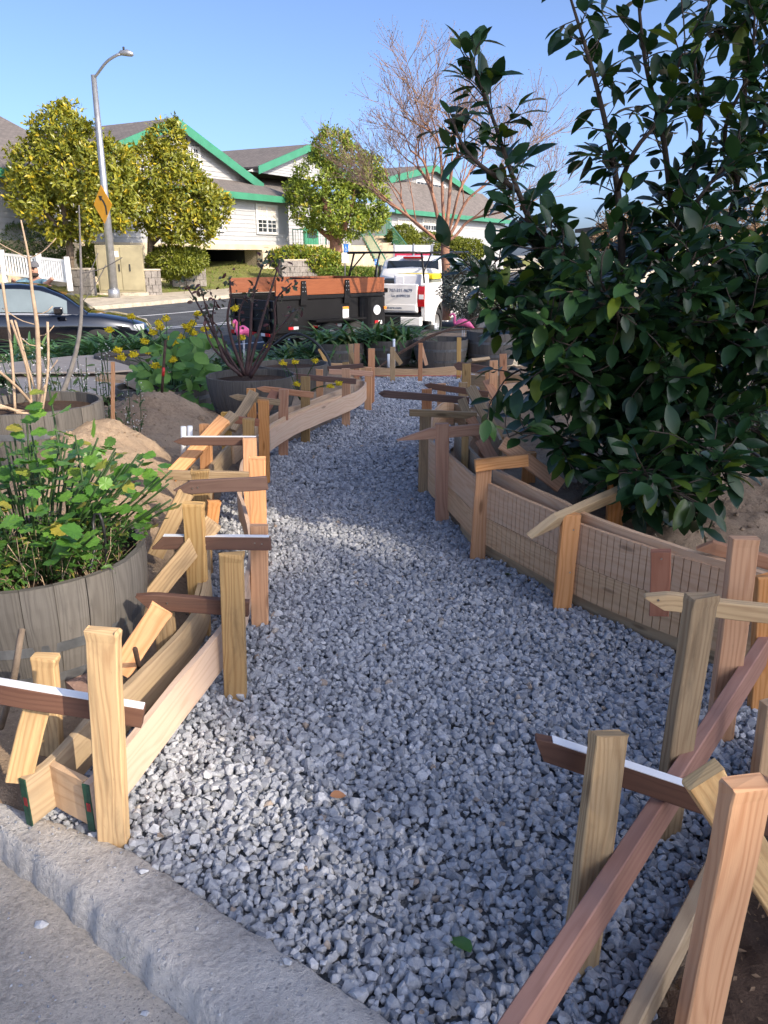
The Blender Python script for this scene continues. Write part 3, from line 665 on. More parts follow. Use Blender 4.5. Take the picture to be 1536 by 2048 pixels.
# end board with green painted board ends at the kerb
a, b = W_OUT_L[0], W_IN_L[0]; dv = (W_OUT_L[1] - a).normalized(); dv.z = 0
e0, e1 = a + dv * .085 + V((.014, 0, -.075)), b + dv * .02 + V((-.013, 0, -.072))
plank('end_board', e0, e1, .15, .020, V((0, 0, 1)), M['pale'], lf)
for q, dd in ((a, (W_OUT_L[1] - a)), (b, (W_IN_L[1] - b))):
    dd = dd.normalized(); s = V((dd.y, -dd.x, 0)).normalized(); z = V((0, 0, 1))
    f = MB(); c = q - dd * .002
    f.add([c + s*.0113 - z*.152, c - s*.0113 - z*.152, c - s*.0113 + z*.001, c + s*.0113 + z*.001, c + dd*.004 + s*.0113 - z*.152, c + dd*.004 - s*.0113 - z*.152, c + dd*.004 - s*.0113 + z*.001, c + dd*.004 + s*.0113 + z*.001],
          [(0,1,2,3),(7,6,5,4),(0,4,5,1),(1,5,6,2),(2,6,7,3),(3,7,4,0)])
    pe_ = f.build('painted_end', M['green_paint'], lf); rp_ = MB(); rp_.bar(c - dd*.0008 + s*.002 - z*.085, c - dd*.0008 + s*.002 - z*.058, .013, .0012, dd); rp_.build('red_mark', plain('red_mark_paint', (.22, .02, .02), .7, var=.4, scale=60), pe_)
SW = .080
for base, top, w, mt, bt in (((228,1688),(205,1258),SW,'fir_yellow',.05), ((471,1392),(463,1106),SW,'weathered',.06), ((520,1250),(518,1050),.074,'fir',.0), ((519,1130),(514,915),.080,'fir',.03),
        ((503,1050),(499,877),.076,'fir',.0), ((501,1000),(497,838),.074,'weathered',.05), ((530,968),(527,800),.074,'fir',.03), ((567,913),(567,779),.076,'fir_pink',.0), ((611,884),(611,753),.078,'weathered',.0),
        ((692,852),(692,737),.077,'fir',.0), ((736,822),(737,735),.073,'fir',.0), ((742,806),(743,697),.073,'fir_pink',.0)):
    stake(base, top, w, M[mt], lf, batter=bt, yaw=rnd(-.08, .08))
for base, top, w, mt, bt in (((104,1515),(90,1312),.072,'fir_yellow',.12), ((345,1370),(322,1194),.072,'weathered',.08), ((402,1272),(387,1006),.082,'fir_yellow',.06), ((410,1150),(400,940),.078,'weathered',.14),
        ((415,1010),(411,848),.076,'fir',.0), ((455,930),(452,825),.074,'fir_yellow',.02), ((505,880),(502,777),.074,'fir',.0), ((550,860),(549,770),.074,'fir_pink',.0), ((640,815),(639,738),.072,'fir',.02), ((692,785),(691,724),.072,'weathered',.0)):
    stake(base, top, w, M[mt], lf, batter=bt, yaw=rnd(-.2, .2))
for a, b, w, mt in (((80,1388,1.86),(38,1560,1.80),.07,'fir_yellow'), ((325,1216,2.42),(238,1345,2.30),.076,'fir'), ((426,1043,3.0),(280,1222,2.85),.078,'fir_yellow'), ((372,985,3.45),(310,1112,3.35),.075,'weathered'), ((428,1000,3.5),(420,1075,3.5),.06,'fir'),
        ((450,838,4.75),(340,955,4.45),.080,'fir'), ((468,829,5.1),(418,885,4.9),.072,'weathered'), ((508,786,5.75),(462,860,5.5),.074,'weathered'), ((551,784,6.1),(522,834,5.9),.072,'redwood_new')):
    plank('brace', D(*b), D(*a), w, .036, V((1, .35, .2)), M[mt], lf, batter=.05)
WT = 'white_edge_strip'
def crossbar(a, b, mt, parent, w=.058, t=.03, tip=(.05, 0), white=False, scr=(), wdir=(0, 0, 1)):
    o = bar2('crossbar', a, b, w, t, M[mt], parent, tip=tip, wdir=wdir)
    A, B = D(*a), D(*b); ax = (A - B).normalized()
    if white:
        zz = V((0, 0, 1)); zz = (zz - ax * zz.dot(ax)).normalized(); L = (A - B).length
        mb = MB(); mb.bar(B + zz * (w/2 + .0012) + ax * .004, B + ax * (L - (tip[0] if tip else .004)) + zz * (w/2 + .0012), t * .98, .0025, zz); mb.build(WT, M['white_paint'], o)
    fr = ax.cross(V((0, 0, 1))).normalized(); fr = fr if fr.y < 0 else -fr
    for s, h in scr: screw(lerp(A, B, s) + fr * (t/2 + .0005) + V((0, 0, h)), fr, o)
    return o
crossbar((-70,1372,1.80),(287,1432,1.86),'redwood',lf,.062,.032,(.04,0),True)
crossbar((272,1200,2.52),(498,1216,2.555),'redwood',lf,.060,.03,(.05,.6),False,((.16,0),(.28,.004)))
crossbar((304,1084,2.965),(541,1086,2.975),'redwood',lf,.058,.026,(.05,-.8),True,((.33,0),(.40,.004),(.87,.004),(.93,0)))
crossbar((348,976,3.44),(534,966,3.46),'redwood',lf,.064,.026,(.08,-.3),False,((.2,-.004),(.26,0)))
crossbar((275,948,3.98),(502,953,4.02),'weathered',lf,.050,.03,None)
crossbar((348,882,4.42),(514,882,4.44),'redwood',lf,.052,.026,(.06,0),True)
crossbar((460,838,5.25),(519,845,5.25),'redwood_new',lf,.052,.026,None)
crossbar((459,792,5.78),(560,805,5.80),'weathered',lf,.046,.026,(.06,0))
crossbar((513,776,6.2),(627,790,6.25),'fir_pink',lf,.048,.026,(.06,0))
crossbar((588,752,7.15),(712,763,7.10),'redwood',lf,.050,.026,None)
crossbar((658,743,7.7),(746,748,7.72),'fir_pink',lf,.050,.026,None)
crossbar((655,737,8.2),(727,731,8.2),'redwood',lf,.046,.026,None)

# ---- right curved formwork
rf = thing('curb_formwork', 'right curved timber formwork with saw cut boards along the soil under the citrus', 'formwork', G(1100, 1180, 0))
bent_board('form_board', W_IN_R[::-1], .188, .019, M['pale_pink'], rf, kerf=.036, side=-1, step=.02, seed=11)
bent_board('form_board', zup([p + V((0, .002, 0)) for p in W_IN_R[4:]][::-1], -.191), .150, .020, M['pale'], rf, kerf=.040, side=-1, step=.02, seed=12)
bent_board('form_board', zup([p + V((.025, .05, 0)) for p in W_IN_R[7:]][::-1], -.335), .085, .03, M['grey_board'], rf, side=-1, seed=13)
bent_board('form_board', W_OUT_R[3:][::-1], .190, .026, M['pale_pink'], rf, side=-1, seed=14)
bent_board('form_board', W_OUT_R[:5][::-1], .200, .019, M['grey_board'], rf, side=-1, seed=15)
bent_board('form_board', [G(905,806,.40), G(925,812,.40), G(950,826,.40), G(985,850,.42), G(1002,880,.42)], .19, .019, M['grey_board'], rf, seed=16)
for base, top, w, mt, bt in (((847,985),(851,820),.076,'weathered',.02), ((884,1043),(884,847),.080,'fir_pink',.0), ((955,1114),(969,919),.080,'fir',.0), ((1123,1219),(1142,1028),.080,'fir',.02),
        ((1438,1482),(1489,1073),.082,'fir',.03), ((853,930),(854,778),.076,'fir_pink',.0), ((882,890),(883,767),.070,'fir',.0), ((923,870),(926,765),.076,'weathered',.0)):
    stake(base, top, w, M[mt], rf, batter=bt, yaw=rnd(-.06, .1), thick=.038)
stake((926,1042),(930,872),.040,M['weathered'],rf,thick=.04)
for (base, top, z0, w, mt) in (((968,940),(971,850),.2,.078,'fir_pink'), ((1055,990),(1059,905),.2,.078,'fir'), ((1228,1050),(1233,927),.22,.080,'fir'), ((1206,1010),(1205,945),.22,.05,'fir_pink'), ((1520,1420),(1536,1150),.0,.08,'fir')):
    stake(base, top, w, M[mt], rf, z0=z0, thick=.038, yaw=rnd(-.1, .1), batter=.01)
cl_ = plank('cleat', D(1318,1228,2.66), D(1322,1101,2.66), .072, .036, V((1, -.35, 0)), M['redwood_new'], rf)
screw(D(1323,1118,2.636), V((.2,-1,0)), cl_)
crossbar((793,873,4.42),(972,858,4.47),'fir_pink',rf,.066,.026,(.20,-.6))
crossbar((819,825,4.95),(953,831,5.0),'weathered',rf,.044,.028,None)
crossbar((757,787,5.62),(938,801,5.65),'redwood',rf,.052,.026,(.04,0))
crossbar((848,770,6.3),(976,789,6.35),'redwood',rf,.050,.026,(.05,0))
crossbar((950,931,3.83),(1056,920,3.86),'fir',rf,.064,.026,None)
crossbar((1062,1062,3.10),(1253,978,3.52),'grey_board',rf,.070,.036,(.14,-.9),False,((.44,0),), (0,-.55,.83))
crossbar((1395,1087,2.78),(1580,1135,2.66),'fir_pink',rf,.050,.034,(.05,-.8))
for a, b, w, mt in (((1005,885,4.0),(1122,972,3.92),.074,'fir'), ((962,878,4.35),(1000,945,4.3),.070,'fir_pink'), ((941,776,5.6),(998,880,5.2),.076,'weathered'), ((924,800,5.4),(940,845,5.25),.062,'weathered'), ((940,835,5.0),(990,925,4.85),.062,'fir_pink')):
    plank('brace', D(*b), D(*a), w, .036, V((1, .2, .5)), M[mt], rf)
for s in ((884,900),(969,1060)): pass
screw(D(1147,1060,3.185), V((0,-1,0)), rf); screw(D(1140,1145,3.185), V((0,-1,0)), rf)

# ---- near right formwork
nf = thing('curb_formwork', 'straight redwood formwork board with stakes in the near right corner', 'formwork', G(1300, 1800, 0))
p0, p1 = G(985, 2140, .19), G(1585, 1210, .26)
plank('form_board', p0, p1, .115, .036, V((0, 0, 1)), M['redwood_new'], nf, seg=8)
q0, q1 = G(1225, 2140, .05), G(1560, 1480, .09)
plank('form_board', q0, q1, .09, .034, V((0, 0, 1)), M['grey_board'], nf, seg=8)
def nstake(base, top, w, mt, bt, yaw=-.15, dy=0.0, th=.038):
    return stake(base, top, w, M[mt], nf, batter=bt, yaw=yaw, dy=dy, thick=th)
s1 = nstake((1158,1935),(1218,1466),.080,'weathered',.03, .25, .16)
s2 = nstake((1330,1668),(1404,1190),.080,'weathered',.05, .35)
s3 = nstake((1380,2120),(1497,1562),.084,'fir',.03, .25)
s4 = stake((1520,1640),(1550,1400),.08,M['pale'],nf,yaw=.3)
b5 = plank('brace', D(1640,1930,1.38), D(1404,1548,1.30), .080, .036, V((1, .2, .3)), M['fir_yellow'], nf, batter=.02)
for px, py in ((1447,1639),(1487,1678)): screw(D(px,py,1.312), V((.1,-1,.3)), b5, .005)
screw(D(1189,1537,1.478), V((0,-1,.1)), s1, .0045)
crossbar((1064,1488,1.60),(1640,1680,1.535),'redwood',nf,.060,.030,(.04,.7),True)
crossbar((1288,1196,2.10),(1600,1236,2.0),'fir_yellow',nf,.052,.034,(.06,.2),False,((.09,.006),))

# ---- formwork across the far end
bf = thing('curb_formwork', 'low timber formwork board closing the far end of the gravel', 'formwork', G(830, 757, 0))
bent_board('form_board', [D(718,733,10.3), D(760,735,10.25), D(830,738,10.3), D(925,731,10.4)], .115, .034, M['pale'], bf, side=1, seed=21, step=.05)
bent_board('form_board', [D(925,748,9.6), D(985,752,9.3), D(1060,745,9.0), D(1140,735,8.9)], .20, .034, M['pale'], bf, side=1, seed=22, step=.05)
bent_board('form_board', [D(662,726,10.2), D(690,727,10.2), D(722,731,10.25)], .10, .034, M['pale'], bf, side=1, seed=23, step=.05)
bent_board('form_board', [D(1000,770,7.6), D(1060,762,7.7), D(1130,752,7.8)], .19, .03, M['pale_pink'], bf, side=1, seed=24, step=.05)
for base, top, w, mt in (((785,764),(785,694),.062,'weathered'), ((840,764),(841,686),.055,'fir_pink'), ((917,760),(918,675),.055,'fir_yellow'), ((932,795),(933,727),.095,'weathered'), ((986,810),(987,721),.085,'fir'), ((1006,795),(1006,708),.08,'fir_pink'), ((713,757),(714,687),.07,'fir_pink'), ((702,750),(702,688),.062,'weathered'), ((975,790),(975,745),.06,'fir')):
    stake(base, top, w, M[mt], bf)
for a, b, w, mt in (((786,704,10.2),(802,728,10.2),.06,'weathered'), ((842,690,10.2),(853,730,10.2),.045,'fir'), ((973,762,8.4),(1016,838,7.6),.085,'fir_pink'), ((703,705,10.4),(711,727,10.4),.05,'weathered'), ((640,697,9.4),(655,725,9.4),.06,'fir_yellow'), ((940,722,9.0),(975,718,9.2),.08,'weathered')):
    plank('brace', D(*b), D(*a), w, .036, V((1, 0, .3)), M[mt], bf)
st_ = MB(); st_.tube([D(715,752,10.0), D(800,751,10.1), D(935,752,10.0)], .004, 5); tag(st_.build('string_line', plain('red_string', (.5, .03, .05), .8), None), 'thin red string line stretched along the far end board', 'string')
crossbar((907,730,9.35),(980,742,9.3),'redwood',bf,.10,.03,(.05,0))
# ================================================================== BARREL TUBS
def make_tub(label, c, r_top, r_bot, h, zb, n=20, group='half barrel tubs', soil=0.06, cat='tub', tilt=0.0, mat='barrel', hoops=(.3, .68)):
    t = thing('barrel_tub', label, cat, (c[0], c[1], zb), rnd(0, 1), group)
    th = .022; k = 6; vs = []; uvs = []; da = 2 * math.pi / n
    rr = lambda f: lerp(r_bot, r_top, f) + 0.035 * math.sin(f * math.pi * .75) * (r_top / .38)
    for i in range(k + 1):
        f = i / k; r = rr(f)
        for a, d in ((-da/2 + .0025, 0), (-da*.25, .002), (da*.25, .002), (da/2 - .0025, 0), (da/2 - .0025, -th), (-da/2 + .0025, -th)):
            vs.append(((r + d) * math.cos(a), (r + d) * math.sin(a), f * h))
    fs = [(i*6+j, i*6+(j+1)%6, (i+1)*6+(j+1)%6, (i+1)*6+j) for i in range(k) for j in range(6)] + [tuple(range(k*6, k*6+6)), (5,4,3,2,1,0)]
    pv = [0, .03, .08, .12, .14, .25, .27]
    for i in range(k):
        for j in range(6): uvs += [(i/k*h, pv[j]), (i/k*h, pv[j+1]), ((i+1)/k*h, pv[j+1]), ((i+1)/k*h, pv[j])]
    for f in fs[-2:]: uvs += [(0, i * .01) for i in range(6)]
    me = mesh('stave', vs, fs, uvs, mats=[M[mat]])
    for i in range(n): putl('stave', me, t, None, Matrix.Rotation(i * da, 4, 'Z') @ Matrix.Translation((rnd(-.002, .002), 0, rnd(-.003, .003))))
    for f in hoops:
        mb = MB(); r0, r1 = rr(f - .045 * .42 / h) + .0035, rr(f + .045 * .42 / h) + .0035; z0, z1 = (f * h - .019), (f * h + .019)
        mb.lathe([(r0 - .004, z0), (r0, z0), (r1, z1), (r1 - .004, z1)], 40); mb.sm = [False] * len(mb.sm); mb.buildl('hoop', M['hoop'], t)
    mb = MB(); zs = h - soil; R = rr(zs / h) - th; vs = [(0, 0, zs + .015)]; ring = 28
    for q in (.33, .66, 1.0):
        for j in range(ring): a = 2*math.pi*j/ring; vs.append((R*q*math.cos(a), R*q*math.sin(a), zs + (0.02*noise.noise(V((math.cos(a)*q*4+c[0]*9, math.sin(a)*q*4, 1))) if q < 1 else 0)))
    fs = [(0, 1+j, 1+(j+1)%ring) for j in range(ring)] + [(1+q*ring+j, 1+(q+1)*ring+j, 1+(q+1)*ring+(j+1)%ring, 1+q*ring+(j+1)%ring) for q in (0, 1) for j in range(ring)]
    mb.add(vs, fs, True); mb.buildl('tub_soil', M['potting'], t)
    return t
TUB_A = (-1.335, 2.72); ta = make_tub('large weathered half barrel tub of leafy greens, nearest at left', TUB_A, .385, .345, .43, .06, 24, hoops=(.16, .46))
TUB_B = (-2.20, 4.80); make_tub('sunlit half barrel tub holding bare cut stems behind the dirt mound', TUB_B, .385, .35, .42, .25, 22)
TUB_C = (-1.22, 7.12); make_tub('grey half barrel tub with a dark rose bush behind the left forms', TUB_C, .385, .30, .44, .06, 22, hoops=(.33,))
TUB_D = (-2.25, 7.9); make_tub('low dark tub beneath the yellow flowering collards', TUB_D, .46, .42, .28, .0, 20, mat='barrel')
TUB_E = D(676, 690, 12.0); make_tub('dark half barrel tub overhung by strap leaves, left of the far row', (TUB_E.x, 12.2), .37, .33, .36, -.10, 18)
TUB_F = D(776, 690, 12.4); make_tub('half barrel tub with a drooping strap leaf clump, second in the far row', (TUB_F.x, 12.4), .37, .33, .38, -.10, 18)
TUB_G = D(881, 690, 12.0); make_tub('wide half barrel tub with sparse green shoots right of the strap leaf tubs', (TUB_G.x, 11.95), .39, .33, .43, -.10, 18, soil=.10)
TUB_H = D(984, 690, 12.1); make_tub('taller dark half barrel tub beside the pink flamingo', (TUB_H.x, 12.1), .37, .33, .50, -.06, 18)
TUB_I = D(258, 720, 10.2); make_tub('grey half barrel tub behind the plywood sheets near the black car', (TUB_I.x, 10.2), .40, .36, .42, -.1, 18)
TUB_J = D(588, 725, 9.3); make_tub('black tub of leafy stems behind the grey barrel with the rose bush', (TUB_J.x, 9.1), .40, .33, .36, -.02, 18, mat='barrel', hoops=())

# ================================================================== CITRUS
ct = thing('citrus_tree', 'dark green citrus tree rising on the right behind the curved formwork', 'tree', (1.42, 4.45, soil_z(1.42, 4.45, False)))
BR = [  # main limbs as photo point + distance
 [(1235,985,4.35),(1215,820,4.3),(1150,650,4.2),(1085,500,4.15),(1035,380,4.05),(990,250,4.0),(948,130,3.95)],
 [(1240,985,4.4),(1250,760,4.35),(1245,560,4.3),(1235,380,4.2),(1195,180,4.2),(1130,-40,4.2)],
 [(1250,980,4.4),(1290,720,4.5),(1340,500,4.45),(1330,300,4.4),(1290,120,4.4),(1270,-80,4.4)],
 [(1260,985,4.45),(1350,760,4.5),(1430,560,4.5),(1475,360,4.4),(1490,180,4.35),(1470,-60,4.3)],
 [(1220,900,4.3),(1130,790,4.05),(1050,740,3.9),(1010,760,3.85)],
 [(1215,930,4.3),(1130,880,3.9),(1050,865,3.75),(1015,875,3.7)],
 [(1255,920,4.4),(1370,830,4.1),(1470,790,4.0),(1560,760,4.0)],
 [(1245,960,4.3),(1260,940,3.7),(1290,950,3.4),(1350,985,3.3)],
 [(1215,820,4.3),(1100,700,3.9),(1020,620,3.8),(975,545,3.8)],
 [(1250,700,4.35),(1150,560,3.9),(1090,470,3.8),(1050,440,3.8)],
 [(1345,480,4.45),(1400,280,4.2),(1390,120,4.1),(1420,0,4.1)],
 [(1290,720,4.5),(1380,690,3.9),(1460,650,3.8),(1540,640,3.8)],
 [(1250,760,4.35),(1240,650,3.7),(1220,600,3.5),(1200,560,3.45)],
 [(1255,900,4.4),(1340,880,3.7),(1400,900,3.5),(1440,930,3.45)],
 [(1245,960,4.3),(1280,960,3.9),(1290,990,3.8),(1285,1015,3.75)],
 [(1430,560,4.5),(1520,480,4.2),(1560,400,4.2),(1580,250,4.2)],
 [(1250,760,4.35),(1330,640,3.8),(1370,560,3.7),(1400,480,3.7)],
 [(1240,800,4.3),(1170,760,3.75),(1120,720,3.6),(1100,660,3.55)],
 [(1475,360,4.4),(1530,250,4.3),(1545,120,4.3),(1540,0,4.3)],
 [(1235,380,4.2),(1270,300,3.9),(1330,220,3.9),(1370,80,3.9)],
 [(1035,380,4.05),(960,330,3.9),(925,290,3.9),(905,240,3.9)],
 [(1240,985,4.4),(1300,880,4.0),(1310,780,3.8),(1320,720,3.7)],
 [(1350,760,4.5),(1450,620,4.2),(1520,560,4.1),(1590,520,4.1)],
 [(1300,880,4.0),(1400,830,3.8),(1480,850,3.7),(1530,870,3.7)],
 [(1430,560,4.5),(1500,580,4.0),(1550,620,3.9),(1580,700,3.9)],
 [(1475,360,4.4),(1450,260,4.1),(1500,140,4.0),(1510,20,4.0)],
 [(1340,500,4.45),(1380,420,4.0),(1450,330,3.9),(1480,280,3.9)],
 [(1350,760,4.5),(1440,720,4.1),(1500,700,4.0),(1560,660,4.0)],
]
limb = MB(); tw = []; LP, LD, LN, LL = [], [], [], []
for bi, br in enumerate(BR):
    pts = catmull([D(*p) for p in br], .05); k = len(pts); r0 = .028 if bi < 4 else .011
    limb.tube(pts, [max(.0035, r0 * (1 - i / k) ** .8 + .003) for i in range(k)], 7)
    up = bi in (0, 1, 2, 3, 10, 16, 19, 20, 21)
    for i in range(3, k):
        f = i / k
        if bi < 4 and f < .12: continue
        nt_ = 3 if f > .3 else 2
        if pts[i].z > 1.6: nt_ = 1 if random.random() < .6 else 2
        if bi in (4, 5) : nt_ = 1
        for _ in range(nt_):
            dirv = (pts[i] - pts[i-1]).normalized()
            d = (dirv * rnd(.2, .9) + V((random.gauss(0, .8), random.gauss(0, .8), random.gauss(.05, .5)))).normalized()
            L = rnd(.10, .30) * (1.0 if pts[i].z < 1.6 else .62); q = pts[i]; tp = [q.copy()]; steps = max(3, int(L / .035))
            for s in range(steps):
                d = (d + V((rnd(-.25, .25), rnd(-.25, .25), rnd(-.22, .2)))).normalized(); q = q + d * (L / steps); tp.append(q.copy())
                side = d.cross(V((rnd(-1, 1), rnd(-1, 1), rnd(-1, 1)))).normalized()
                ld = (d * rnd(.3, .9) + side * rnd(.5, 1.0) + V((0, 0, rnd(-.35, .2)))).normalized()
                nrm = (V((rnd(-.4, .4), rnd(-.6, .2), rnd(.5, 1.0)))).normalized()
                LP.append(q + side * .006); LD.append(ld); LN.append(nrm); LL.append(rnd(.065, .135) * (1.12 if s > 0 else .8))
            LP.append(q); LD.append(d + V((0, 0, -.1))); LN.append(V((rnd(-.3, .3), -.3, 1))); LL.append(rnd(.07, .135))
            tw.append(tp)
limb.build('limb', M['bark_dark'], ct)
twm = MB()
for tp in tw: twm.tube(tp, [.0035] * len(tp), 4, False)
twm.build('twigs', M['bark_dark'], ct)['kind'] = 'stuff'
LP, LD, LN, LL = np.array([p[:] for p in LP]), np.array([p[:] for p in LD]), np.array([p[:] for p in LN]), np.array(LL)
dist = np.linalg.norm(LP - np.array(C0[:]), axis=1); seen = LL / dist * (0.6 + 0.4 * RS.rand(len(LL))); order = np.argsort(-seen)
big, rest = order[:300], order[300:]
lm = []
for q in range(5):
    tv, tf = T_LEAF; v = tv.copy(); v[:, 2] += -0.10 * (q - 1.5) / 2 * v[:, 0] ** 2; v[:, 1] *= rnd(.95, 1.15); lm.append(np_mesh('leaf', v, tf, None, True, M['citrus_leaf']))
d_, s_, n_ = frames(LD, LN)
inv = ct.matrix_basis.inverted()
for i in big:
    m = Matrix(((d_[i][0], s_[i][0], n_[i][0], 0), (d_[i][1], s_[i][1], n_[i][1], 0), (d_[i][2], s_[i][2], n_[i][2], 0), (0, 0, 0, 1))).to_3x3() @ Matrix.Diagonal((LL[i],) * 3)
    putl('leaf', lm[i % 5], ct, None, inv @ (Matrix.Translation(LP[i]) @ m.to_4x4()))
v, f, t = leaf_batch(LP[rest], LD[rest], LN[rest], LL[rest], LL[rest] * RS.uniform(.95, 1.2, len(rest)), T_LEAF, RS.rand(len(rest)))
o = put('foliage', np_mesh('foliage', v, f, t, True, M['citrus_mass']), ct); o['kind'] = 'stuff'
print('citrus leaves', len(LL))

# ================================================================== POT PLANTS
def flower_head(c, r, n, name, mat, parent):
    P, Dd, Nn = [], [], []
    for i in range(n):
        d = V((random.gauss(0, 1), random.gauss(0, 1), abs(random.gauss(.3, .7)))).normalized(); o = V(c) + d * r * rnd(.3, 1)
        for k in range(4):
            a = k * math.pi / 2 + rnd(-.2, .2); P.append(o); Dd.append(V((random.gauss(0, 1), random.gauss(0, 1), random.gauss(0, 1)))); Nn.append(d)
    P, Dd, Nn = (np.array([q[:] for q in A]) for A in (P, Dd, Nn)); L = RS.uniform(.012, .019, len(P)) * (r / .03)
    v, f, t = leaf_batch(P, Dd, Nn, L, L * 1.3, T_SMALL, RS.rand(len(P))); return put(name, np_mesh(name, v, f, t, False, mat), parent)

# celery-like greens in the near tub
def lobed_leaf(seed):
    rs = random.Random(seed); pts = []
    n = 22
    for i in range(n + 1):
        a = -math.pi * .93 + i / n * math.pi * 1.86; lob = .76 + .24 * abs(math.cos(a * 1.5)) ** .6; r = .5 * lob * (1 + rs.uniform(-.08, .08)) * (1 + .09 * ((i % 2) * 2 - 1))
        pts.append((.5 + r * math.cos(a), r * math.sin(a) * 1.05))
    vs = [(0, 0, 0), (.5, 0, -.03)] + [(x, y, -.12 * x * x + .10 * abs(y) + rs.uniform(-.03, .03)) for x, y in pts]
    fs = [(1, i + 2, i + 3) for i in range(n)] + [(1, n + 2, 0), (1, 0, 2)]
    return np.array(vs, np.float32), np.array(fs, np.int32)
ce = thing('celery_plant', 'bushy bright green celery like plant filling the nearest barrel tub', 'plant', (TUB_A[0], TUB_A[1], .43))
stem = MB(); cand = []
for i in range(120):
    a = rnd(0, 2 * math.pi); r = .30 * math.sqrt(random.random()); b = V((TUB_A[0] + r * math.cos(a), TUB_A[1] + r * math.sin(a), .43))
    h = rnd(.26, .50) * (1 - .3 * r / .3) * (1.1 if math.sin(a) > 0 else .9); lean = V((math.cos(a), math.sin(a), 0)) * (r * .8 + .05); lean.x -= .0
    p = [b, b + V((lean.x * .3, lean.y * .3, h * .5)), b + V((lean.x, lean.y, h))]; stem.tube(catmull(p, .05), .004, 5)
    for k in range(random.randint(3, 6)):
        f = rnd(.45, 1.0); q = p[0].lerp(p[2], f); d = V((random.gauss(0, 1), random.gauss(0, 1), rnd(-.1, .7))).normalized(); s = rnd(.036, .070) * (1.1 if f > .7 else .8)
        cand.append((q + d * s * .4, d, V((rnd(-.5, .5), rnd(-.7, .3), 1)), s))
for (px, py, y, ht) in ((98,775,2.75,.5),(60,850,2.8,.4),(150,870,2.7,.4)):     # taller shoots
    top = D(px, py, y); b = V((top.x, top.y, .45)); stem.tube([b, lerp(b, top, .5) + V((.01, 0, 0)), top], [.006, .005, .003], 5)
    for k in range(10):
        f = rnd(.45, 1.0); d = V((random.gauss(0, 1), random.gauss(0, 1), rnd(0, .8))).normalized(); s = rnd(.05, .085); cand.append((b.lerp(top, f) + d * s * .4, d, V((0, -.4, 1)), s))
stem.build('stalks', M['weed'], ce)['kind'] = 'stuff'
cand.sort(key=lambda c: -c[3] / (c[0] - C0).length * (1.3 if c[0].z > .55 else .8))
lt = [lobed_leaf(i) for i in range(6)]; lme = [np_mesh('leaf', v, f, None, False, M['celery']) for v, f in lt]
inv = ce.matrix_basis.inverted()
for i, (q, d, n, s) in enumerate(cand):
    dd, ss, nn = frames(np.array([d[:]]), np.array([n[:]])); m = Matrix((dd[0], ss[0], nn[0])).transposed() @ Matrix.Diagonal((s, s, s))
    if i < 300: putl('leaf', lme[i % 6], ce, None, inv @ Matrix.Translation(q) @ m.to_4x4())
rc = cand[300:]; P, Dd, Nn, L = (np.array([list(c[k]) if k < 3 else c[3] for c in rc]) for k in range(4)); v, f, t = leaf_batch(P, Dd, Nn, L, L, lt[0], RS.rand(len(rc))); put('foliage', np_mesh('foliage', v, f, t, False, M['celery_mass']), ce)['kind'] = 'stuff'
# lower weeds in the same tub
wd = thing('tub_weeds', 'feathery low weeds with yellowing leaves at the front rim of the nearest tub', 'weeds', (TUB_A[0], TUB_A[1] - .2, .43))
P = []; ws = MB()
for i in range(190):
    a = rnd(-math.pi, .3); r = rnd(.12, .345); b = V((TUB_A[0] + r * math.cos(a), TUB_A[1] + r * math.sin(a), .43)); h = rnd(.05, .24); tp = b + V((random.gauss(0, .05), random.gauss(0, .05) - .02, h))
    ws.tube([b, lerp(b, tp, .5) + V((rnd(-.02, .02), 0, .01)), tp], .0016, 3, False)
    for k in range(16): P.append((b.lerp(tp, rnd(.3, 1)) + V((random.gauss(0, .014), random.gauss(0, .014), random.gauss(0, .01))))[:])
ws.build('stems', M['bark_pale'], wd)['kind'] = 'stuff'
P = np.array(P); L = RS.uniform(.012, .034, len(P)); v, f, t = leaf_batch(P, rand_dirs(len(P)) * [1, 1, .5], rand_dirs(len(P)) * .5 + [0, -.2, .8], L, L * RS.uniform(.6, 1.1, len(P)), T_SMALL, RS.rand(len(P)))
put('foliage', np_mesh('foliage', v, f, t, False, M['celery_mass']), wd)['kind'] = 'stuff'
# drip hose in the near tub
hz = MB(); hz.tube(catmull([V((-1.02, 2.62, .44)), D(212, 1110, 2.62), D(208, 1060, 2.6), D(196, 1022, 2.6), D(186, 1045, 2.6), D(190, 1090, 2.55), D(180, 1140, 2.5)], .02), .006, 6)
tag(hz.build('drip_hose', M['plastic_black'], None), 'thin black drip hose looping over the rim of the nearest tub', 'hose')

# bare cut stems in tub B and the two tall saplings
bs = thing('bare_shrub', 'pale bare cut stems fanning up from the sunlit tub', 'shrub', (TUB_B[0], TUB_B[1], .6))
mb = MB()
for (x0, x1, y1, w) in ((20,5,485,.011),(40,22,560,.010),(60,30,560,.009),(75,95,560,.010),(45,-30,640,.011),(50,-40,720,.012),(30,0,735,.012),(70,32,745,.011),(90,30,830,.010),(100,130,770,.006),(60,45,770,.01),(50,-10,800,.012),(80,90,690,.006),(20,-30,850,.012),(35,-20,830,.01),(110,150,740,.006)):
    b = V((TUB_B[0] + (x0 - 50) * .003, TUB_B[1] + rnd(-.2, .1), .60)); t = D(x1, y1 + 80, TUB_B[1] + rnd(-.3, .1)); mb.tube(catmull([b, lerp(b, t, .5) + V((rnd(-.03, .03), 0, 0)), t], .08), w * .8, 6)
mb.build('stems', M['bark_pale'], bs)
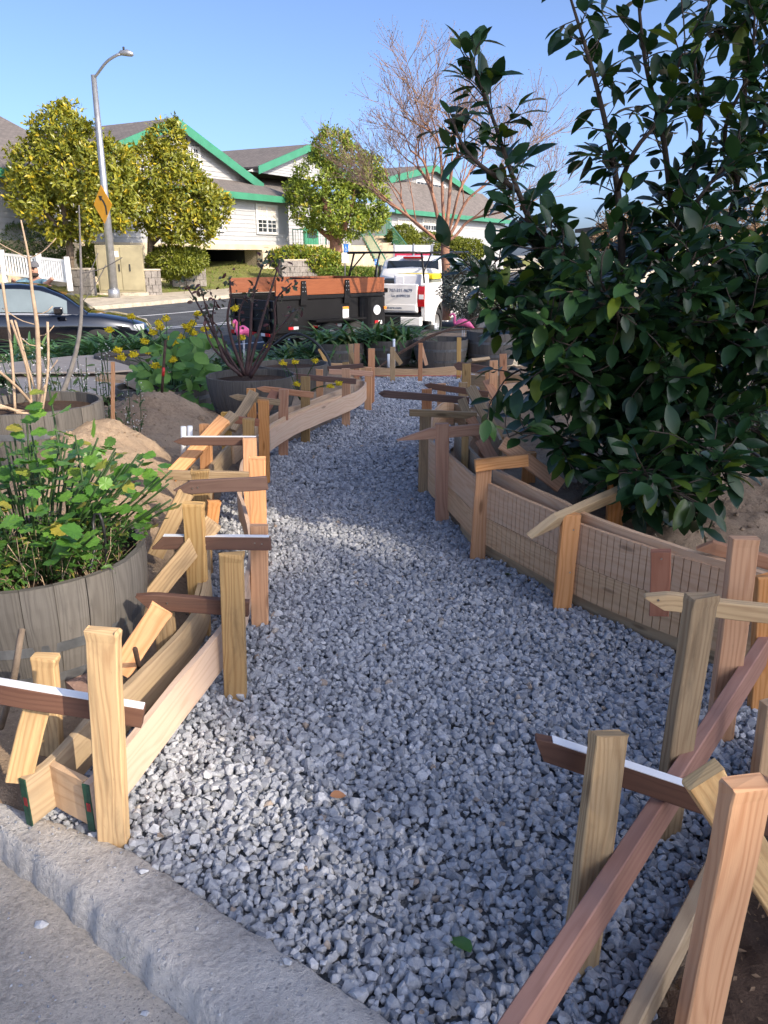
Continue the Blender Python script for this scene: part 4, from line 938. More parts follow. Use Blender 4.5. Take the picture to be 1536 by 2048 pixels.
def sapling(name, label, pts, r0, mat, side):
    t = thing(name, label, 'sapling', D(*pts[0])); mb = MB(); L = catmull([D(*p) for p in pts], .06); mb.tube(L, [max(.003, r0 * (1 - i / len(L)) + .003) for i in range(len(L))], 7); mb.build('trunk', mat, t)
    tb = MB()
    for (i, dx, dz) in side:
        b = L[int(i * (len(L) - 1))]; e = b + V((dx, rnd(-.05, .05), dz)); tb.tube(catmull([b, lerp(b, e, .5) + V((0, 0, -.02)), e], .04), .003, 5)
    tb.build('twigs', mat, t)
sapling('sapling', 'leafless pale sapling with side twigs in front of the black car', [(82,830,4.8),(78,740,4.8),(74,650,4.8),(64,580,4.8),(58,520,4.8),(42,440,4.8)], .018, M['bark_pale'], ((.25,.12,.10),(.38,-.08,.06),(.45,.10,.06),(.52,-.2,.10),(.56,.12,.05),(.82,-.3,.2),(.8,.18,.12)))
sapling('sapling', 'thin curved grey sapling leaning over the plywood sheets', [(118,800,5.4),(135,760,5.4),(153,700,5.4),(162,640,5.4),(163,580,5.4),(161,500,5.4),(158,410,5.4)], .017, M['bark_grey'], ((.55,.2,.25),(.62,.12,.2),(.7,.3,.1)))
# red-tipped rod and weathered stake standing in the dirt
o = plank('survey_stake', D(226,880,5.6), D(226,724,5.6), .026, .02, YX, M['fir'], None); tag(o, 'slim weathered stake standing upright in the dirt mound', 'stake')
mb = MB(); mb.tube([D(323,795,6.5), D(331,680,6.5)], .012, 8); ro = mb.build('marker_rod', M['rust'], None); tag(ro, 'dark rod with red band stuck in the mound by the collards', 'rod')
mb = MB(); mb.tube([D(326,752,6.494), D(327.5,735,6.494)], .0128, 8); mb.build('red_band', plain('red_paint', (.45, .02, .02), .5), ro)

# collards with yellow flowers
co = thing('collard_plant', 'collard greens with broad leaves and yellow flowers left of the rose bush tub', 'plant', (TUB_D[0], TUB_D[1], .2))
ov = [np_mesh('leaf', T_OVAL[0] * [1, rnd(.95, 1.3), 1], T_OVAL[1], None, True, M['collard']) for _ in range(4)]
inv = co.matrix_basis.inverted(); st = MB()
for i in range(290):
    px, py = rnd(270, 445), rnd(672, 818); y = rnd(7.2, 8.3)
    if py < 730 and (px < 295 or px > 420 or random.random() < .35): continue
    q = D(px, py, y); d = V((random.gauss(0, 1), random.gauss(-.4, .8), rnd(-.9, .6))).normalized(); s = rnd(.09, .19); n = V((rnd(-.7, .7), rnd(-1.3, -.1), .8))
    dd, ss, nn = frames(np.array([d[:]]), np.array([n[:]])); m = Matrix((dd[0], ss[0], nn[0])).transposed() @ Matrix.Diagonal((s, s, s)); putl('leaf', ov[i % 4], co, None, inv @ Matrix.Translation(q) @ m.to_4x4())
heads = [(262,636,8),(332,640,8),(317,648,8),(219,662,7.4),(306,667,8),(320,658,8),(343,680,8),(372,655,8),(385,650,8),(380,662,8),(396,630,8),(387,668,8),(363,677,8),(410,660,8),(417,677,8),(289,685,7.6),(294,705,7.6),(236,703,7.0),(267,711,7.0),(243,717,7.0),(346,722,7.3),(312,734,7.3),(470,620,7.8),(482,678,7.8),(364,695,7.8),(350,690,7.8)]
for px, py, y in heads:
    h = D(px, py, y); flower_head(h, .042, 60, 'flower_head', M['petal_yellow'], co); b = D(lerp(px, 345, .75), 770, 7.8); st.tube(catmull([b, lerp(b, h, .5) + V((0, 0, .08)), h], .08), .004, 5)
st.build('flower_stalks', M['celery_mass'], co)
co2 = thing('flowering_stem', 'low sprawling yellow flower stems between the grey tub and the left forms', 'flower', D(600, 790, 6.9)); st = MB()
for px, py in ((567,728),(590,726),(631,724),(661,774),(678,769),(594,770),(533,694)):
    h = D(px, py, 6.7 if py > 700 else 7.6); flower_head(h, .032, 40, 'flower_head', M['petal_yellow'], co2); b = D(600, 800, 6.9); st.tube(catmull([b, lerp(b, h, .5) + V((0, 0, .05)), h], .06), .0035, 5)
st.build('stems', M['celery_mass'], co2)

# rose bush
rb = thing('rose_bush', 'dark stemmed rose bush with few maroon leaves in the grey tub', 'shrub', (TUB_C[0], TUB_C[1], .46)); rm = MB(); P = []
RB = [[(485,752),(450,720),(425,650),(408,600),(400,570)],[(480,750),(440,690),(405,625),(385,590),(372,572)],[(490,750),(470,700),(455,640),(462,590),(458,560)],[(495,752),(510,690),(530,620),(545,570),(560,520)],[(492,750),(500,680),(505,600),(520,545),(535,510)],[(500,755),(540,690),(550,650),(552,600),(585,565)],[(482,750),(430,700),(410,655),(412,620)],[(497,752),(525,700),(565,650),(590,620)],[(488,752),(478,680),(480,620),(500,580)],[(484,750),(455,705),(440,660),(425,640),(430,600)]]
for k, br in enumerate(RB):
    y = TUB_C[1] + rnd(-.15, .2); L = catmull([D(px, py, lerp(TUB_C[1], y, i / 4)) for i, (px, py) in enumerate(br)], .05); n = len(L)
    rm.tube(L, [lerp(.021 if k < 6 else .014, .005, i / n) for i in range(n)], 6)
    for i in range(n // 2, n):
        for _ in range(9 if i > n * .85 else 1): P.append((L[i] + V((random.gauss(0, .04), random.gauss(0, .04), random.gauss(0, .035))))[:])
rm.build('stems', M['rose_stem'], rb)
P = np.array(P); L = RS.uniform(.03, .065, len(P)); v, f, t = leaf_batch(P, rand_dirs(len(P)), rand_dirs(len(P)) * .5 + [0, -.3, .6], L, L * .9, T_OVAL, RS.rand(len(P))); put('foliage', np_mesh('foliage', v, f, t, False, M['rose_leaf']), rb)['kind'] = 'stuff'

# strap-leaved clumps
def strap_clump(label, c, z, n, L0, spread, name='agapanthus', group='strap leaf clumps', wsc=1.0):
    t = thing(name, label, 'plant', (c[0], c[1], z), 0, group)
    a = RS.uniform(0, 2 * np.pi, n); n = int(n * 1.7); a = RS.uniform(0, 2 * np.pi, n); up = RS.uniform(.6, 2.2, n); P = np.stack([c[0] + RS.normal(0, spread, n), c[1] + RS.normal(0, spread * .7, n), np.full(n, z)], 1)
    Dd = np.stack([np.cos(a), np.sin(a), up], 1); Nn = np.stack([-np.cos(a) * up, -np.sin(a) * up, np.ones(n)], 1); L = RS.uniform(.6, 1.15, n) * L0
    v, f, tt = leaf_batch(P, Dd, Nn, L, np.full(n, .66 * wsc), T_STRAP, RS.rand(n), RS.uniform(.35, 1.1, n)); put('foliage', np_mesh('foliage', v, f, tt, False, M['strap']), t)['kind'] = 'stuff'
    return t
k = 0
for px, y, n, L0, z, lab in ((600,12.2,150,.62,-.1,'leafy strap leaf clump behind the black tub, left in the far planting'), (640,12.7,170,.60,-.1,'strap leaf clump hiding the leftmost far tub'), (676,12.2,110,.55,.24,'strap leaves spilling over the leftmost tub of the far row'), (700,13.4,170,.55,-.2,'strap leaf clump under the middle of the black trailer'), (775,12.4,90,.60,.26,'arching strap leaves growing in the second far tub'), (760,13.8,150,.5,-.2,'strap leaf clump below the white disc on the trailer'), (820,13.7,150,.5,-.2,'strap leaf clump below the truck bumper'), (880,13.8,150,.5,-.2,'strap leaf clump behind the pink flamingo beside the truck wheel'), (940,13.6,120,.5,-.2,'strap leaf clump below the silvery bush'), (560,11.2,70,.5,-.1,'small strap leaf clump beside the left flamingo'), (250,12.2,170,.95,-.1,'strap leaf clump in front of the car hood'), (205,11.8,170,.95,-.1,'strap leaf clump below the car front door'), (310,12.3,160,.85,-.1,'strap leaf clump at the car nose'), (30,10.6,120,.75,-.1,'strap leaf clump at the left edge below the car'), (100,12.0,150,.85,-.1,'strap leaf clump below the car rear door'), (160,11.2,120,.7,-.1,'strap leaf clump between plywood and car'), (520,12.6,130,.55,-.2,'strap leaf clump beneath the trailer rear gate'), (455,12.8,110,.5,-.25,'strap leaf clump on the verge left of the trailer gate')):
    p = D(px, 650, y); strap_clump(lab, (p.x, p.y), z, n, L0, .22)

# tall weeds with white flowers
def weed(label, px, y, z, n, h, sx, white=True, name='white_flower_weed'):
    p = D(px, 700, y); t = thing(name, label, 'weeds', (p.x, y, z)); mb = MB(); P = []; W = []
    for i in range(n):
        b = V((p.x + random.gauss(0, sx), y + random.gauss(0, .12), z)); e = b + V((random.gauss(0, .10), random.gauss(0, .05), h * rnd(.5, 1.0))); mb.tube(catmull([b, lerp(b, e, .5) + V((rnd(-.03, .03), 0, 0)), e], .1), .0032, 4, False)
        for k in range(14): P.append((b.lerp(e, rnd(0, .8)) + V((random.gauss(0, .03), random.gauss(0, .03), 0)))[:])
        for k in range(14): W.append((b.lerp(e, rnd(.72, 1.02)) + V((random.gauss(0, .018), random.gauss(0, .018), random.gauss(0, .01))))[:])
    mb.build('stems', M['weed'], t)['kind'] = 'stuff'; P = np.array(P); L = RS.uniform(.03, .08, len(P)); v, f, tt = leaf_batch(P, rand_dirs(len(P)), rand_dirs(len(P)) * .5 + [0, -.2, .8], L, L * .6, T_LEAF, RS.rand(len(P))); put('foliage', np_mesh('foliage', v, f, tt, False, M['weed']), t)['kind'] = 'stuff'
    if white:
        W = np.array(W); L = RS.uniform(.010, .018, len(W)); v, f, tt = leaf_batch(W, rand_dirs(len(W)), rand_dirs(len(W)) + [0, -.3, .5], L, L * 1.4, T_SMALL, RS.rand(len(W))); put('blossom', np_mesh('blossom', v, f, tt, False, M['petal_white']), t)['kind'] = 'stuff'
weed('tall weedy stems with tiny white flowers in front of the car front door', 145, 5.9, .15, 26, .80, .20)
weed('white flowered weeds at the left edge behind the bare stems', 15, 5.6, .2, 16, .75, .14)
weed('white flowered weeds between the dirt mounds', 190, 5.9, .05, 26, .42, .16)
weed('weeds growing in front of the sunlit tub at far left', 30, 5.3, .1, 14, .5, .2)
# plywood sheets and offcuts at left
def slab(name, label, cat, pix, z, th, mat):
    P = [G(px, py, z) for px, py in pix]; mb = MB(); n = len(P); vs = [p for p in P] + [p - V((0, 0, th)) for p in P]
    fs = [tuple(range(n)), tuple(range(2*n-1, n-1, -1))] + [(i, n+i, n+(i+1)%n, (i+1)%n) for i in range(n)]
    uvs = [];
    for f in fs: uvs += [(((vs[i].x + vs[i].y*.3), (vs[i].y + vs[i].z * 3)) if len(f) == n else (vs[i].x, vs[i].z)) for i in f]
    return tag(put(name, mesh(name, [tuple(v) for v in vs], fs, uvs, mats=[mat])), label, cat)
slab('plywood_sheet', 'lower pale plywood sheet lying flat behind the dirt mounds', 'plywood', ((20,745),(120,728),(270,735),(300,775),(255,789),(60,800)), .22, .018, M['ply'])
slab('plywood_sheet', 'upper plywood sheet stacked toward the black car', 'plywood', ((-30,730),(140,712),(190,710),(278,738),(215,743),(-40,745)), .28, .02, M['ply'])
slab('wood_offcut', 'longer pale board offcut on the plywood, left of the pair', 'offcut', ((190,757),(205,747),(285,752),(262,762)), .25, .03, M['pale'])
slab('wood_offcut', 'short pale board offcut lying across the end of the longer one', 'offcut', ((240,760),(262,750),(292,768),(275,775)), .285, .03, M['pale_pink'])
# pipes, stray rods
for (px, y0, y1, Y, lab) in ((367,925,853,4.75,'shorter white pvc pipe standing left of the crossbar'), (380,925,852,4.85,'taller white pvc pipe standing right in the pair by the mound'), (788,760,678,10.5,'tall thin white pvc pipe behind the far end board'), (777,735,708,10.2,'short white pvc pipe at the far end board')):
    mb = MB(); r = .017; a, b = D(px, y0, Y), D(px, y1, Y); mb.tube([a, b, b], [r, r, r*.75], 12); tag(mb.build('pvc_pipe', M['pvc'], None), lab, 'pipe')
for pts, lab in (([(740,745,10.6),(830,690,11.2),(905,655,11.6),(1000,615,12)], 'upper rusty rod arching in front of the pink flamingo'), ([(735,750,10.5),(810,698,11),(880,665,11.3),(960,657,11.6),(1040,660,11.8)], 'lower rusty rod curving past the tubs to the right')):
    mb = MB(); mb.tube(catmull([D(*p) for p in pts], .1), .012, 6); tag(mb.build('steel_rod', M['rust'], None), lab, 'rod')
mb = MB(); mb.tube(catmull([D(548,690,9.0), D(585,667,8.9), D(625,680,8.8), D(655,715,8.7), D(662,745,8.6)], .05), .016, 8); tag(mb.build('irrigation_pipe', M['plastic_black'], None), 'bent black irrigation pipe arching over the black tub', 'pipe')
mb = MB(); mb.tube(catmull([D(1440,880,4.6), D(1490,897,4.5), D(1545,930,4.4)], .05), .011, 6); tag(mb.build('irrigation_pipe', M['plastic_black'], None), 'black irrigation pipe lying on the soil at the right edge', 'pipe')
mb = MB(); mb.tube([D(1512,945,4.15), D(1550,930,4.2)], .012, 8); tag(mb.build('irrigation_pipe', M['plastic_black'], None), 'short cut end of black pipe below the longer one at right', 'pipe')
# stick and stone by the near tub
mb = MB(); mb.tube(catmull([G(2,1455,.08), D(25,1370,1.95), D(42,1270,2.05), D(45,1258,2.06)], .03), [.008,.010,.011,.012,.010] and .010, 7); tag(mb.build('dry_branch', M['bark'], None), 'knotty dry branch leaning against the nearest tub', 'branch')
tv, tf = STONES[7]; o = put('rough_rock', np_mesh('rough_rock', tv * [.16, .12, .10], tf, None, False, plain('reddish_rock', (.22, .14, .11), .9, var=.3, scale=12, bmp=.8)), None, None, Matrix.Translation(G(150,1385,.08) + V((0, .12, -.01)))); tag(o, 'reddish brown rock under the nearest tub by the broken stake', 'rock')
mb = MB(); mb.tube([G(283,1355,.06), D(270,1298,2.1)], .008, 7); tag(mb.build('steel_pin', M['rust'], None), 'short dark steel pin beside the nearest left brace', 'pin')
# pink flamingos
def flamingo(label, px, py, Y, s, rz, zg):
    c = D(px, py, Y); t = thing('flamingo', label, 'flamingo', (c.x, c.y, zg), 0, 'pink garden flamingos'); R = Matrix.Translation(c) @ Matrix.Rotation(rz, 4, 'Z')
    mb = MB(); body = [R @ V((x*s, 0, z*s)) for x, z in ((-.13,.0),(-.10,.02),(-.05,.045),(.02,.05),(.08,.03),(.13,-.005),(.18,-.04),(.20,-.055))]; mb.tube(body, [q*s for q in (.012,.035,.055,.062,.055,.038,.018,.004)], 14); mb.build('body', M['pink'], t)
    nk = catmull([R @ V((x*s, 0, z*s)) for x, z in ((-.09,.0),(-.135,.06),(-.13,.13),(-.15,.175),(-.185,.18),(-.205,.15))], .015); mb = MB(); mb.tube(nk, [lerp(.024, .018, i/len(nk))*s for i in range(len(nk))], 10); mb.build('neck', M['pink'], t)
    mb = MB(); mb.tube([R @ V((x*s, 0, z*s)) for x, z in ((-.203,.153),(-.212,.13),(-.208,.108),(-.198,.097))], [.016*s, .014*s, .008*s, .002*s], 8); mb.build('beak', plain('pale_beak', (.55, .35, .12), .5), t)
    for dx in (.0, .03):
        mb = MB(); p = R @ V((dx*s, 0, -.02*s)); mb.tube([p, V((p.x, p.y, zg))], .005, 6); mb.build('leg', M['steel'], t)
flamingo('pink plastic flamingo standing in the raised bed by the tall dark tub', 925, 651, 12.9, 1.0, 0, -.1)
flamingo('pink plastic flamingo half hidden behind the rose bush stems', 485, 668, 10.9, 1.05, 1.2, -.1)
# raised bed
rbd = thing('raised_bed', 'grey timber raised bed with soil behind the far barrel tubs', 'planter', D(870, 668, 13.0)); A = [D(798,663,12.9), D(852,655,14.0), D(1050,652,13.9), D(1050,672,12.7)]
z = .28; A = [V((p.x, p.y, z)) for p in A]
for a, b in zip(A, A[1:] + A[:1]): plank('bed_board', a - V((0,0,.1)), b - V((0,0,.1)), .2, .05, V((0,0,1)), M['barrel'], rbd)
put('bed_soil', mesh('bed_soil', [tuple(p - V((0,0,.05))) for p in A], [(0,1,2,3)][::1], mats=[M['soil']]), rbd)
# silvery bush and grasses behind
def bush(name, label, c, r, n, leaf, mat, cat='bush', group=None, flat=1.0, tmpl=T_SMALL, stemmat='bark_dark', shell=.55):
    t = thing(name, label, cat, (c[0], c[1], c[2] - r[2]), 0, group); d = rand_dirs(n); rad_ = RS.uniform(shell, 1.0, n) ** .6; lump = np.array([1 + .22 * noise.noise(V(q) * 3.1 + V(c)) for q in d])
    P = d * (rad_ * lump)[:, None] * np.array(r) + np.array(c); L = RS.uniform(.6, 1.3, n) * leaf
    v, f, tt = leaf_batch(P, d + rand_dirs(n) * .9, d * .6 + rand_dirs(n) * .4 + [0, 0, .3], L, L * RS.uniform(.5, 1.0, n), tmpl, RS.rand(n)); put('foliage', np_mesh('foliage', v, f, tt, False, M[mat]), t)['kind'] = 'stuff'
    mb = MB()
    for i in range(7): a = rnd(0, 6.28); mb.tube([V((c[0], c[1], c[2] - r[2])), V((c[0] + r[0]*.5*math.cos(a), c[1] + r[1]*.5*math.sin(a), c[2] + r[2]*rnd(-.1,.5)))], [.012, .004], 5)
    mb.build('stems', M[stemmat], t); return t
p = D(945, 590, 15.0); bush('silver_bush', 'silvery grey bush in front of the white pickup door', (p.x, 15.0, p.z + .1), (.62, .5, .52), 9000, .06, 'silver')
p = D(1010, 610, 14.4); bush('silver_bush', 'lower grey green bush right of the silvery one', (p.x, 14.4, p.z), (.45, .4, .4), 2600, .05, 'weed')
p = D(1520, 880, 5.0); bush('low_shrub', 'dull blue green low shrub at the right edge behind the citrus', (2.65, 5.1, .62), (.5, .45, .4), 3000, .05, 'weed')
# leaves dropped on the gravel
for px, py, s, mt, rz, lab in ((660,1592,.05,'dry_leaf',.3,'curled orange dry leaf lying in the middle of the gravel'), (1023,1150,.055,'citrus_leaf',2.6,'small green leaf on the gravel near the right forms'), (942,1905,.075,'collard',2.2,'broad green leaf lying on the gravel near the bottom edge'), (1385,1785,.06,'dry_leaf',1.0,'brown dead leaf on the gravel by the orange stake')):
    p = G(px, py, .018); o = put('fallen_leaf', np_mesh('fallen_leaf', T_LEAF[0] * s * [1, 1.3, 1.4], T_LEAF[1], np.full(len(T_LEAF[1]), .5), True, M[mt]), None, None, Matrix.Translation(p) @ Matrix.Rotation(rz, 4, 'Z') @ Matrix.Rotation(.2, 4, 'X')); tag(o, lab, 'leaf')
# grass wisps along the kerb
P, Dd, Nn = [], [], []
for px, py in ((365,1955),(372,1965),(440,2020),(432,2005),(270,1905),(350,1945),(70,1600),(95,1590),(120,1400),(135,1390)):
    p = G(px, py, -.05 if py > 1700 else .03)
    for k in range(6): P.append((p + V((rnd(-.02, .02), rnd(-.02, .02), 0)))[:]); a = rnd(0, 6.28); Dd.append((math.cos(a), math.sin(a), .8)); Nn.append((-math.cos(a), -math.sin(a), 1))
n = len(P); v, f, t = leaf_batch(P, Dd, np.array(Nn), RS.uniform(.02, .06, n), np.full(n, .03), T_STRAP, RS.rand(n), RS.uniform(.2, .9, n)); tag(put('grass_wisps', np_mesh('grass_wisps', v, f, t, False, M['grass'])), 'thin grass wisps sprouting along the concrete kerb', 'grass', kind='stuff')
# potting bench at the right edge
pb = thing('potting_bench', 'grey timber bench carrying a blue pot at the right edge', 'bench', (3.35, 6.3, .2)); mb = MB(); a = D(1470, 565, 6.2); mb.box((a.x, 6.0, a.z - .05), (a.x + 1.4, 6.7, a.z)); mb.build('bench_top', M['barrel'], pb)
for x, y in ((a.x + .25, 6.1), (a.x + 1.2, 6.1), (a.x + .25, 6.6), (a.x + 1.2, 6.6)): mb = MB(); mb.box((x, y, .1), (x + .09, y + .09, a.z - .05)); mb.build('leg', M['barrel'], pb)
mb = MB(); mb.bar((a.x - .2, 6.2, a.z - .42), (a.x + .9, 6.2, a.z - .05), .04, .1); mb.build('brace', M['barrel'], pb)
c = D(1525, 562, 6.3); mb = MB(); mb.lathe([(.0, 0), (.10, 0), (.15, .10), (.165, .24), (.18, .26), (.18, .285), (.16, .285), (.15, .24), (0, .24)], 28, V((c.x + .02, 6.35, a.z))); tag(mb.build('glazed_pot', plain('blue_glaze', (.05, .12, .14), .15, var=.4, scale=9, spec=.8), None), 'glossy blue green glazed pot standing on the grey bench', 'pot')
# ================================================================== BUILDINGS ACROSS THE STREET
A0 = D(440, 450, 42.0); A0.z = 0.0
RZB = math.atan2(U.y, U.x)
MBW = Matrix.Translation(A0) @ Matrix.Rotation(RZB, 4, 'Z'); MBI = MBW.inverted()
def FA(px, py, d=0.0):                      # photo point on the plane d metres behind the front wall -> local (s, d, z)
    r = MBI.to_3x3() @ ray(px, py); c = MBI @ C0; t = (d - c.y) / r.y; return c + r * t
def sa(px, d=0.0): return FA(px, 450, d).x
bld = thing('office_building', 'long pale building with green trimmed gables and grey shingle roofs across the street', 'building', A0, RZB)
ZE = FA(440, 392).z; ZL1 = FA(440, 488).z; ZL0 = FA(440, 499).z; print('eave', ZE, 'lintel', ZL0, ZL1)
def siding(name, s0, s1, z0, z1, d, parent=bld, mat='siding', pitch=.21):
    vs = []; n = int((z1 - z0) / pitch) + 1
    for i in range(n):
        a, b = z0 + i * pitch, min(z0 + (i + 1) * pitch, z1); vs += [(s0, d - .028, a), (s1, d - .028, a), (s0, d - .002, b), (s1, d - .002, b)]
    fs = []
    for i in range(n):
        k = i * 4; fs.append((k, k+1, k+3, k+2))
        if i < n - 1: fs.append((k+2, k+3, k+5, k+4))
    return putl(name, mesh(name, vs, fs, mats=[M[mat]]), parent)
def slab3(name, quad, th, mat, parent=bld, uv=True):   # sloped slab from 4 local points
    q = [V(p) for p in quad]; n = (q[1] - q[0]).cross(q[3] - q[0]).normalized(); n = n if n.z > 0 else -n
    vs = q + [p - n * th for p in q]; fs = [(0,1,2,3),(7,6,5,4),(0,4,5,1),(1,5,6,2),(2,6,7,3),(3,7,4,0)]; ax = (q[1]-q[0]).normalized(); ay = n.cross(ax)
    uvs = [((vs[i]-q[0]).dot(ax), (vs[i]-q[0]).dot(ay)) for f in fs for i in f]
    bm = bmesh.new(); me = mesh(name, vs, fs, uvs, mats=[mat]); bm.from_mesh(me); bmesh.ops.recalc_face_normals(bm, faces=bm.faces[:]); bm.to_mesh(me); bm.free()
    return putl(name, me, parent)
S_L, S_R1, S_R2, S_E = sa(-260), sa(577), sa(779), sa(1010)
siding('siding_wall', S_L, S_R1, ZL1, ZE - .05, 0)
siding('siding_wall', S_R2, S_E, ZL1 - 2.2, ZE - .05, 0)
siding('recess_wall', S_R1, S_R2, ZL1 - .4, ZE + .25, 3.2)
mb = MB(); mb.box((S_R1 - .02, 0, ZL1), (S_R1, 3.2, ZE)); mb.box((S_R2, 0, ZL1 - 2), (S_R2 + .02, 3.2, ZE)); mb.box((S_L, .005, -.5), (S_L + .1, 14, ZE)); mb.box((S_E - .02, .005, -.5), (S_E, 14, ZE)); mb.buildl('return_wall', M['siding'], bld)
SG0, SG1 = sa(362), sa(521)
mb = MB(); mb.box((S_L, -.05, -1), (SG0, .25, ZL1 + .002)); mb.box((SG1, -.05, -1), (S_R1 + .6, 1.2, ZL0)); mb.box((SG0, -.05, ZL0), (S_R1 + .6, .3, ZL1 + .002)); mb.box((S_R1 + .6, 1.2, -1), (S_R2, 3.1, ZL0 + .35)); mb.buildl('stucco_base', M['concrete_tan'], bld)
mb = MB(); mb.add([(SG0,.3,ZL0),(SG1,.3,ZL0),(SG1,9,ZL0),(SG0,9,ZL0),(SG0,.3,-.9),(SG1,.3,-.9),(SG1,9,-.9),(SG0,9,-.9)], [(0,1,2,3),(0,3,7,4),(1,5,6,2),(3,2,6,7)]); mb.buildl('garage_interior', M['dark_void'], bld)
mb = MB(); mb.box((S_L, 13.5, -.5), (S_E, 13.7, ZE + 2)); mb.buildl('rear_wall', M['siding'], bld)
for s0, s1 in ((S_L, S_R1 + .35), (S_R2 - .35, S_E)):
    mb = MB(); mb.box((s0, -.72, ZE - .12), (s1, -.62, ZE + .20)); mb.box((s0, -.62, ZE - .06), (s1, 0.0, ZE - .02)); mb.buildl('eave_fascia', M['trim_green'], bld)
# gables
def gable(apex, right, d, depth, wall=True, over=.55, left_cut=None):
    a = FA(*apex, d - over); r = FA(*right, d - over); hw = abs(r.x - a.x); dz = a.z - r.z; zb = r.z
    for sgn in (-1, 1):
        e = a.x + sgn * hw; slab3('gable_roof', [(a.x, d - over + .05, a.z), (e, d - over + .05, zb), (e, d + depth, zb), (a.x, d + depth, a.z)], .12, M['shingle'])
        nx = V((sgn * dz, 0, hw)).normalized(); bw = .40
        q = [V((a.x, d - over, a.z + .02)), V((e, d - over, zb + .02)), V((e, d - over, zb - bw * 1.15)), V((a.x, d - over, a.z - bw * 1.15))]
        vs = q + [p + V((0, .06, 0)) for p in q]; m_ = mesh('bargeboard', vs, [(0,1,2,3),(7,6,5,4),(0,4,5,1),(1,5,6,2),(2,6,7,3),(3,7,4,0)], mats=[M['trim_green']]); putl('bargeboard', m_, bld)
    if wall:
        n = 11; vs = []; fs = []
        for i in range(n):                       # rows of shingled wall inside the triangle
            z0, z1 = lerp(zb - .3, a.z - .35, i / n), lerp(zb - .3, a.z - .35, (i + 1) / n); w0 = hw * (a.z - z0 - .12) / dz; w1 = hw * (a.z - z1 - .12) / dz; k = len(vs)
            vs += [(a.x - w0, d - .03, z0), (a.x + w0, d - .03, z0), (a.x + w1, d, z1), (a.x - w1, d, z1)]; fs.append((k, k+1, k+2, k+3))
        putl('gable_wall', mesh('gable_wall', vs, fs, mats=[M['siding']]), bld)
    return a, r, hw, zb
g1 = gable((355,235),(528,368),2.4,15); g2 = gable((622,288),(712,362),6.0,13); g3 = gable((873,330),(950,384),2.4,12)
slab3('pent_roof', [(sa(225), -.68, ZE + .16), (S_R1 + .4, -.68, ZE + .16), (S_R1 + .4, 2.4, g1[3] + .05), (sa(225), 2.4, g1[3] + .05)], .10, M['shingle'])
slab3('pent_roof', [(S_R2 - .4, -.68, ZE + .16), (S_E, -.68, ZE + .16), (S_E, 2.4, g3[3] + .05), (S_R2 - .4, 2.4, g3[3] + .05)], .10, M['shingle'])
ZR = FA(0, 222, 7.5).z
slab3('main_roof', [(S_L, -.68, ZE + .17), (sa(228), -.68, ZE + .17), (sa(228), 7.5, ZR), (S_L, 7.5, ZR)], .12, M['shingle'])
slab3('main_roof', [(S_L, 7.5, ZR - .002), (sa(228), 7.5, ZR - .002), (sa(228), 15, ZE), (S_L, 15, ZE)], .12, M['shingle'])
slab3('main_roof', [(S_R1, 3, ZE + .3), (S_R2, 3, ZE + .3), (S_R2, 9, ZE + 2.4), (S_R1, 9, ZE + 2.4)], .12, M['shingle'])
def window(pl, pr, pt, pb, d=0.0, nx=2, ny=3, blind=True, two=True, parent=bld):
    a = FA(pl, pt, d); b = FA(pr, pb, d); s0, s1, z0, z1 = a.x, b.x, b.z, FA((pl + pr) / 2, pt, d).z; z0 = FA((pl + pr) / 2, pb, d).z; fw = .13
    mb = MB(); y0, y1 = d - .09, d + .02
    mb.box((s0 - fw, y0, z0 - fw), (s0, y1, z1 + fw)); mb.box((s1, y0, z0 - fw), (s1 + fw, y1, z1 + fw)); mb.box((s0, y0, z1), (s1, y1, z1 + fw)); mb.box((s0 - .03, y0 - .04, z0 - fw), (s1 + .03, y1, z0))
    w = mb.buildl('window', M['trim_white'], parent)
    cols = 2 if two else 1
    for c in range(cols):
        c0, c1 = lerp(s0, s1, c / cols), lerp(s0, s1, (c + 1) / cols)
        mb = MB(); mb.box((c0, d - .045, z0), (c1, d - .035, z1)); mb.buildl('pane', M['glass_dark'], w)
        mb = MB(); bw = .035
        mb.box((c0, d - .075, z0), (c0 + .06, d - .046, z1)); mb.box((c1 - .06, d - .075, z0), (c1, d - .046, z1)); mb.box((c0 + .06, d - .074, lerp(z0, z1, .5) - .04), (c1 - .06, d - .046, lerp(z0, z1, .5) + .04))
        for i in range(1, nx): x = lerp(c0, c1, i / nx); mb.box((x - bw/2, d - .07, z0), (x + bw/2, d - .047, z1))
        for i in range(1, ny * 2):
            if i != ny: z = lerp(z0, z1, i / (ny * 2)); mb.box((c0 + .06, d - .068, z - bw/2), (c1 - .06, d - .048, z + bw/2))
        mb.buildl('muntin', M['trim_white'], w)
    if blind:
        mb = MB(); mb.box((s0 + .02, d - .0455, lerp(z0, z1, .52)), (s1 - .02, d - .0452, z1)); mb.buildl('blind', M['curtain'], w)
window(512, 552, 414, 464); window(425, 444, 435, 458, 0, 2, 1, False, False); window(795, 822, 440, 458, 0, 3, 1, True, True); window(228, 262, 424, 446, 0, 3, 1, False); window(845, 875, 440, 460, 0, 3, 1, True)
window(373, 397, 298, 333, 2.4, 2, 2, False); window(362, 376, 275, 295, 2.4, 2, 1, False, False); window(288, 296, 283, 300, 2.4, 1, 1, False, False); window(832, 888, 368, 390, 2.4, 4, 1, False)
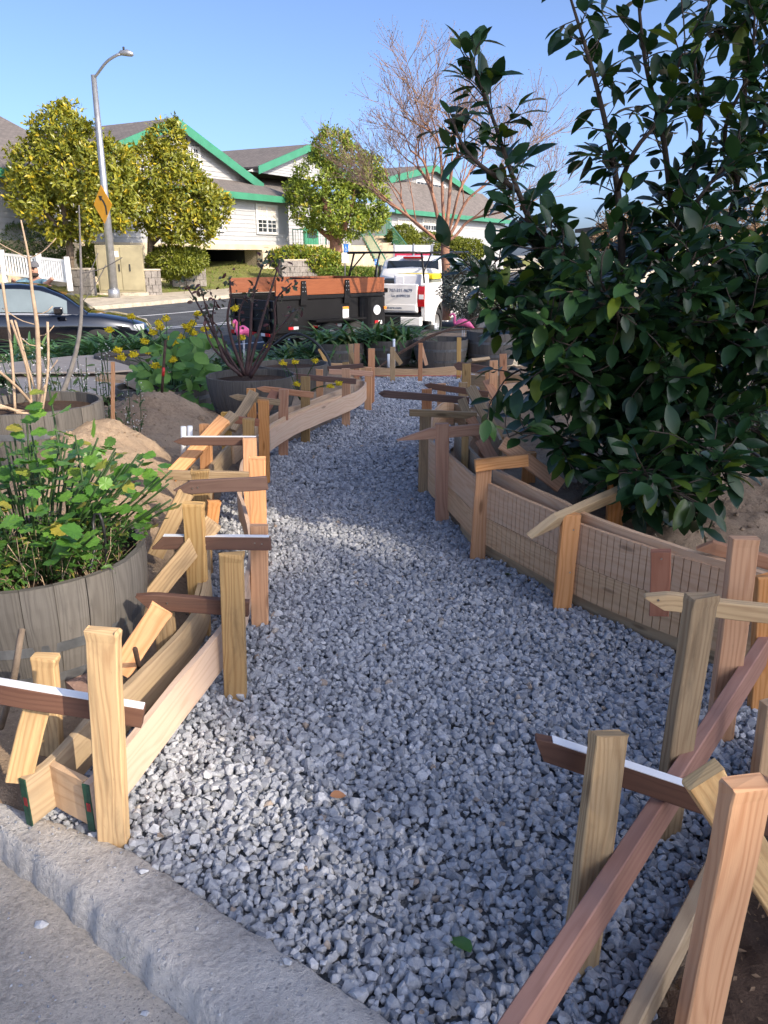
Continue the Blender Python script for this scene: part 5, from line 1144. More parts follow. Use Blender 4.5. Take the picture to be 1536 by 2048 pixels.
# entrance in the recess: door, porch railing, stairs
dA, dB = FA(606, 455, 3.2), FA(634, 492, 3.2)
mb = MB(); mb.box((dA.x, 3.06, dB.z), (dB.x, 3.18, dA.z)); dr = mb.buildl('door', M['trim_green'], bld); mb = MB(); mb.box((dA.x + .25, 3.03, dB.z + .5), (dB.x - .25, 3.055, dA.z - .2)); mb.buildl('pane', M['glass_dark'], dr)
def railing(label, P, Q, h, n, mat, name='railing', cat='railing'):
    t = thing(name, label, cat, P); mb = MB(); mb.bar(P + V((0,0,h)), Q + V((0,0,h)), .05, .05); mb.build('top_rail', mat, t); mb = MB(); mb.bar(P + V((0,0,.12)), Q + V((0,0,.12)), .04, .04); mb.build('bottom_rail', mat, t)
    for i in range(n + 1): p = lerp(P, Q, i / n); mb = MB(); mb.bar(p + V((0,0,.02 if i in (0, n) else .12)), p + V((0,0,h)), .05 if i in (0, n) else .022, .05 if i in (0, n) else .022, V((1,0,0))); mb.build('baluster', mat, t)
    return t
LW = lambda s, d, z: MBW @ V((s, d, z))
zp = FA(620, 494, 1.2).z
mb = MB(); mb.box((S_R1 + .6, 1.15, zp - .25), (S_R2 + .2, 3.1, zp)); mb.buildl('porch_floor', M['concrete_tan'], bld)
railing('teal railing along the porch beside the green door', LW(sa(585,1.3), 1.3, zp), LW(sa(650,1.3), 1.3, zp), 1.0, 13, M['trim_green'])
railing('dark railing of the porch right of the green door', LW(sa(652,1.3), 1.3, zp), LW(sa(690,1.3), 1.3, zp), 1.0, 9, M['plastic_black'])
stairs = thing('stairs', 'concrete stairs climbing to the right hand entrance of the building', 'stairs', D(790, 560, 40))
s_t, s_b = D(745, 472, 50.0), D(800, 562, 38.5); sdir = (s_b - s_t); wv = V((1.0, .15, 0)) * 1.4
for i in range(16):
    a = lerp(s_t, s_b, i / 16); b = lerp(s_t, s_b, (i + 1) / 16); mb = MB(); mb.add([V((p.x, p.y, zz)) for zz in (b.z - .15, a.z) for p in (a - wv*.45, a + wv*.55, b + wv*.55, b - wv*.45)], [(0,1,2,3),(7,6,5,4),(0,4,5,1),(1,5,6,2),(2,6,7,3),(3,7,4,0)]); mb.build('step', M['concrete_tan'], stairs)
railing('sloping green handrail on the left side of the stairs', s_t - wv*.5, s_b - wv*.5, 1.0, 26, M['trim_green'])
railing('sloping green handrail on the right side of the stairs', s_t + wv*.6, s_b + wv*.6, 1.0, 26, M['trim_green'])
railing('short teal railing at the head of the stairs', D(752,474,50.5), D(782,474,52), 1.1, 12, M['trim_green'])

# ================================================================== TREES AND HEDGES ACROSS THE STREET
def leafy_tree(name, label, base, limbs, blobs, ncl, leaf, mat, bark, per=11, r0=.16, cat='tree', gap=.25):
    t = thing(name, label, cat, base); mb = MB()
    for i, L in enumerate(limbs): P = catmull(L, .25); n = len(P); mb.tube(P, [lerp(r0 * (1 if i == 0 else .5), .03, k / n) for k in range(n)], 8)
    mb.build('trunk', bark, t)
    C = np.array([b[0][:] for b in blobs]); R = np.array([b[1] for b in blobs]); w = (R ** 2).prod(axis=1) ** .33; w /= w.sum(); P, Nn = [], []; tries = 0
    while len(P) < ncl and tries < ncl * 20:
        tries += 1; i = RS.choice(len(C), p=w); d = RS.normal(size=3); d /= np.linalg.norm(d); q = C[i] + d * R[i] * (RS.uniform(.55, 1.0) ** .5) * (1 + .25 * noise.noise(V(d * 2.5) + V((i * 5, 0, 0))))
        e = (((q - C) / R) ** 2).sum(1); e[i] = 9
        if e.min() < .45 or noise.noise(V(q) * 1.1) < -gap - .1: continue
        P.append(q); Nn.append(d * .8 + [0, 0, .5])
    P, Nn = np.array(P), np.array(Nn); Nn /= np.linalg.norm(Nn, axis=1, keepdims=True); n = len(P)
    Pp = np.repeat(P, per, 0) + RS.normal(0, leaf * .45, (n * per, 3)); Nr = np.repeat(Nn, per, 0); Dd = rand_dirs(n * per) + Nr * .7
    L = RS.uniform(.6, 1.2, n * per) * leaf; tone = np.clip(np.repeat(RS.rand(n) * .45, per) + RS.rand(n * per) * .55, 0, 1)
    v, f, tt = leaf_batch(Pp, Dd, Nr + rand_dirs(n * per) * .5, L, L * RS.uniform(.75, 1.05, n * per), T_SMALL, tone); put('crown', np_mesh('crown', v, f, tt, False, M[mat]), t)['kind'] = 'stuff'
    return t
def blob(px, py, Y, rp, k=1.0, kd=.9): r = rp / FPX * Y * .96; return (D(px, py, Y), (r, r * kd, r * k))
b1 = D(140, 545, 30.5); leafy_tree('street_tree', 'large yellow green street tree left of the lamp post', b1, [[b1, D(140,500,30.5), D(132,455,30.5), D(125,380,30.5), D(130,280,30.5)], [D(135,470,30.5), D(170,430,30.3), D(200,370,30.2)], [D(133,465,30.5), D(95,430,30.5), D(70,390,30.5)]],
    [blob(120,275,30.5,55), blob(85,345,30.5,62), blob(150,350,30.3,70), blob(205,370,30.3,58), blob(60,385,30.6,42), blob(110,415,30.4,60), blob(170,425,30.3,52), blob(225,330,30.5,40), blob(140,235,30.5,24), blob(175,290,30.5,42), blob(230,415,30.3,38)], 1500, .21, 'magnolia', M['bark'])
b2 = D(301, 550, 33.5); leafy_tree('street_tree', 'yellow green street tree in front of the white gable, right of the lamp', b2, [[b2, D(301,500,33.5), D(303,450,33.5), D(320,380,33.5), D(340,300,33.5)], [D(303,490,33.5), D(345,450,33.3), D(390,430,33.3)], [D(302,475,33.5), D(285,430,33.5), D(270,400,33.5)]],
    [blob(335,285,33.5,34), blob(300,350,33.4,55), blob(350,350,33.5,52), blob(375,400,33.3,55), blob(420,415,33.3,38), blob(300,415,33.4,50), blob(345,440,33.2,46), blob(395,450,33.2,34), blob(262,375,33.4,36), blob(345,258,33.5,16)], 1300, .21, 'magnolia', M['bark'])
b3 = D(669, 528, 46); leafy_tree('arbutus_tree', 'round green tree with red trunk before the porch', b3, [[b3, D(672,495,46), D(665,455,46), D(650,400,46), D(655,330,46)], [D(672,490,46), D(690,450,46), D(705,400,46), D(710,350,46)], [D(668,480,46), D(640,460,46), D(620,440,46)]],
    [blob(665,310,46,45), blob(640,365,46,52), blob(700,345,46,50), blob(610,405,46,36), blob(665,410,45.5,52), blob(725,395,46,48), blob(745,430,46,30), blob(620,430,45.6,30), blob(695,440,45.5,38), blob(590,380,46,20), blob(740,340,46,28), blob(675,285,46,24)], 1500, .22, 'arbutus', M['bark_red'], r0=.42)
# leafless tree in front of the pickup
bt = thing('bare_tree', 'leafless reddish barked tree with fine twigs in front of the white pickup', 'tree', D(893, 640, 15.4))
tm = MB(); fine = MB(); buds = []
def grow(p, d, L, r, lev):
    n = 5; pts = [p]; q = p; dd = d
    for i in range(n): dd = (dd + V((random.gauss(0, .11), random.gauss(0, .11), random.gauss(.03, .07)))).normalized(); q = q + dd * (L / n); pts.append(q)
    (tm if lev < 3 else fine).tube(pts, [lerp(r, r * .6, i / n) for i in range(n + 1)], 7 if lev < 3 else 4, lev < 3)
    if lev >= 5:
        buds.append(pts[-1]); buds.append(pts[-2]); return
    for k in range(4 if lev in (2, 3) else 3):
        f = random.choice((3, 4, 5)) if k else 5; a = V((random.gauss(0, 1), random.gauss(0, 1), random.gauss(.15, .5))).normalized(); nd = (dd * 1.0 + a * rnd(.45, .85)).normalized(); nd.z = max(nd.z, -.05)
        grow(pts[f], nd.normalized(), L * rnd(.62, .85), max(.0045, r * rnd(.5, .62)), lev + 1)
Y = 15.4; tm.tube(catmull([D(893,640,Y), D(893,560,Y), D(890,500,Y), D(891,482,Y)], .1), [.085,.082,.08,.085,.08,.08,.08,.08,.08,.08,.08,.08,.08,.08,.08,.08][0], 10)
for (x1, y1, x2, y2, r) in ((862,380,835,330,.042),(905,330,925,310,.042),(935,400,985,360,.034),(815,430,800,390,.032),(880,300,860,260,.036),(940,440,1000,425,.030),(845,455,775,400,.028),(850,330,820,300,.03),(920,380,950,330,.03)):
    a, b, c = D(890, 485, Y), D(x1, y1, Y + rnd(-.3, .3)), D(x2, y2, Y + rnd(-.5, .5)); P = catmull([a, lerp(a, b, .45) + V((0, 0, -.05)), b, c], .12); n = len(P); tm.tube(P, [lerp(r, r * .5, i / n) for i in range(n)], 7)
    for i in (int(n * .5), int(n * .7), int(n*.85), n - 1): grow(P[i], ((P[i] - P[i-1]).normalized() + V((random.gauss(0, .4), random.gauss(0, .4), .25))).normalized(), rnd(.5, .85), r * .45, 2)
tm.build('trunk', M['bark_red'], bt); fine.build('twigs', plain('fine_twig_bark', (.26, .17, .13), .85, var=.2), bt)['kind'] = 'stuff'
P = np.array([p[:] for p in buds]); P = np.repeat(P, 2, 0) + RS.normal(0, .03, (len(P) * 2, 3)); L = RS.uniform(.012, .03, len(P)); v, f, tt = leaf_batch(P, rand_dirs(len(P)), rand_dirs(len(P)), L, L * 1.2, T_SMALL, RS.rand(len(P))); put('seed_heads', np_mesh('seed_heads', v, f, tt, False, M['litter']), bt)['kind'] = 'stuff'
print('bare twigs', len(fine.f), len(buds))
# hedges
def hedge(label, px, py, Y, rx, ry, rz, n, leaf=.11, mat='hedge', name='hedge', cat='hedge', group=None): p = D(px, py, Y); return bush(name, label, (p.x, Y, p.z), (rx, ry, rz), int(n * 2.2), leaf * 1.5, mat, cat, group, shell=.7)
hedge('clipped rounded hedge at the right of the stairs', 805, 482, 48, .95, 1.0, .85, 2600); hedge('long clipped hedge below the right hand windows', 865, 492, 48.5, 2.2, 1.0, .7, 3800); hedge('clipped hedge block between pickup roof and building', 930, 500, 48, 1.25, .9, .6, 2400)
hedge('green shrub in front of the garage, right of the utility box', 345, 525, 33.6, 1.05, .7, .62, 2400); hedge('small bright shrub left of the utility box', 183, 520, 31.5, .45, .45, .5, 1000); hedge('yellowish shrub beside the block wall near the garage', 385, 520, 35, .6, .6, .5, 1200); hedge('sunlit ivy shrub on the bank below the porch', 610, 520, 41.5, 1.9, .9, .62, 3000, .13, 'arbutus'); hedge('small shrub by the lower stairs', 700, 548, 40, 1.5, .6, .3, 1400, .1, 'grass')
hedge('dark bare looking shrub behind the white picket fence', 45, 490, 31.5, 1.9, .7, .8, 2600, .08, 'weed')
# bank grass
gp = []
for i in range(9000):
    k = random.randint(30, 100); a, c = FS[k], B2[k]; f = rnd(0.05, .95); q = lerp(a, c, f); r = min(1, max(0, (a.y - 36) / 8)); gp.append((q.x + rnd(-.5, .5), q.y + rnd(-.5, .5), lerp(.095, .3 + .9 * r, f) - .03))
gp = np.array(gp); n = len(gp); a = RS.uniform(0, 6.28, n); v, f, tt = leaf_batch(gp, np.stack([np.cos(a), np.sin(a), np.full(n, 2.0)], 1), np.stack([-np.cos(a), -np.sin(a), np.full(n, .5)], 1), RS.uniform(.12, .34, n), np.full(n, .5), T_STRAP, RS.rand(n), RS.uniform(.2, .8, n)); tag(put('bank_grass', np_mesh('bank_grass', v, f, tt, False, M['grass'])), 'rough bright grass on the bank across the street', 'grass', kind='stuff')

# ================================================================== STREET FURNITURE
lp = D(229, 595, 28.3); lamp = thing('street_lamp', 'tall grey street lamp with curved arm carrying a yellow curve sign', 'lamp', lp)
tp = D(187, 150, 28.3); mb = MB(); mb.tube([lp, lerp(lp, tp, .5), tp], [.15, .12, .085], 14); mb.build('pole', M['steel'], lamp)
mb = MB(); mb.tube(catmull([D(187,158,28.3), D(196,146,28.2), D(213,124,28.0), D(232,111,27.9), D(243,108,27.9)], .15), .045, 8); mb.build('arm', M['steel'], lamp)
h = D(252, 108, 27.9); mb = MB(); mb.tube([h + V((-.24,0,.0)), h + V((-.16,0,.03)), h + V((.05,0,.03)), h + V((.2,0,-.01)), h + V((.24,0,-.03))], [.03,.075,.10,.07,.015], 12); lh = mb.build('lamp_head', M['steel'], lamp); mb = MB(); mb.tube([h + V((-.06,0,.11)), h + V((-.06,0,.2))], .035, 8); mb.build('photocell', M['plastic_black'], lh)
mb = MB(); mb.tube([lp + V((0,0,-.1)), lp + V((0,0,.25)), lp + V((0,0,.3))], [.2,.2,.15], 14); mb.build('pole_base', M['steel'], lamp)
sc_ = D(205.5, 409, 28.1); sg = thing('curve_sign', 'yellow diamond warning sign with black left curve arrow on the lamp', 'sign', sc_); tilt = math.atan2(41, 445)
MS = Matrix.Translation(sc_) @ Matrix.Rotation(-.55, 4, 'Z') @ Matrix.Rotation(rad(90), 4, 'X') @ Matrix.Rotation(-tilt * .2, 4, 'Z')
mb = MB(); hw = .61; mb.prism([(0,-hw),(hw*.75,0),(0,hw),(-hw*.75,0)], -.006, .006, MS); mb.build('sign_plate', plain('sign_yellow', (.72, .33, .01), .45, var=.08), sg)
mb = MB(); arr = [(.13,-.33),(.20,-.33),(.18,-.05),(.08,.12),(-.02,.20),(.03,.26),(-.17,.28),(-.10,.10),(-.06,.15),(.02,.07),(.10,-.07)]; mb.prism(arr, .0065, .009, MS); mb.build('arrow', M['plastic_black'], sg)
ub = D(240, 585, 29.6); ubx = thing('utility_box', 'tan metal utility cabinet behind the street lamp, paint patched with yellow', 'cabinet', ub, .25)
ubm = plain('patched_tan_paint', (.27, .235, .14), .6, var=.25, scale=1.6)
mb = MB(); mb.box((-.72, 0, 0), (.92, .85, 1.66), None, .02); mb.buildl('cabinet_body', ubm, ubx)
for i, (a, b) in enumerate(((-.66, .12), (.14, .88))): mb = MB(); mb.box((a, -.025, .08), (b, -.004, 1.58), None, .008); dd = mb.buildl('cabinet_door', ubm, ubx); mb = MB(); mb.box((.05 if i == 0 else .42, -.06, .75), (.09 if i == 0 else .46, -.026, 1.0)); mb.buildl('handle', M['plastic_black'], dd)
mb = MB(); mb.box((-.15, -.034, 1.25), (.08, -.0255, 1.45)); mb.buildl('notice', M['white_paint'], ubx); mb = MB(); mb.box((-.8, -.08, -.2), (1.0, .9, -.002)); mb.buildl('plinth', M['sidewalk'], ubx)
# white picket fence
pf = thing('picket_fence', 'white picket fence at the left edge behind the car', 'fence', D(140, 568, 28.6)); fa, fb, fc = D(-60, 545, 30.5), D(84, 563, 28.9), D(140, 570, 28.4)
for a, b, n in ((fa, fb, 26), (fb, fc, 12)):
    for zz in (.12, .80): mb = MB(); mb.bar(a + V((0,0,zz)), b + V((0,0,zz)), .05, .09); mb.build('rail', M['white_paint'], pf)
    for i in range(n): p = lerp(a, b, (i + .5) / n); mb = MB(); mb.bar(p + V((0,0,.12)), p + V((0,0,.80)), .065, .03, V((0,1,0))); mb.build('picket', M['white_paint'], pf)
for p in (fa, lerp(fa, fb, .5), fb, fc): mb = MB(); mb.box((p.x-.07, p.y-.07, p.z-.2), (p.x+.07, p.y+.07, p.z+.95)); mb.build('post', M['white_paint'], pf)
# block retaining walls
def block_wall(label, P, Q, h, rows, cols):
    P = P - V((0, 0, .3)); Q = Q - V((0, 0, .3)); h += .3; t = thing('block_wall', label, 'wall', P); u = (Q - P); L = u.length; u.normalize(); w = L / cols; hh = h / rows; me = None
    for r in range(rows):
        for c in range(cols + (r % 2)):
            s0 = (c - .5 * (r % 2)) * w; s1 = s0 + w; s0, s1 = max(0, s0), min(L, s1); mb = MB(); m = Matrix.Translation(P + V((0, 0, r * hh))) @ Matrix.Rotation(math.atan2(u.y, u.x), 4, 'Z'); j = rnd(0, .03); mb.box((s0 + .006, -.15 - j, .004), (s1 - .006, .15, hh - .004), m, .012); mb.build('block', M['block'], t)
    mb = MB(); mb.box((0, -.19, h), (L, .17, h + .06), Matrix.Translation(P) @ Matrix.Rotation(math.atan2(u.y, u.x), 4, 'Z'), .01); mb.build('coping', M['sidewalk'], t); return t
block_wall('dark split block wall between picket fence and utility box', D(140,588,29.2), D(190,590,28.9), .85, 4, 3)
block_wall('short grey block wall right of the utility box', D(284,583,30.2), D(322,582,30.6), .75, 4, 3)
block_wall('split block retaining wall by the garage entrance', D(341,560,35.0), D(410,560,36.0), .85, 4, 5)
block_wall('stepped block wall under the ivy bank right of the garage', D(560,545,39.5), D(640,545,41.5), .55, 3, 8)
# small signs on posts
def post_sign(label, px, ptop, pbot, Y, plates, name='parking_sign'):
    t = thing(name, label, 'sign', D(px, pbot, Y)); mb = MB(); mb.tube([D(px, pbot, Y), D(px, ptop, Y)], .03, 8); mb.build('post', M['steel'], t)
    for (x0, x1, y0, y1, c, mark) in plates:
        a, b = D(x0, y0, Y - .06), D(x1, y1, Y - .06); mb = MB(); mb.box((a.x, Y - .07, b.z), (b.x, Y - .05, a.z), None, .004); pl_ = mb.build('sign_plate', plain('sign_paint', c, .4, var=.04), t)
        if mark:
            w, h = b.x - a.x, a.z - b.z; cx, cz = (a.x + b.x) / 2, (a.z + b.z) / 2; mb = MB(); f = lambda x, z: V((cx + x * w, Y - .074, cz + z * h))
            mb.tube([f(.22 * math.cos(q) - .02, -.12 + .22 * math.sin(q)) for q in np.linspace(1.9, 6.2, 12)], .035 * w, 6); mb.tube([f(-.05, .3), f(-.03, .05), f(.14, .05), f(.22, -.18)], .04 * w, 6); mb.lathe([(.07*w, 0), (.0, .02)], 10, f(-.06, .36)); mb.build('wheelchair_symbol', M['white_paint'], pl_)
post_sign('blue accessible parking sign with white plate below, left of the stairs', 690, 487, 556, 36, ((687,697,488,505,(.02,.16,.5),True),(683,698,506,526,(.75,.75,.76),False)))
post_sign('small blue parking sign beside the trailer and stairs', 754, 516, 556, 33, ((749,757,518,530,(.02,.2,.6),True),))
mb = MB(); mb.tube([D(762,556,33), D(762,532,33), D(762,530,33)], [.10,.10,.02], 10); tag(mb.build('bollard', M['plastic_black'], None), 'short black bollard right of the small blue sign', 'bollard')
rs_ = thing('board_sign', 'large white and red notice board behind the pickup', 'sign', D(825, 545, 34)); a, m_, b = D(789, 490, 34), D(789, 507, 34), D(862, 536, 34)
mb = MB(); mb.box((a.x, 34, m_.z), (b.x, 34.08, a.z)); mb.build('white_panel', M['white_paint'], rs_); mb = MB(); mb.box((a.x, 34, b.z), (b.x, 34.08, m_.z)); rp = mb.build('red_panel', plain('sign_red', (.42, .02, .06), .5, var=.08), rs_)
for x in (a.x - .05, (a.x + b.x) / 2, b.x): mb = MB(); mb.box((x, 33.96, b.z - 1.2), (x + .07, 34.1, a.z + .05)); mb.build('post', M['steel'], rs_)
for r_ in range(3):
    for c_ in range(2): mb = MB(); x = lerp(a.x, b.x, .06 + .5 * c_); z = lerp(m_.z, b.z, .25 + .22 * r_); mb.box((x, 33.985, z), (x + (.55 if r_ else .4), 33.998, z + .06)); mb.build('text_line', M['white_paint'], rp)

# ================================================================== VEHICLES
def wheel(t, x, y, z, r, w, rim=True, side=-1):
    m = Matrix.Translation((x, y, z)) @ Matrix.Rotation(rad(90), 4, 'X'); mb = MB(); pr = [(r*.62,-w/2),(r*.9,-w/2),(r,-w*.3),(r,w*.3),(r*.9,w/2),(r*.62,w/2)]
    n = 28; vs = [m @ V((q*math.cos(2*math.pi*j/n), q*math.sin(2*math.pi*j/n), zz)) for q, zz in pr for j in range(n)]; fs = [(i*n+j, i*n+(j+1)%n, (i+1)*n+(j+1)%n, (i+1)*n+j) for i in range(5) for j in range(n)]; mb.add(vs, fs, True)
    o = mb.buildl('wheel', M['rubber'], t); mb = MB(); pr = [(r*.63,-w*.3),(r*.55,-w*.42),(r*.5,-w*.2),(r*.15,-w*.25),(0.001,-w*.25),(.001,w*.25),(r*.5,w*.2),(r*.55,w*.42),(r*.63,w*.3)]
    vs = [m @ V((q*math.cos(2*math.pi*j/n), q*math.sin(2*math.pi*j/n), zz)) for q, zz in pr for j in range(n)]; mb.add(vs, [(i*n+j, i*n+(j+1)%n, (i+1)*n+(j+1)%n, (i+1)*n+j) for i in range(len(pr)-1) for j in range(n)], True)
    mb.buildl('rim', M['steel'], o); return o
XZ = lambda y: Matrix(((1,0,0,0),(0,0,1,y),(0,1,0,0),(0,0,0,1)))       # polygon (x,z) pulled along y
def text(body, size, m, parent, mat, name='lettering', ex=.002):
    cu = bpy.data.curves.new(name, 'FONT'); cu.body = body; cu.size = size; cu.extrude = ex; tmp = bpy.data.objects.new(name, cu); COL.objects.link(tmp); dg = bpy.context.evaluated_depsgraph_get(); me = bpy.data.meshes.new_from_object(tmp.evaluated_get(dg)); bpy.data.objects.remove(tmp); me.materials.clear(); me.materials.append(mat); return putl(name, me, parent, None, m)
carpaint = plain('dark_blue_black_paint', (.003, .004, .008), .12, 0.0, .1, 3, .7, 1.0); whitepaint = plain('white_car_paint', (.80, .80, .79), .25, 0, .02, 2, .5, .6)
# sedan
front = D(303, 650, 15.9); hd = V((math.cos(rad(14)), math.sin(rad(14)), 0)); cc = V((front.x, 15.9, 0)) - hd * 2.37
car = thing('sedan', 'glossy black sedan parked at the left in front of the picket fence', 'car', (cc.x, cc.y, ZN + .03), rad(14))
X_ = [-2.36,-2.2,-1.7,-1.2,-.6,0,.6,1.0,1.5,2.0,2.25,2.37]; BELT = [.80,.88,.95,.95,.93,.91,.89,.90,.86,.76,.66,.55]; LOW = [.35,.26,.2,.2,.2,.2,.2,.2,.2,.2,.24,.34]; WB = [.68,.82,.9,.91,.91,.91,.91,.91,.9,.84,.7,.5]
def loft(rows): k = len(rows[0]); vs = [p for r in rows for p in r]; return vs, [(i*k+j, (i+1)*k+j, (i+1)*k+j+1, i*k+j+1) for i in range(len(rows)-1) for j in range(k-1)]
rows = []
for x, b, l, w in zip(X_, BELT, LOW, WB):
    half = [(w*.86, l), (w*.97, l+.06), (w, lerp(l, b, .35)), (w*.99, lerp(l, b, .62)), (w*1.0, lerp(l, b, .70)), (w*.965, b-.03), (w*.90, b+.005), (w*.5, b+.045), (0, b+.055)]; rows.append([V((x, y, z)) for y, z in half] + [V((x, -y, z)) for y, z in half[-2::-1]])
vs, fs = loft(rows); n = len(rows[0]); fs += [tuple(range(n))[::-1], tuple(range((len(rows)-1)*n, len(rows)*n))]; bm = bmesh.new(); me = mesh('body', vs, fs, smooth=True, mats=[carpaint]); bm.from_mesh(me); bmesh.ops.recalc_face_normals(bm, faces=bm.faces[:]); bm.to_mesh(me); bm.free(); putl('body', me, car)
CX = [-1.95,-1.5,-1.0,-.4,.1,.5,.85,1.25]; CT = [.95,1.22,1.39,1.45,1.455,1.41,1.25,.93]; CWB = [.80,.84,.85,.855,.855,.85,.83,.80]; CWT = [.72,.62,.60,.60,.60,.60,.63,.72]; CB = [.93,.93,.93,.92,.91,.90,.89,.89]
def cab_rows(X, T, B, wb, wt, o=0.0): return [[V((x, y, z)) for y, z in ((a+o, b-.02), (lerp(a, c, .85)+o, lerp(b, t, .85)), (c+o-.02, lerp(b, t, .96)), (c*.75, t+o), (0, t+.015+o), (-c*.75, t+o), (-c-o+.02, lerp(b, t, .96)), (-lerp(a, c, .85)-o, lerp(b, t, .85)), (-a-o, b-.02))] for x, t, b, a, c in zip(X, T, B, wb, wt)]
vs, fs = loft(cab_rows(CX, CT, CB, CWB, CWT)); bm = bmesh.new(); me = mesh('cabin', vs, fs, smooth=True, mats=[carpaint]); bm.from_mesh(me); bmesh.ops.recalc_face_normals(bm, faces=bm.faces[:]); bm.to_mesh(me); bm.free(); putl('cabin', me, car)
def side_glass(t, x0, x1, X, T, B, wb, wt, f0, f1, s, mat, n=8, slant=0.0, name='side_window', off=.012):
    vs = []
    for i in range(n + 1):
        x = lerp(x0, x1, i / n); 
        for f in (f0, f1):
            xx = x; b, tt, a, c = (interp(xx, X, q) for q in (B, T, wb, wt)); y = lerp(a, c, f) + off; vs.append(V((xx, s * y, lerp(b, tt, f))))
    fs = [(2*i, 2*i+2, 2*i+3, 2*i+1) for i in range(n)]; fs = [f[::-1] for f in fs] if s > 0 else fs; return putl(name, mesh(name, vs, fs, smooth=True, mats=[mat]), t)
for s in (-1, 1):
    side_glass(car, -1.55, -.42, CX, CT, CB, CWB, CWT, .10, .84, s, M['glass_car']); side_glass(car, -.30, .92, CX, CT, CB, CWB, CWT, .10, .84, s, M['glass_car'])
    side_glass(car, -1.7, 1.1, CX, CT, CB, CWB, CWT, .015, .07, s, M['steel'], 10, 0, 'chrome_strip', .008)
    mb = MB(); mb.box((.72, s*1.0 - .09, .92), (.88, s*1.0 + .09, 1.06), None, .03); mb.buildl('mirror', carpaint, car)
    mb = MB(); mb.box((1.98, s*.62 - .16, .58), (2.26, s*.62 + .16, .70), None, .03); mb.buildl('headlight', plain('headlight_glass', (.5, .52, .55), .1, var=.05), car)
    for x in (-.15, .78): mb = MB(); mb.box((x - .9, s*.915 - .012, .76), (x - .72, s*.915 + .012, .79), None, .005); mb.buildl('door_handle', carpaint, car)
    for x in (-1.42, 1.42): wheel(car, x, s*.80, .33, .33, .22)
for (x0, x1, nm) in ((.56, 1.2, 'windscreen'), (-1.85, -1.1, 'rear_window')):
    vs = []
    for i in range(5):
        x = lerp(x0, x1, i / 4); t_, c_ = interp(x, CX, CT), interp(x, CX, CWT)
        for y in (-.9, -.45, 0, .45, .9): vs.append(V((x, y * c_ * .82, t_ + .022 - .006 * abs(y))))
    putl(nm, mesh(nm, vs, [(i*5+j, (i+1)*5+j, (i+1)*5+j+1, i*5+j+1) for i in range(4) for j in range(4)], smooth=True, mats=[M['glass_dark']]), car)
# pickup
tail = V((-.02, 18.15, 0)); ph = rad(68); pk = thing('pickup_truck', 'white pickup truck with ladder rack towing the black trailer', 'truck', (tail.x, tail.y, ZN + .03), ph)
arch = lambda cx, r: [(cx + r*math.cos(a), .42 + r*math.sin(a)) for a in np.linspace(math.pi, 0, 13)]
for s in (-1, 1):
    poly = [(0.06,.55),(.0,.9),(.0,1.33),(.06,1.36),(1.86,1.36),(1.86,.45)] + [(1.08+.50,.45)] + arch(1.08, .5)[::-1] + [(1.08-.5,.5)]
    mb = MB(); mb.prism([(x, z) for x, z in poly], 0, .09, XZ(s*.96 - .045)); mb.buildl('bed_side', whitepaint, pk)
    ring = []
    for a in np.linspace(math.pi, 0, 17): ring.append((1.08 + .58*math.cos(a), .42 + .58*math.sin(a)))
    for a in np.linspace(0, math.pi, 17): ring.append((1.08 + .49*math.cos(a), .42 + .49*math.sin(a)))
    mb = MB(); mb.prism(ring, 0, .05, XZ(s*1.02 - .025)); mb.buildl('fender_flare', whitepaint, pk)
    wheel(pk, 1.08, s*.82, .40, .40, .27); wheel(pk, 4.75, s*.82, .40, .40, .27)
    mb = MB(); mb.prism([(-.02,.86),(-.03,1.0),(-.025,1.2),(0.0,1.30),(.16,1.28),(.12,1.1),(.14,.95),(.10,.86)], 0, .16, XZ(s*.93 - .07)); tl = mb.buildl('taillight', plain('red_lens', (.45, .012, .015), .12, var=.1, spec=.7), pk); mb = MB(); mb.box((-.036, s*.93 - .05, 1.02), (-.02, s*.93 + .06, 1.12), None, .004); mb.buildl('reverse_lens', M['pvc'], tl)
mb = MB(); mb.box((-.03, -.84, .72), (.05, .84, 1.345), None, .025); tg = mb.buildl('tailgate', whitepaint, pk); mb = MB(); mb.box((-.045, -.80, .76), (-.028, .80, .90), None, .01); mb.buildl('tailgate_ledge', whitepaint, tg)
mb = MB(); mb.box((-.045, -.13, 1.16), (-.028, .06, 1.25), None, .008); hm = mb.buildl('tailgate_handle', M['plastic_black'], tg)
RT = Matrix(((0,0,-1,-.033),(-1,0,0,0),(0,1,0,0),(0,0,0,1)))       # text lies on the tailgate, reading left to right from behind
blue = plain('blue_lettering', (.10, .13, .20), .5)
text('707-331-9679', .098, Matrix.Translation((0, -.16, 1.17)) @ RT, tg, blue); text('Lic #1090220', .080, Matrix.Translation((0, -.22, 1.06)) @ RT, tg, blue); text('wislandcare.com', .085, Matrix.Translation((-.0145, .10, .80)) @ RT, tg, blue)
mb = MB(); mb.box((-.16, -.95, .46), (.02, .95, .66), None, .03); bp = mb.buildl('bumper', M['plastic_black'], pk)
for s in (-1, 1): mb = MB(); mb.box((-.17, s*.72 - .25, .44), (-.02, s*.72 + .25, .645), None, .03); mb.buildl('bumper_end', whitepaint, bp)
mb = MB(); mb.box((-.172, -.03, .50), (-.162, .30, .65), None, .003); lpz = mb.buildl('licence_plate', M['white_paint'], bp); mb = MB(); mb.box((-.1745, .0, .55), (-.1722, .27, .60)); mb.buildl('plate_characters', blue, lpz)
mb = MB(); mb.box((.05, -.9, .62), (1.86, .9, .70)); mb.box((1.80, -.92, .70), (1.86, .92, 1.36)); mb.buildl('bed_floor', M['plastic_black'], pk)
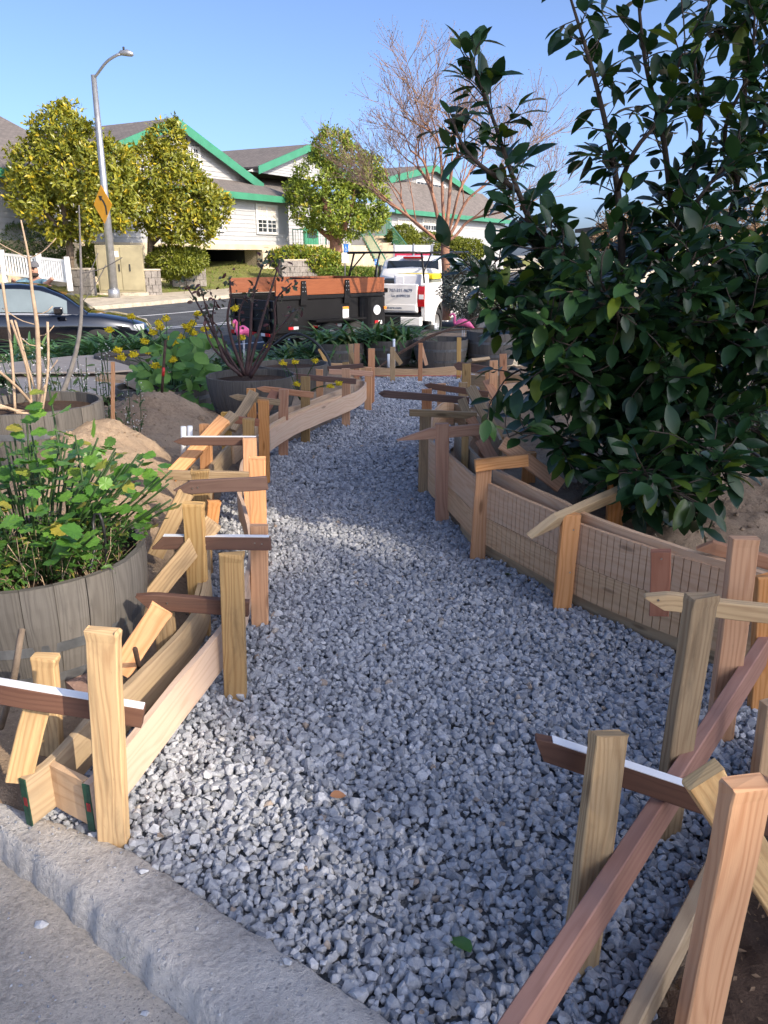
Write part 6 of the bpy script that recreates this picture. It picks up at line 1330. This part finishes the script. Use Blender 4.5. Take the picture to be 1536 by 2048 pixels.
PX = [1.88,2.0,2.4,3.2,3.75,4.15]; PT = [1.5,1.86,1.93,1.93,1.85,1.28]; PB = [1.22]*6; PWB = [.94]*6; PWT = [.80,.76,.75,.75,.77,.86]
vs, fs = loft(cab_rows(PX, PT, PB, PWB, PWT)); k = 9; fs += [tuple(range(k))]; bm = bmesh.new(); me = mesh('cab', vs, fs, smooth=True, mats=[whitepaint]); bm.from_mesh(me); bmesh.ops.recalc_face_normals(bm, faces=bm.faces[:]); bm.to_mesh(me); bm.free(); putl('cab', me, pk)
mb = MB(); mb.box((1.87, -.955, .45), (4.3, .955, 1.235), None, .05); mb.box((4.0, -.95, .62), (5.72, .95, 1.22), None, .12); mb.box((4.3, -.9, .45), (5.6, .9, .9)); mb.buildl('front_body', whitepaint, pk)
vs = [V((lerp(1.885, 1.985, f) - .022, y, lerp(1.32, 1.82, f))) for f in (0, 1) for y in (-.72 + .06*f, .72 - .06*f)]; putl('rear_window', mesh('rear_window', vs, [(0,1,3,2)], mats=[M['glass_dark']]), pk)
for s in (-1, 1):
    side_glass(pk, 2.05, 2.85, PX, PT, PB, PWB, PWT, .12, .86, s, M['glass_car']); side_glass(pk, 2.95, 3.85, PX, PT, PB, PWB, PWT, .12, .84, s, M['glass_car']); mb = MB(); mb.box((3.65, s*1.08 - .1, 1.25), (3.8, s*1.08 + .1, 1.5), None, .03); mb.buildl('mirror', M['plastic_black'], pk)
mb = MB(); mb.box((1.93, -.25, 1.875), (2.05, .25, 1.92), None, .01); mb.buildl('brake_light', plain('brake_lens', (.4, .01, .01), .2), pk)
for s in (-1, 1):
    mb = MB()
    for x in (.15, 1.7): mb.tube([V((x, s*.93, 1.36)), V((x + .05, s*.88, 1.7)), V((x + .1, s*.82, 2.0))], .024, 8)
    mb.tube([V((-.1, s*.82, 2.0)), V((4.0, s*.82, 2.03))], .024, 8); mb.tube([V((.2, s*.9, 1.6)), V((.9, s*.83, 2.0))], .018, 8); mb.buildl('rack_side', M['black'], pk)
mb = MB()
for x in (-.08, .2, 1.75, 3.2): mb.tube([V((x, -.82, 2.01)), V((x, .82, 2.01))], .022, 8)
mb.buildl('rack_crossbar', M['black'], pk)
LWP = lambda x, y, z: pk.matrix_basis @ V((x, y, z))
cool = thing('cooler', 'red and white cooler box standing in the pickup bed', 'cooler', LWP(.45, -.52, .70), ph); mb = MB(); mb.box((-.22, -.33, .02), (.22, .33, .58), None, .03); mb.buildl('cooler_body', plain('cooler_red', (.5, .02, .025), .4), cool); mb = MB(); mb.box((-.235, -.345, .58), (.235, .345, .84), None, .03); mb.buildl('lid', M['white_paint'], cool)
mb = MB(); mb.box((-.245, .10, .55), (-.221, .30, .80), None, .004); mb.buildl('label_panel', M['white_paint'], cool)
bn = thing('storage_bin', 'grey tote bin with yellow lid in the pickup bed', 'bin', LWP(1.25, -.45, .70), ph); mb = MB(); mb.box((-.35, -.42, .02), (.35, .42, .72), None, .04); mb.buildl('bin_body', plain('bin_grey', (.16, .17, .14), .5), bn); mb = MB(); mb.box((-.38, -.45, .72), (.38, .45, .84), None, .03); mb.buildl('lid', plain('lid_yellow', (.75, .58, .01), .4), bn)
# dump trailer
tc = D(553, 600, 15.3); th_ = rad(42); trl = thing('dump_trailer', 'black dump trailer with brown wooden side boards behind the pickup', 'trailer', (tc.x, 15.3, ZN + .03), th_); TL, TW = 2.75, 1.65
def tbox(name, a, b, mat, bev=.008, parent=None): mb = MB(); mb.box(a, b, None, bev); return mb.buildl(name, mat, parent or trl)
tbox('bed_side', (0, 0, .50), (TL, .05, 1.16), M['black']); tbox('bed_side', (0, TW - .05, .50), (TL, TW, 1.16), M['black']); tbox('bed_front', (TL - .05, .05, .5), (TL, TW - .05, 1.2), M['black']); tbox('bed_floor', (0.02, .05, .5), (TL - .05, TW - .05, .56), M['black']); tbox('tailgate', (-.06, .03, .55), (-.005, TW - .03, 1.12), M['black'])
tbox('frame_rail', (-.1, .1, .38), (TL + .6, .22, .495), M['black']); tbox('frame_rail', (-.1, TW - .22, .38), (TL + .6, TW - .1, .495), M['black']); tbox('tongue', (TL + .6, TW/2 - .06, .42), (TL + 1.5, TW/2 + .06, .52), M['black'])
for y in (0, TW): tbox('top_rail', (-.02, y - .04, 1.13), (TL + .02, y + .04, 1.20), M['black'])
for i in range(3): tbox('gate_bar', (-.10, .15 + i*.62, .56), (-.062, .21 + i*.62, 1.12), M['black'])
for zz in (.72, .92): tbox('gate_bar', (-.09, .05, zz), (-.062, TW - .05, zz + .05), M['black'])
def tboard(p, q, h): a = trl.matrix_basis @ V(p); b = trl.matrix_basis @ V(q); return plank('side_board', a, b, h, .038, V((0, 0, 1)), M['stain_wood'], trl)
tboard((-.02, -.01, 1.36), (TL, -.01, 1.36), .30); tboard((-.02, TW + .01, 1.36), (TL, TW + .01, 1.36), .30); tboard((TL - .03, .03, 1.36), (TL - .03, TW - .03, 1.36), .30)
for x in (.62, 1.72): 
    mb = MB(); mb.prism([(x-.09,1.02),(x+.09,1.02),(x+.05,1.48),(x-.05,1.48)], 0, .02, XZ(-.055)); bk = mb.buildl('board_bracket', M['black'], trl)
    for zz in (1.28, 1.36, 1.44):
        for dx in (-.03, .03): mb = MB(); mb.box((x+dx-.008, -.062, zz-.008), (x+dx+.008, -.056, zz+.008)); mb.buildl('bolt', M['steel'], bk)
for x in (.25, .85, 1.35): tbox('reflector_red', (x, -.012, .56), (x + .12, -.001, .615), plain('reflector_red', (.5,.01,.015), .3), .002); tbox('reflector_white', (x + .12, -.012, .56), (x + .24, -.001, .615), M['white_paint'], .002)
for y in (.12, .6, 1.1): tbox('reflector_red', (-.115, y, .44), (-.105, y + .16, .5), plain('reflector_red', (.5,.01,.015), .3), .002); tbox('reflector_white', (-.115, y + .16, .44), (-.105, y + .3, .5), M['white_paint'], .002)
tbox('warning_label', (1.62, -.012, .68), (1.78, -.001, .95), M['white_paint'], .002); tbox('label_header', (1.62, -.016, .90), (1.78, -.0125, .95), plain('label_orange', (.8,.3,.03), .5), .001)
mb = MB(); pts = [(2.05 + .36 + .36*math.cos(a), .0 - .16*math.sin(a)) for a in np.linspace(math.pi, 0, 14)] + [(2.77, .0), (2.05, .0)]; mb.prism(pts, .50, 1.12); mb.buildl('tool_box', M['black'], trl)
mb = MB(); n = 20; mb.prism([(2.42 + .10*math.cos(2*math.pi*i/n), .86 + .10*math.sin(2*math.pi*i/n)) for i in range(n)], 0, .012, XZ(-.178)); mb.buildl('white_disc', M['white_paint'], trl)
tbox('marker_lamp', (2.66, -.135, .86), (2.73, -.10, .92), plain('amber_lens', (.85,.25,.02), .3), .006); tbox('reflector_red', (2.36, -.176, .56), (2.46, -.163, .64), plain('reflector_red', (.5,.01,.015), .3), .002); tbox('reflector_white', (2.46, -.176, .56), (2.56, -.163, .64), M['white_paint'], .002)
for s in (0, TW): wheel(trl, 1.15, s + (-.13 if s == 0 else .13), .33, .33, .2); wheel(trl, 1.85, s + (-.13 if s == 0 else .13), .33, .33, .2)
mb = MB(); mb.box((.75, -.26, .70), (2.05, -.0, .73)); mb.buildl('fender', M['black'], trl); tbox('rear_light', (-.125, TW - .25, .42), (-.112, TW - .13, .5), plain('red_lens_small', (.5,.01,.01), .2), .003)
text('BIG TEX', .10, Matrix.Translation((-.062, TW - .10, .60)) @ RT, trl, plain('yellow_lettering', (.7,.5,.02), .5))
mb = MB(); mb.add([(TL-1.3, .06, 1.50), (TL-.06, .06, 1.40), (TL-.06, TW-.06, 1.40), (TL-1.3, TW-.06, 1.50), (TL-1.3, .06, 1.47), (TL-.06, .06, 1.37), (TL-.06, TW-.06, 1.37), (TL-1.3, TW-.06, 1.47)], [(0,1,2,3),(7,6,5,4),(0,4,5,1),(1,5,6,2),(2,6,7,3),(3,7,4,0)]); mb.buildl('tarp', plain('black_mesh', (.03,.03,.032), .9), trl)

# ================================================================== PERSON BEHIND THE CAR
hp = D(70, 541, 16.6); zg = ZN + .08
pe = thing('person', 'person in grey cap and blue shirt leaning on the black car roof', 'person', (hp.x, 16.6, zg))
def skin_body(name, joints, edges, mat, parent):
    me = bpy.data.meshes.new(name); me.from_pydata([j[0] for j in joints], edges, []); o = bpy.data.objects.new(name, me); COL.objects.link(o); md = o.modifiers.new('s', 'SKIN'); sv = me.skin_vertices[0].data
    for v, j in zip(sv, joints): v.radius = j[1]; v.use_root = False
    sv[0].use_root = True; o.modifiers.new('u', 'SUBSURF').levels = 2; md.use_smooth_shade = True; dg = bpy.context.evaluated_depsgraph_get(); m2 = bpy.data.meshes.new_from_object(o.evaluated_get(dg)); bpy.data.objects.remove(o); m2.materials.clear(); m2.materials.append(mat); m2.polygons.foreach_set('use_smooth', [True] * len(m2.polygons)); return put(name, m2, parent)
hx, hy, hz_ = hp.x, 16.6, hp.z
J = lambda dx, dy, z: (hx + dx, hy + dy, z)
skinm = plain('skin', (.42, .22, .15), .55, var=.06); shirt = plain('blue_shirt', (.10, .19, .25), .85, var=.15); jean = plain('dark_trousers', (.04, .05, .07), .9)
body = skin_body('body', [(J(-.10,.12,zg+.92),(.16,.12)),(J(-.07,.06,zg+1.15),(.16,.12)),(J(-.03,.0,zg+1.36),(.19,.12)),(J(-.01,-.02,hz_-.14),(.06,.06)),(J(0,-.04,hz_-.02),(.085,.10)),(J(0,-.04,hz_+.08),(.075,.085)),
  (J(-.22,-.02,zg+1.38),(.075,.07)),(J(-.40,-.20,zg+1.32),(.055,.05)),(J(-.28,-.40,zg+1.46),(.04,.038)),(J(.19,-.04,zg+1.37),(.075,.07)),(J(.30,-.28,zg+1.33),(.055,.05)),(J(.52,-.42,zg+1.47),(.04,.036)),
  (J(-.20,.12,zg+.85),(.10,.10)),(J(-.21,.10,zg+.48),(.07,.075)),(J(-.22,.14,zg+.09),(.045,.05)),(J(.0,.12,zg+.85),(.10,.10)),(J(.02,.10,zg+.48),(.07,.075)),(J(.03,.14,zg+.09),(.045,.05)),(J(-.22,.0,zg+.04),(.045,.035)),(J(.03,.0,zg+.04),(.045,.035))],
  [(0,1),(1,2),(2,3),(3,4),(4,5),(2,6),(6,7),(7,8),(2,9),(9,10),(10,11),(0,12),(12,13),(13,14),(0,15),(15,16),(16,17),(14,18),(17,19)], skinm, pe)
skin_body('shirt', [(J(-.09,.11,zg+.95),(.175,.135)),(J(-.07,.06,zg+1.15),(.175,.135)),(J(-.03,.0,zg+1.37),(.205,.135)),(J(-.22,-.02,zg+1.385),(.09,.085)),(J(-.37,-.17,zg+1.335),(.075,.07)),(J(.19,-.04,zg+1.375),(.09,.085)),(J(.28,-.24,zg+1.345),(.072,.068))], [(0,1),(1,2),(2,3),(3,4),(2,5),(5,6)], shirt, pe)
skin_body('trousers', [(J(-.10,.12,zg+.90),(.17,.135)),(J(-.20,.12,zg+.84),(.115,.115)),(J(-.21,.10,zg+.48),(.085,.09)),(J(-.22,.14,zg+.12),(.07,.075)),(J(.0,.12,zg+.84),(.115,.115)),(J(.02,.10,zg+.48),(.085,.09)),(J(.03,.14,zg+.12),(.07,.075))], [(0,1),(1,2),(2,3),(0,4),(4,5),(5,6)], jean, pe)
mb = MB(); mb.lathe([(.100,.0),(.104,.03),(.098,.075),(.07,.105),(.0,.118)], 20, V((hx, hy - .03, hz_ + .065))); mb.prism([(hx - .085, hy - .10), (hx + .085, hy - .10), (hx + .06, hy - .20), (hx - .06, hy - .20)], hz_ + .068, hz_ + .08); mb.build('cap', plain('grey_cap', (.11, .11, .12), .9), pe)
bm_ = MB(); bm_.tube([V((hx + .085*math.sin(a), hy - .045 - .085*math.cos(a), hz_ - .075 - .01*math.cos(a))) for a in np.linspace(-1.5, 1.5, 11)], [.012,.03,.036,.04,.042,.042,.042,.04,.036,.03,.012], 8); bm_.build('beard', plain('dark_beard', (.03,.02,.016), .9, var=.3, scale=60), pe)
mb = MB(); mb.tube([V((hx, hy - .135, hz_ + .03)), V((hx, hy - .155, hz_ - .005)), V((hx, hy - .14, hz_ - .02))], [.01,.018,.012], 8); mb.build('nose', skinm, pe)
for s in (-1, 1): mb = MB(); mb.tube([V((hx + s*.036 - .014, hy - .128, hz_ + .03)), V((hx + s*.036 + .014, hy - .128, hz_ + .03))], .007, 6); mb.build('eye', M['plastic_black'], pe)

# ================================================================== RIGHT-HAND BACKGROUND BEHIND THE CITRUS
fb_ = thing('low_building', 'pale low building far behind the citrus leaves', 'building', (24, 52, -.3)); mb = MB(); mb.box((14, 50, -.3), (46, 58, 3.0)); mb.build('wall', plain('pale_stucco', (.62, .56, .47), .8), fb_); mb = MB(); mb.box((13.6, 49.6, 3.0), (46.4, 58.4, 3.25)); mb.build('roof', M['shingle'], fb_)
for i in range(6): mb = MB(); mb.box((16 + i*4.6, 49.94, .6), (17.8 + i*4.6, 50.02, 2.1)); wv_ = mb.build('window', M['trim_white'], fb_); mb = MB(); mb.box((16.1 + i*4.6, 49.90, .7), (17.7 + i*4.6, 49.935, 2.0)); mb.build('pane', M['glass_dark'], wv_)
for i, (x, y, s) in enumerate(((13, 44, 1.0), (19, 42, 1.2), (25, 40, 1.1), (30, 46, 1.4))):
    b = V((x, y, -.3)); leafy_tree('dry_tree', ('tan winter tree behind the citrus, first from the left', 'tan winter tree behind the citrus, second from the left', 'tan winter tree behind the citrus, third from the left', 'tan winter tree at the far right edge')[i], b, [[b, b + V((0,0,1.5*s)), b + V((.2,0,3*s))]], [(b + V((0,0,3.0*s)), (1.5*s, 1.5*s, 1.3*s)), (b + V((.8*s,0,2.4*s)), (1.1*s, 1.1*s, .9*s)), (b + V((-.9*s,0,2.5*s)), (1.1*s, 1.0*s, .9*s))], 420, .2, 'litter', M['bark'], 10)

# ================================================================== UNSEEN SHADE CASTERS ADDED TOWARDS THE SUN (they shade the garden)
SH = V((SUN_DIR.x, SUN_DIR.y, 0)).normalized(); CH = V((-SH.y, SH.x, 0))
CH = CH if CH.y > 0 else -CH
def sunw(a, c, z): p = SH * a + CH * c; return V((p.x, p.y, z))
hs = thing('shade_house', 'tall pale house block, unseen, added towards the sun to shade the garden', 'house', sunw(30, 7.25, -.3), math.atan2(CH.y, CH.x))  # added out of view, placed and sized to keep sun off the garden
HL, HW, HH = 4.1, 6.0, 23.0
mb = MB(); mb.box((-HL, -HW/2, 0), (HL, HW/2, HH), None, .03); mb.buildl('wall', plain('pale_house_wall', (.62, .60, .56), .8), hs)
mb = MB(); mb.box((-HL - .3, -HW/2 - .3, HH), (HL + .3, HW/2 + .3, HH + .4)); mb.buildl('roof', M['shingle'], hs)
for i in range(3):
    for k in range(6):
        for s in (-1, 1): mb = MB(); x = -2.9 + i * 2.3; z = 1.2 + k * 3.5; mb.box((x, s * HW/2 - .05, z), (x + 1.2, s * HW/2 + .05, z + 1.6)); w_ = mb.buildl('window', M['trim_white'], hs); mb = MB(); mb.box((x + .1, s * HW/2 - .06, z + .1), (x + 1.1, s * HW/2 + .06, z + 1.5)); mb.buildl('pane', M['glass_dark'], w_)
M['shade_leaf'] = leafmat('dense_tree_foliage', (0.03, 0.06, 0.02), (0.06, 0.10, 0.03), None, .1, .5, .15)
def shade_tree(label, c, top, r, n=1500):  # added tree out of view, its top set to let sun through at left
    b = sunw(27, c, -.3); zc = top - 4.5
    leafy_tree('shade_evergreen', label, b, [[b, lerp(b, V((b.x, b.y, top)), .4), V((b.x, b.y, top - 1.5))]], [(V((b.x, b.y, top - 3.2)), (r, r, 3.2)), (V((b.x, b.y, top - 7)), (r * 1.2, r * 1.2, 4.5)), (V((b.x, b.y, top - 12)), (r * 1.3, r * 1.3, 4.5)), (V((b.x, b.y, top - 3.8)), (r * .5, r * .5, 2.2)), (V((b.x, b.y, top - 8)), (r * .6, r * .6, 3.5))], n, .42, 'shade_leaf', M['bark'], 12, .35, gap=.6)
shade_tree('unseen evergreen added beside the shading house to dapple the sun', 2.4, 17.5, 1.6, 2800)
shade_tree('unseen evergreen added farther from the shading house to dapple the sun', -.1, 17.5, 1.4, 2000)

GROUPS = {'street_tree': 'street trees either side of the lamp', 'hedge': 'hedges and shrubs across the street', 'block_wall': 'block walls across the street', 'railing': 'railings at the building entrance', 'white_flower_weed': 'white flowered weeds',
          'plywood_sheet': 'stacked plywood sheets', 'wood_offcut': 'board offcuts on the plywood', 'pvc_pipe': 'white pvc pipes', 'steel_rod': 'rusty rods by the tubs', 'irrigation_pipe': 'black irrigation pipes', 'fallen_leaf': 'leaves fallen on the gravel',
          'loose_stone': 'stray stones on kerb and pavement', 'curb_formwork': 'timber formworks along the path', 'sapling': 'leafless saplings at left', 'parking_sign': 'blue parking signs', 'silver_bush': 'bushes beside the pickup', 'dry_tree': 'tan winter trees', 'shade_evergreen': 'unseen evergreens added to dapple the sun'}
for o in scene.objects:
    g = GROUPS.get(o.name.split('.')[0])
    if g and o.parent is None and 'group' not in o: o['group'] = g
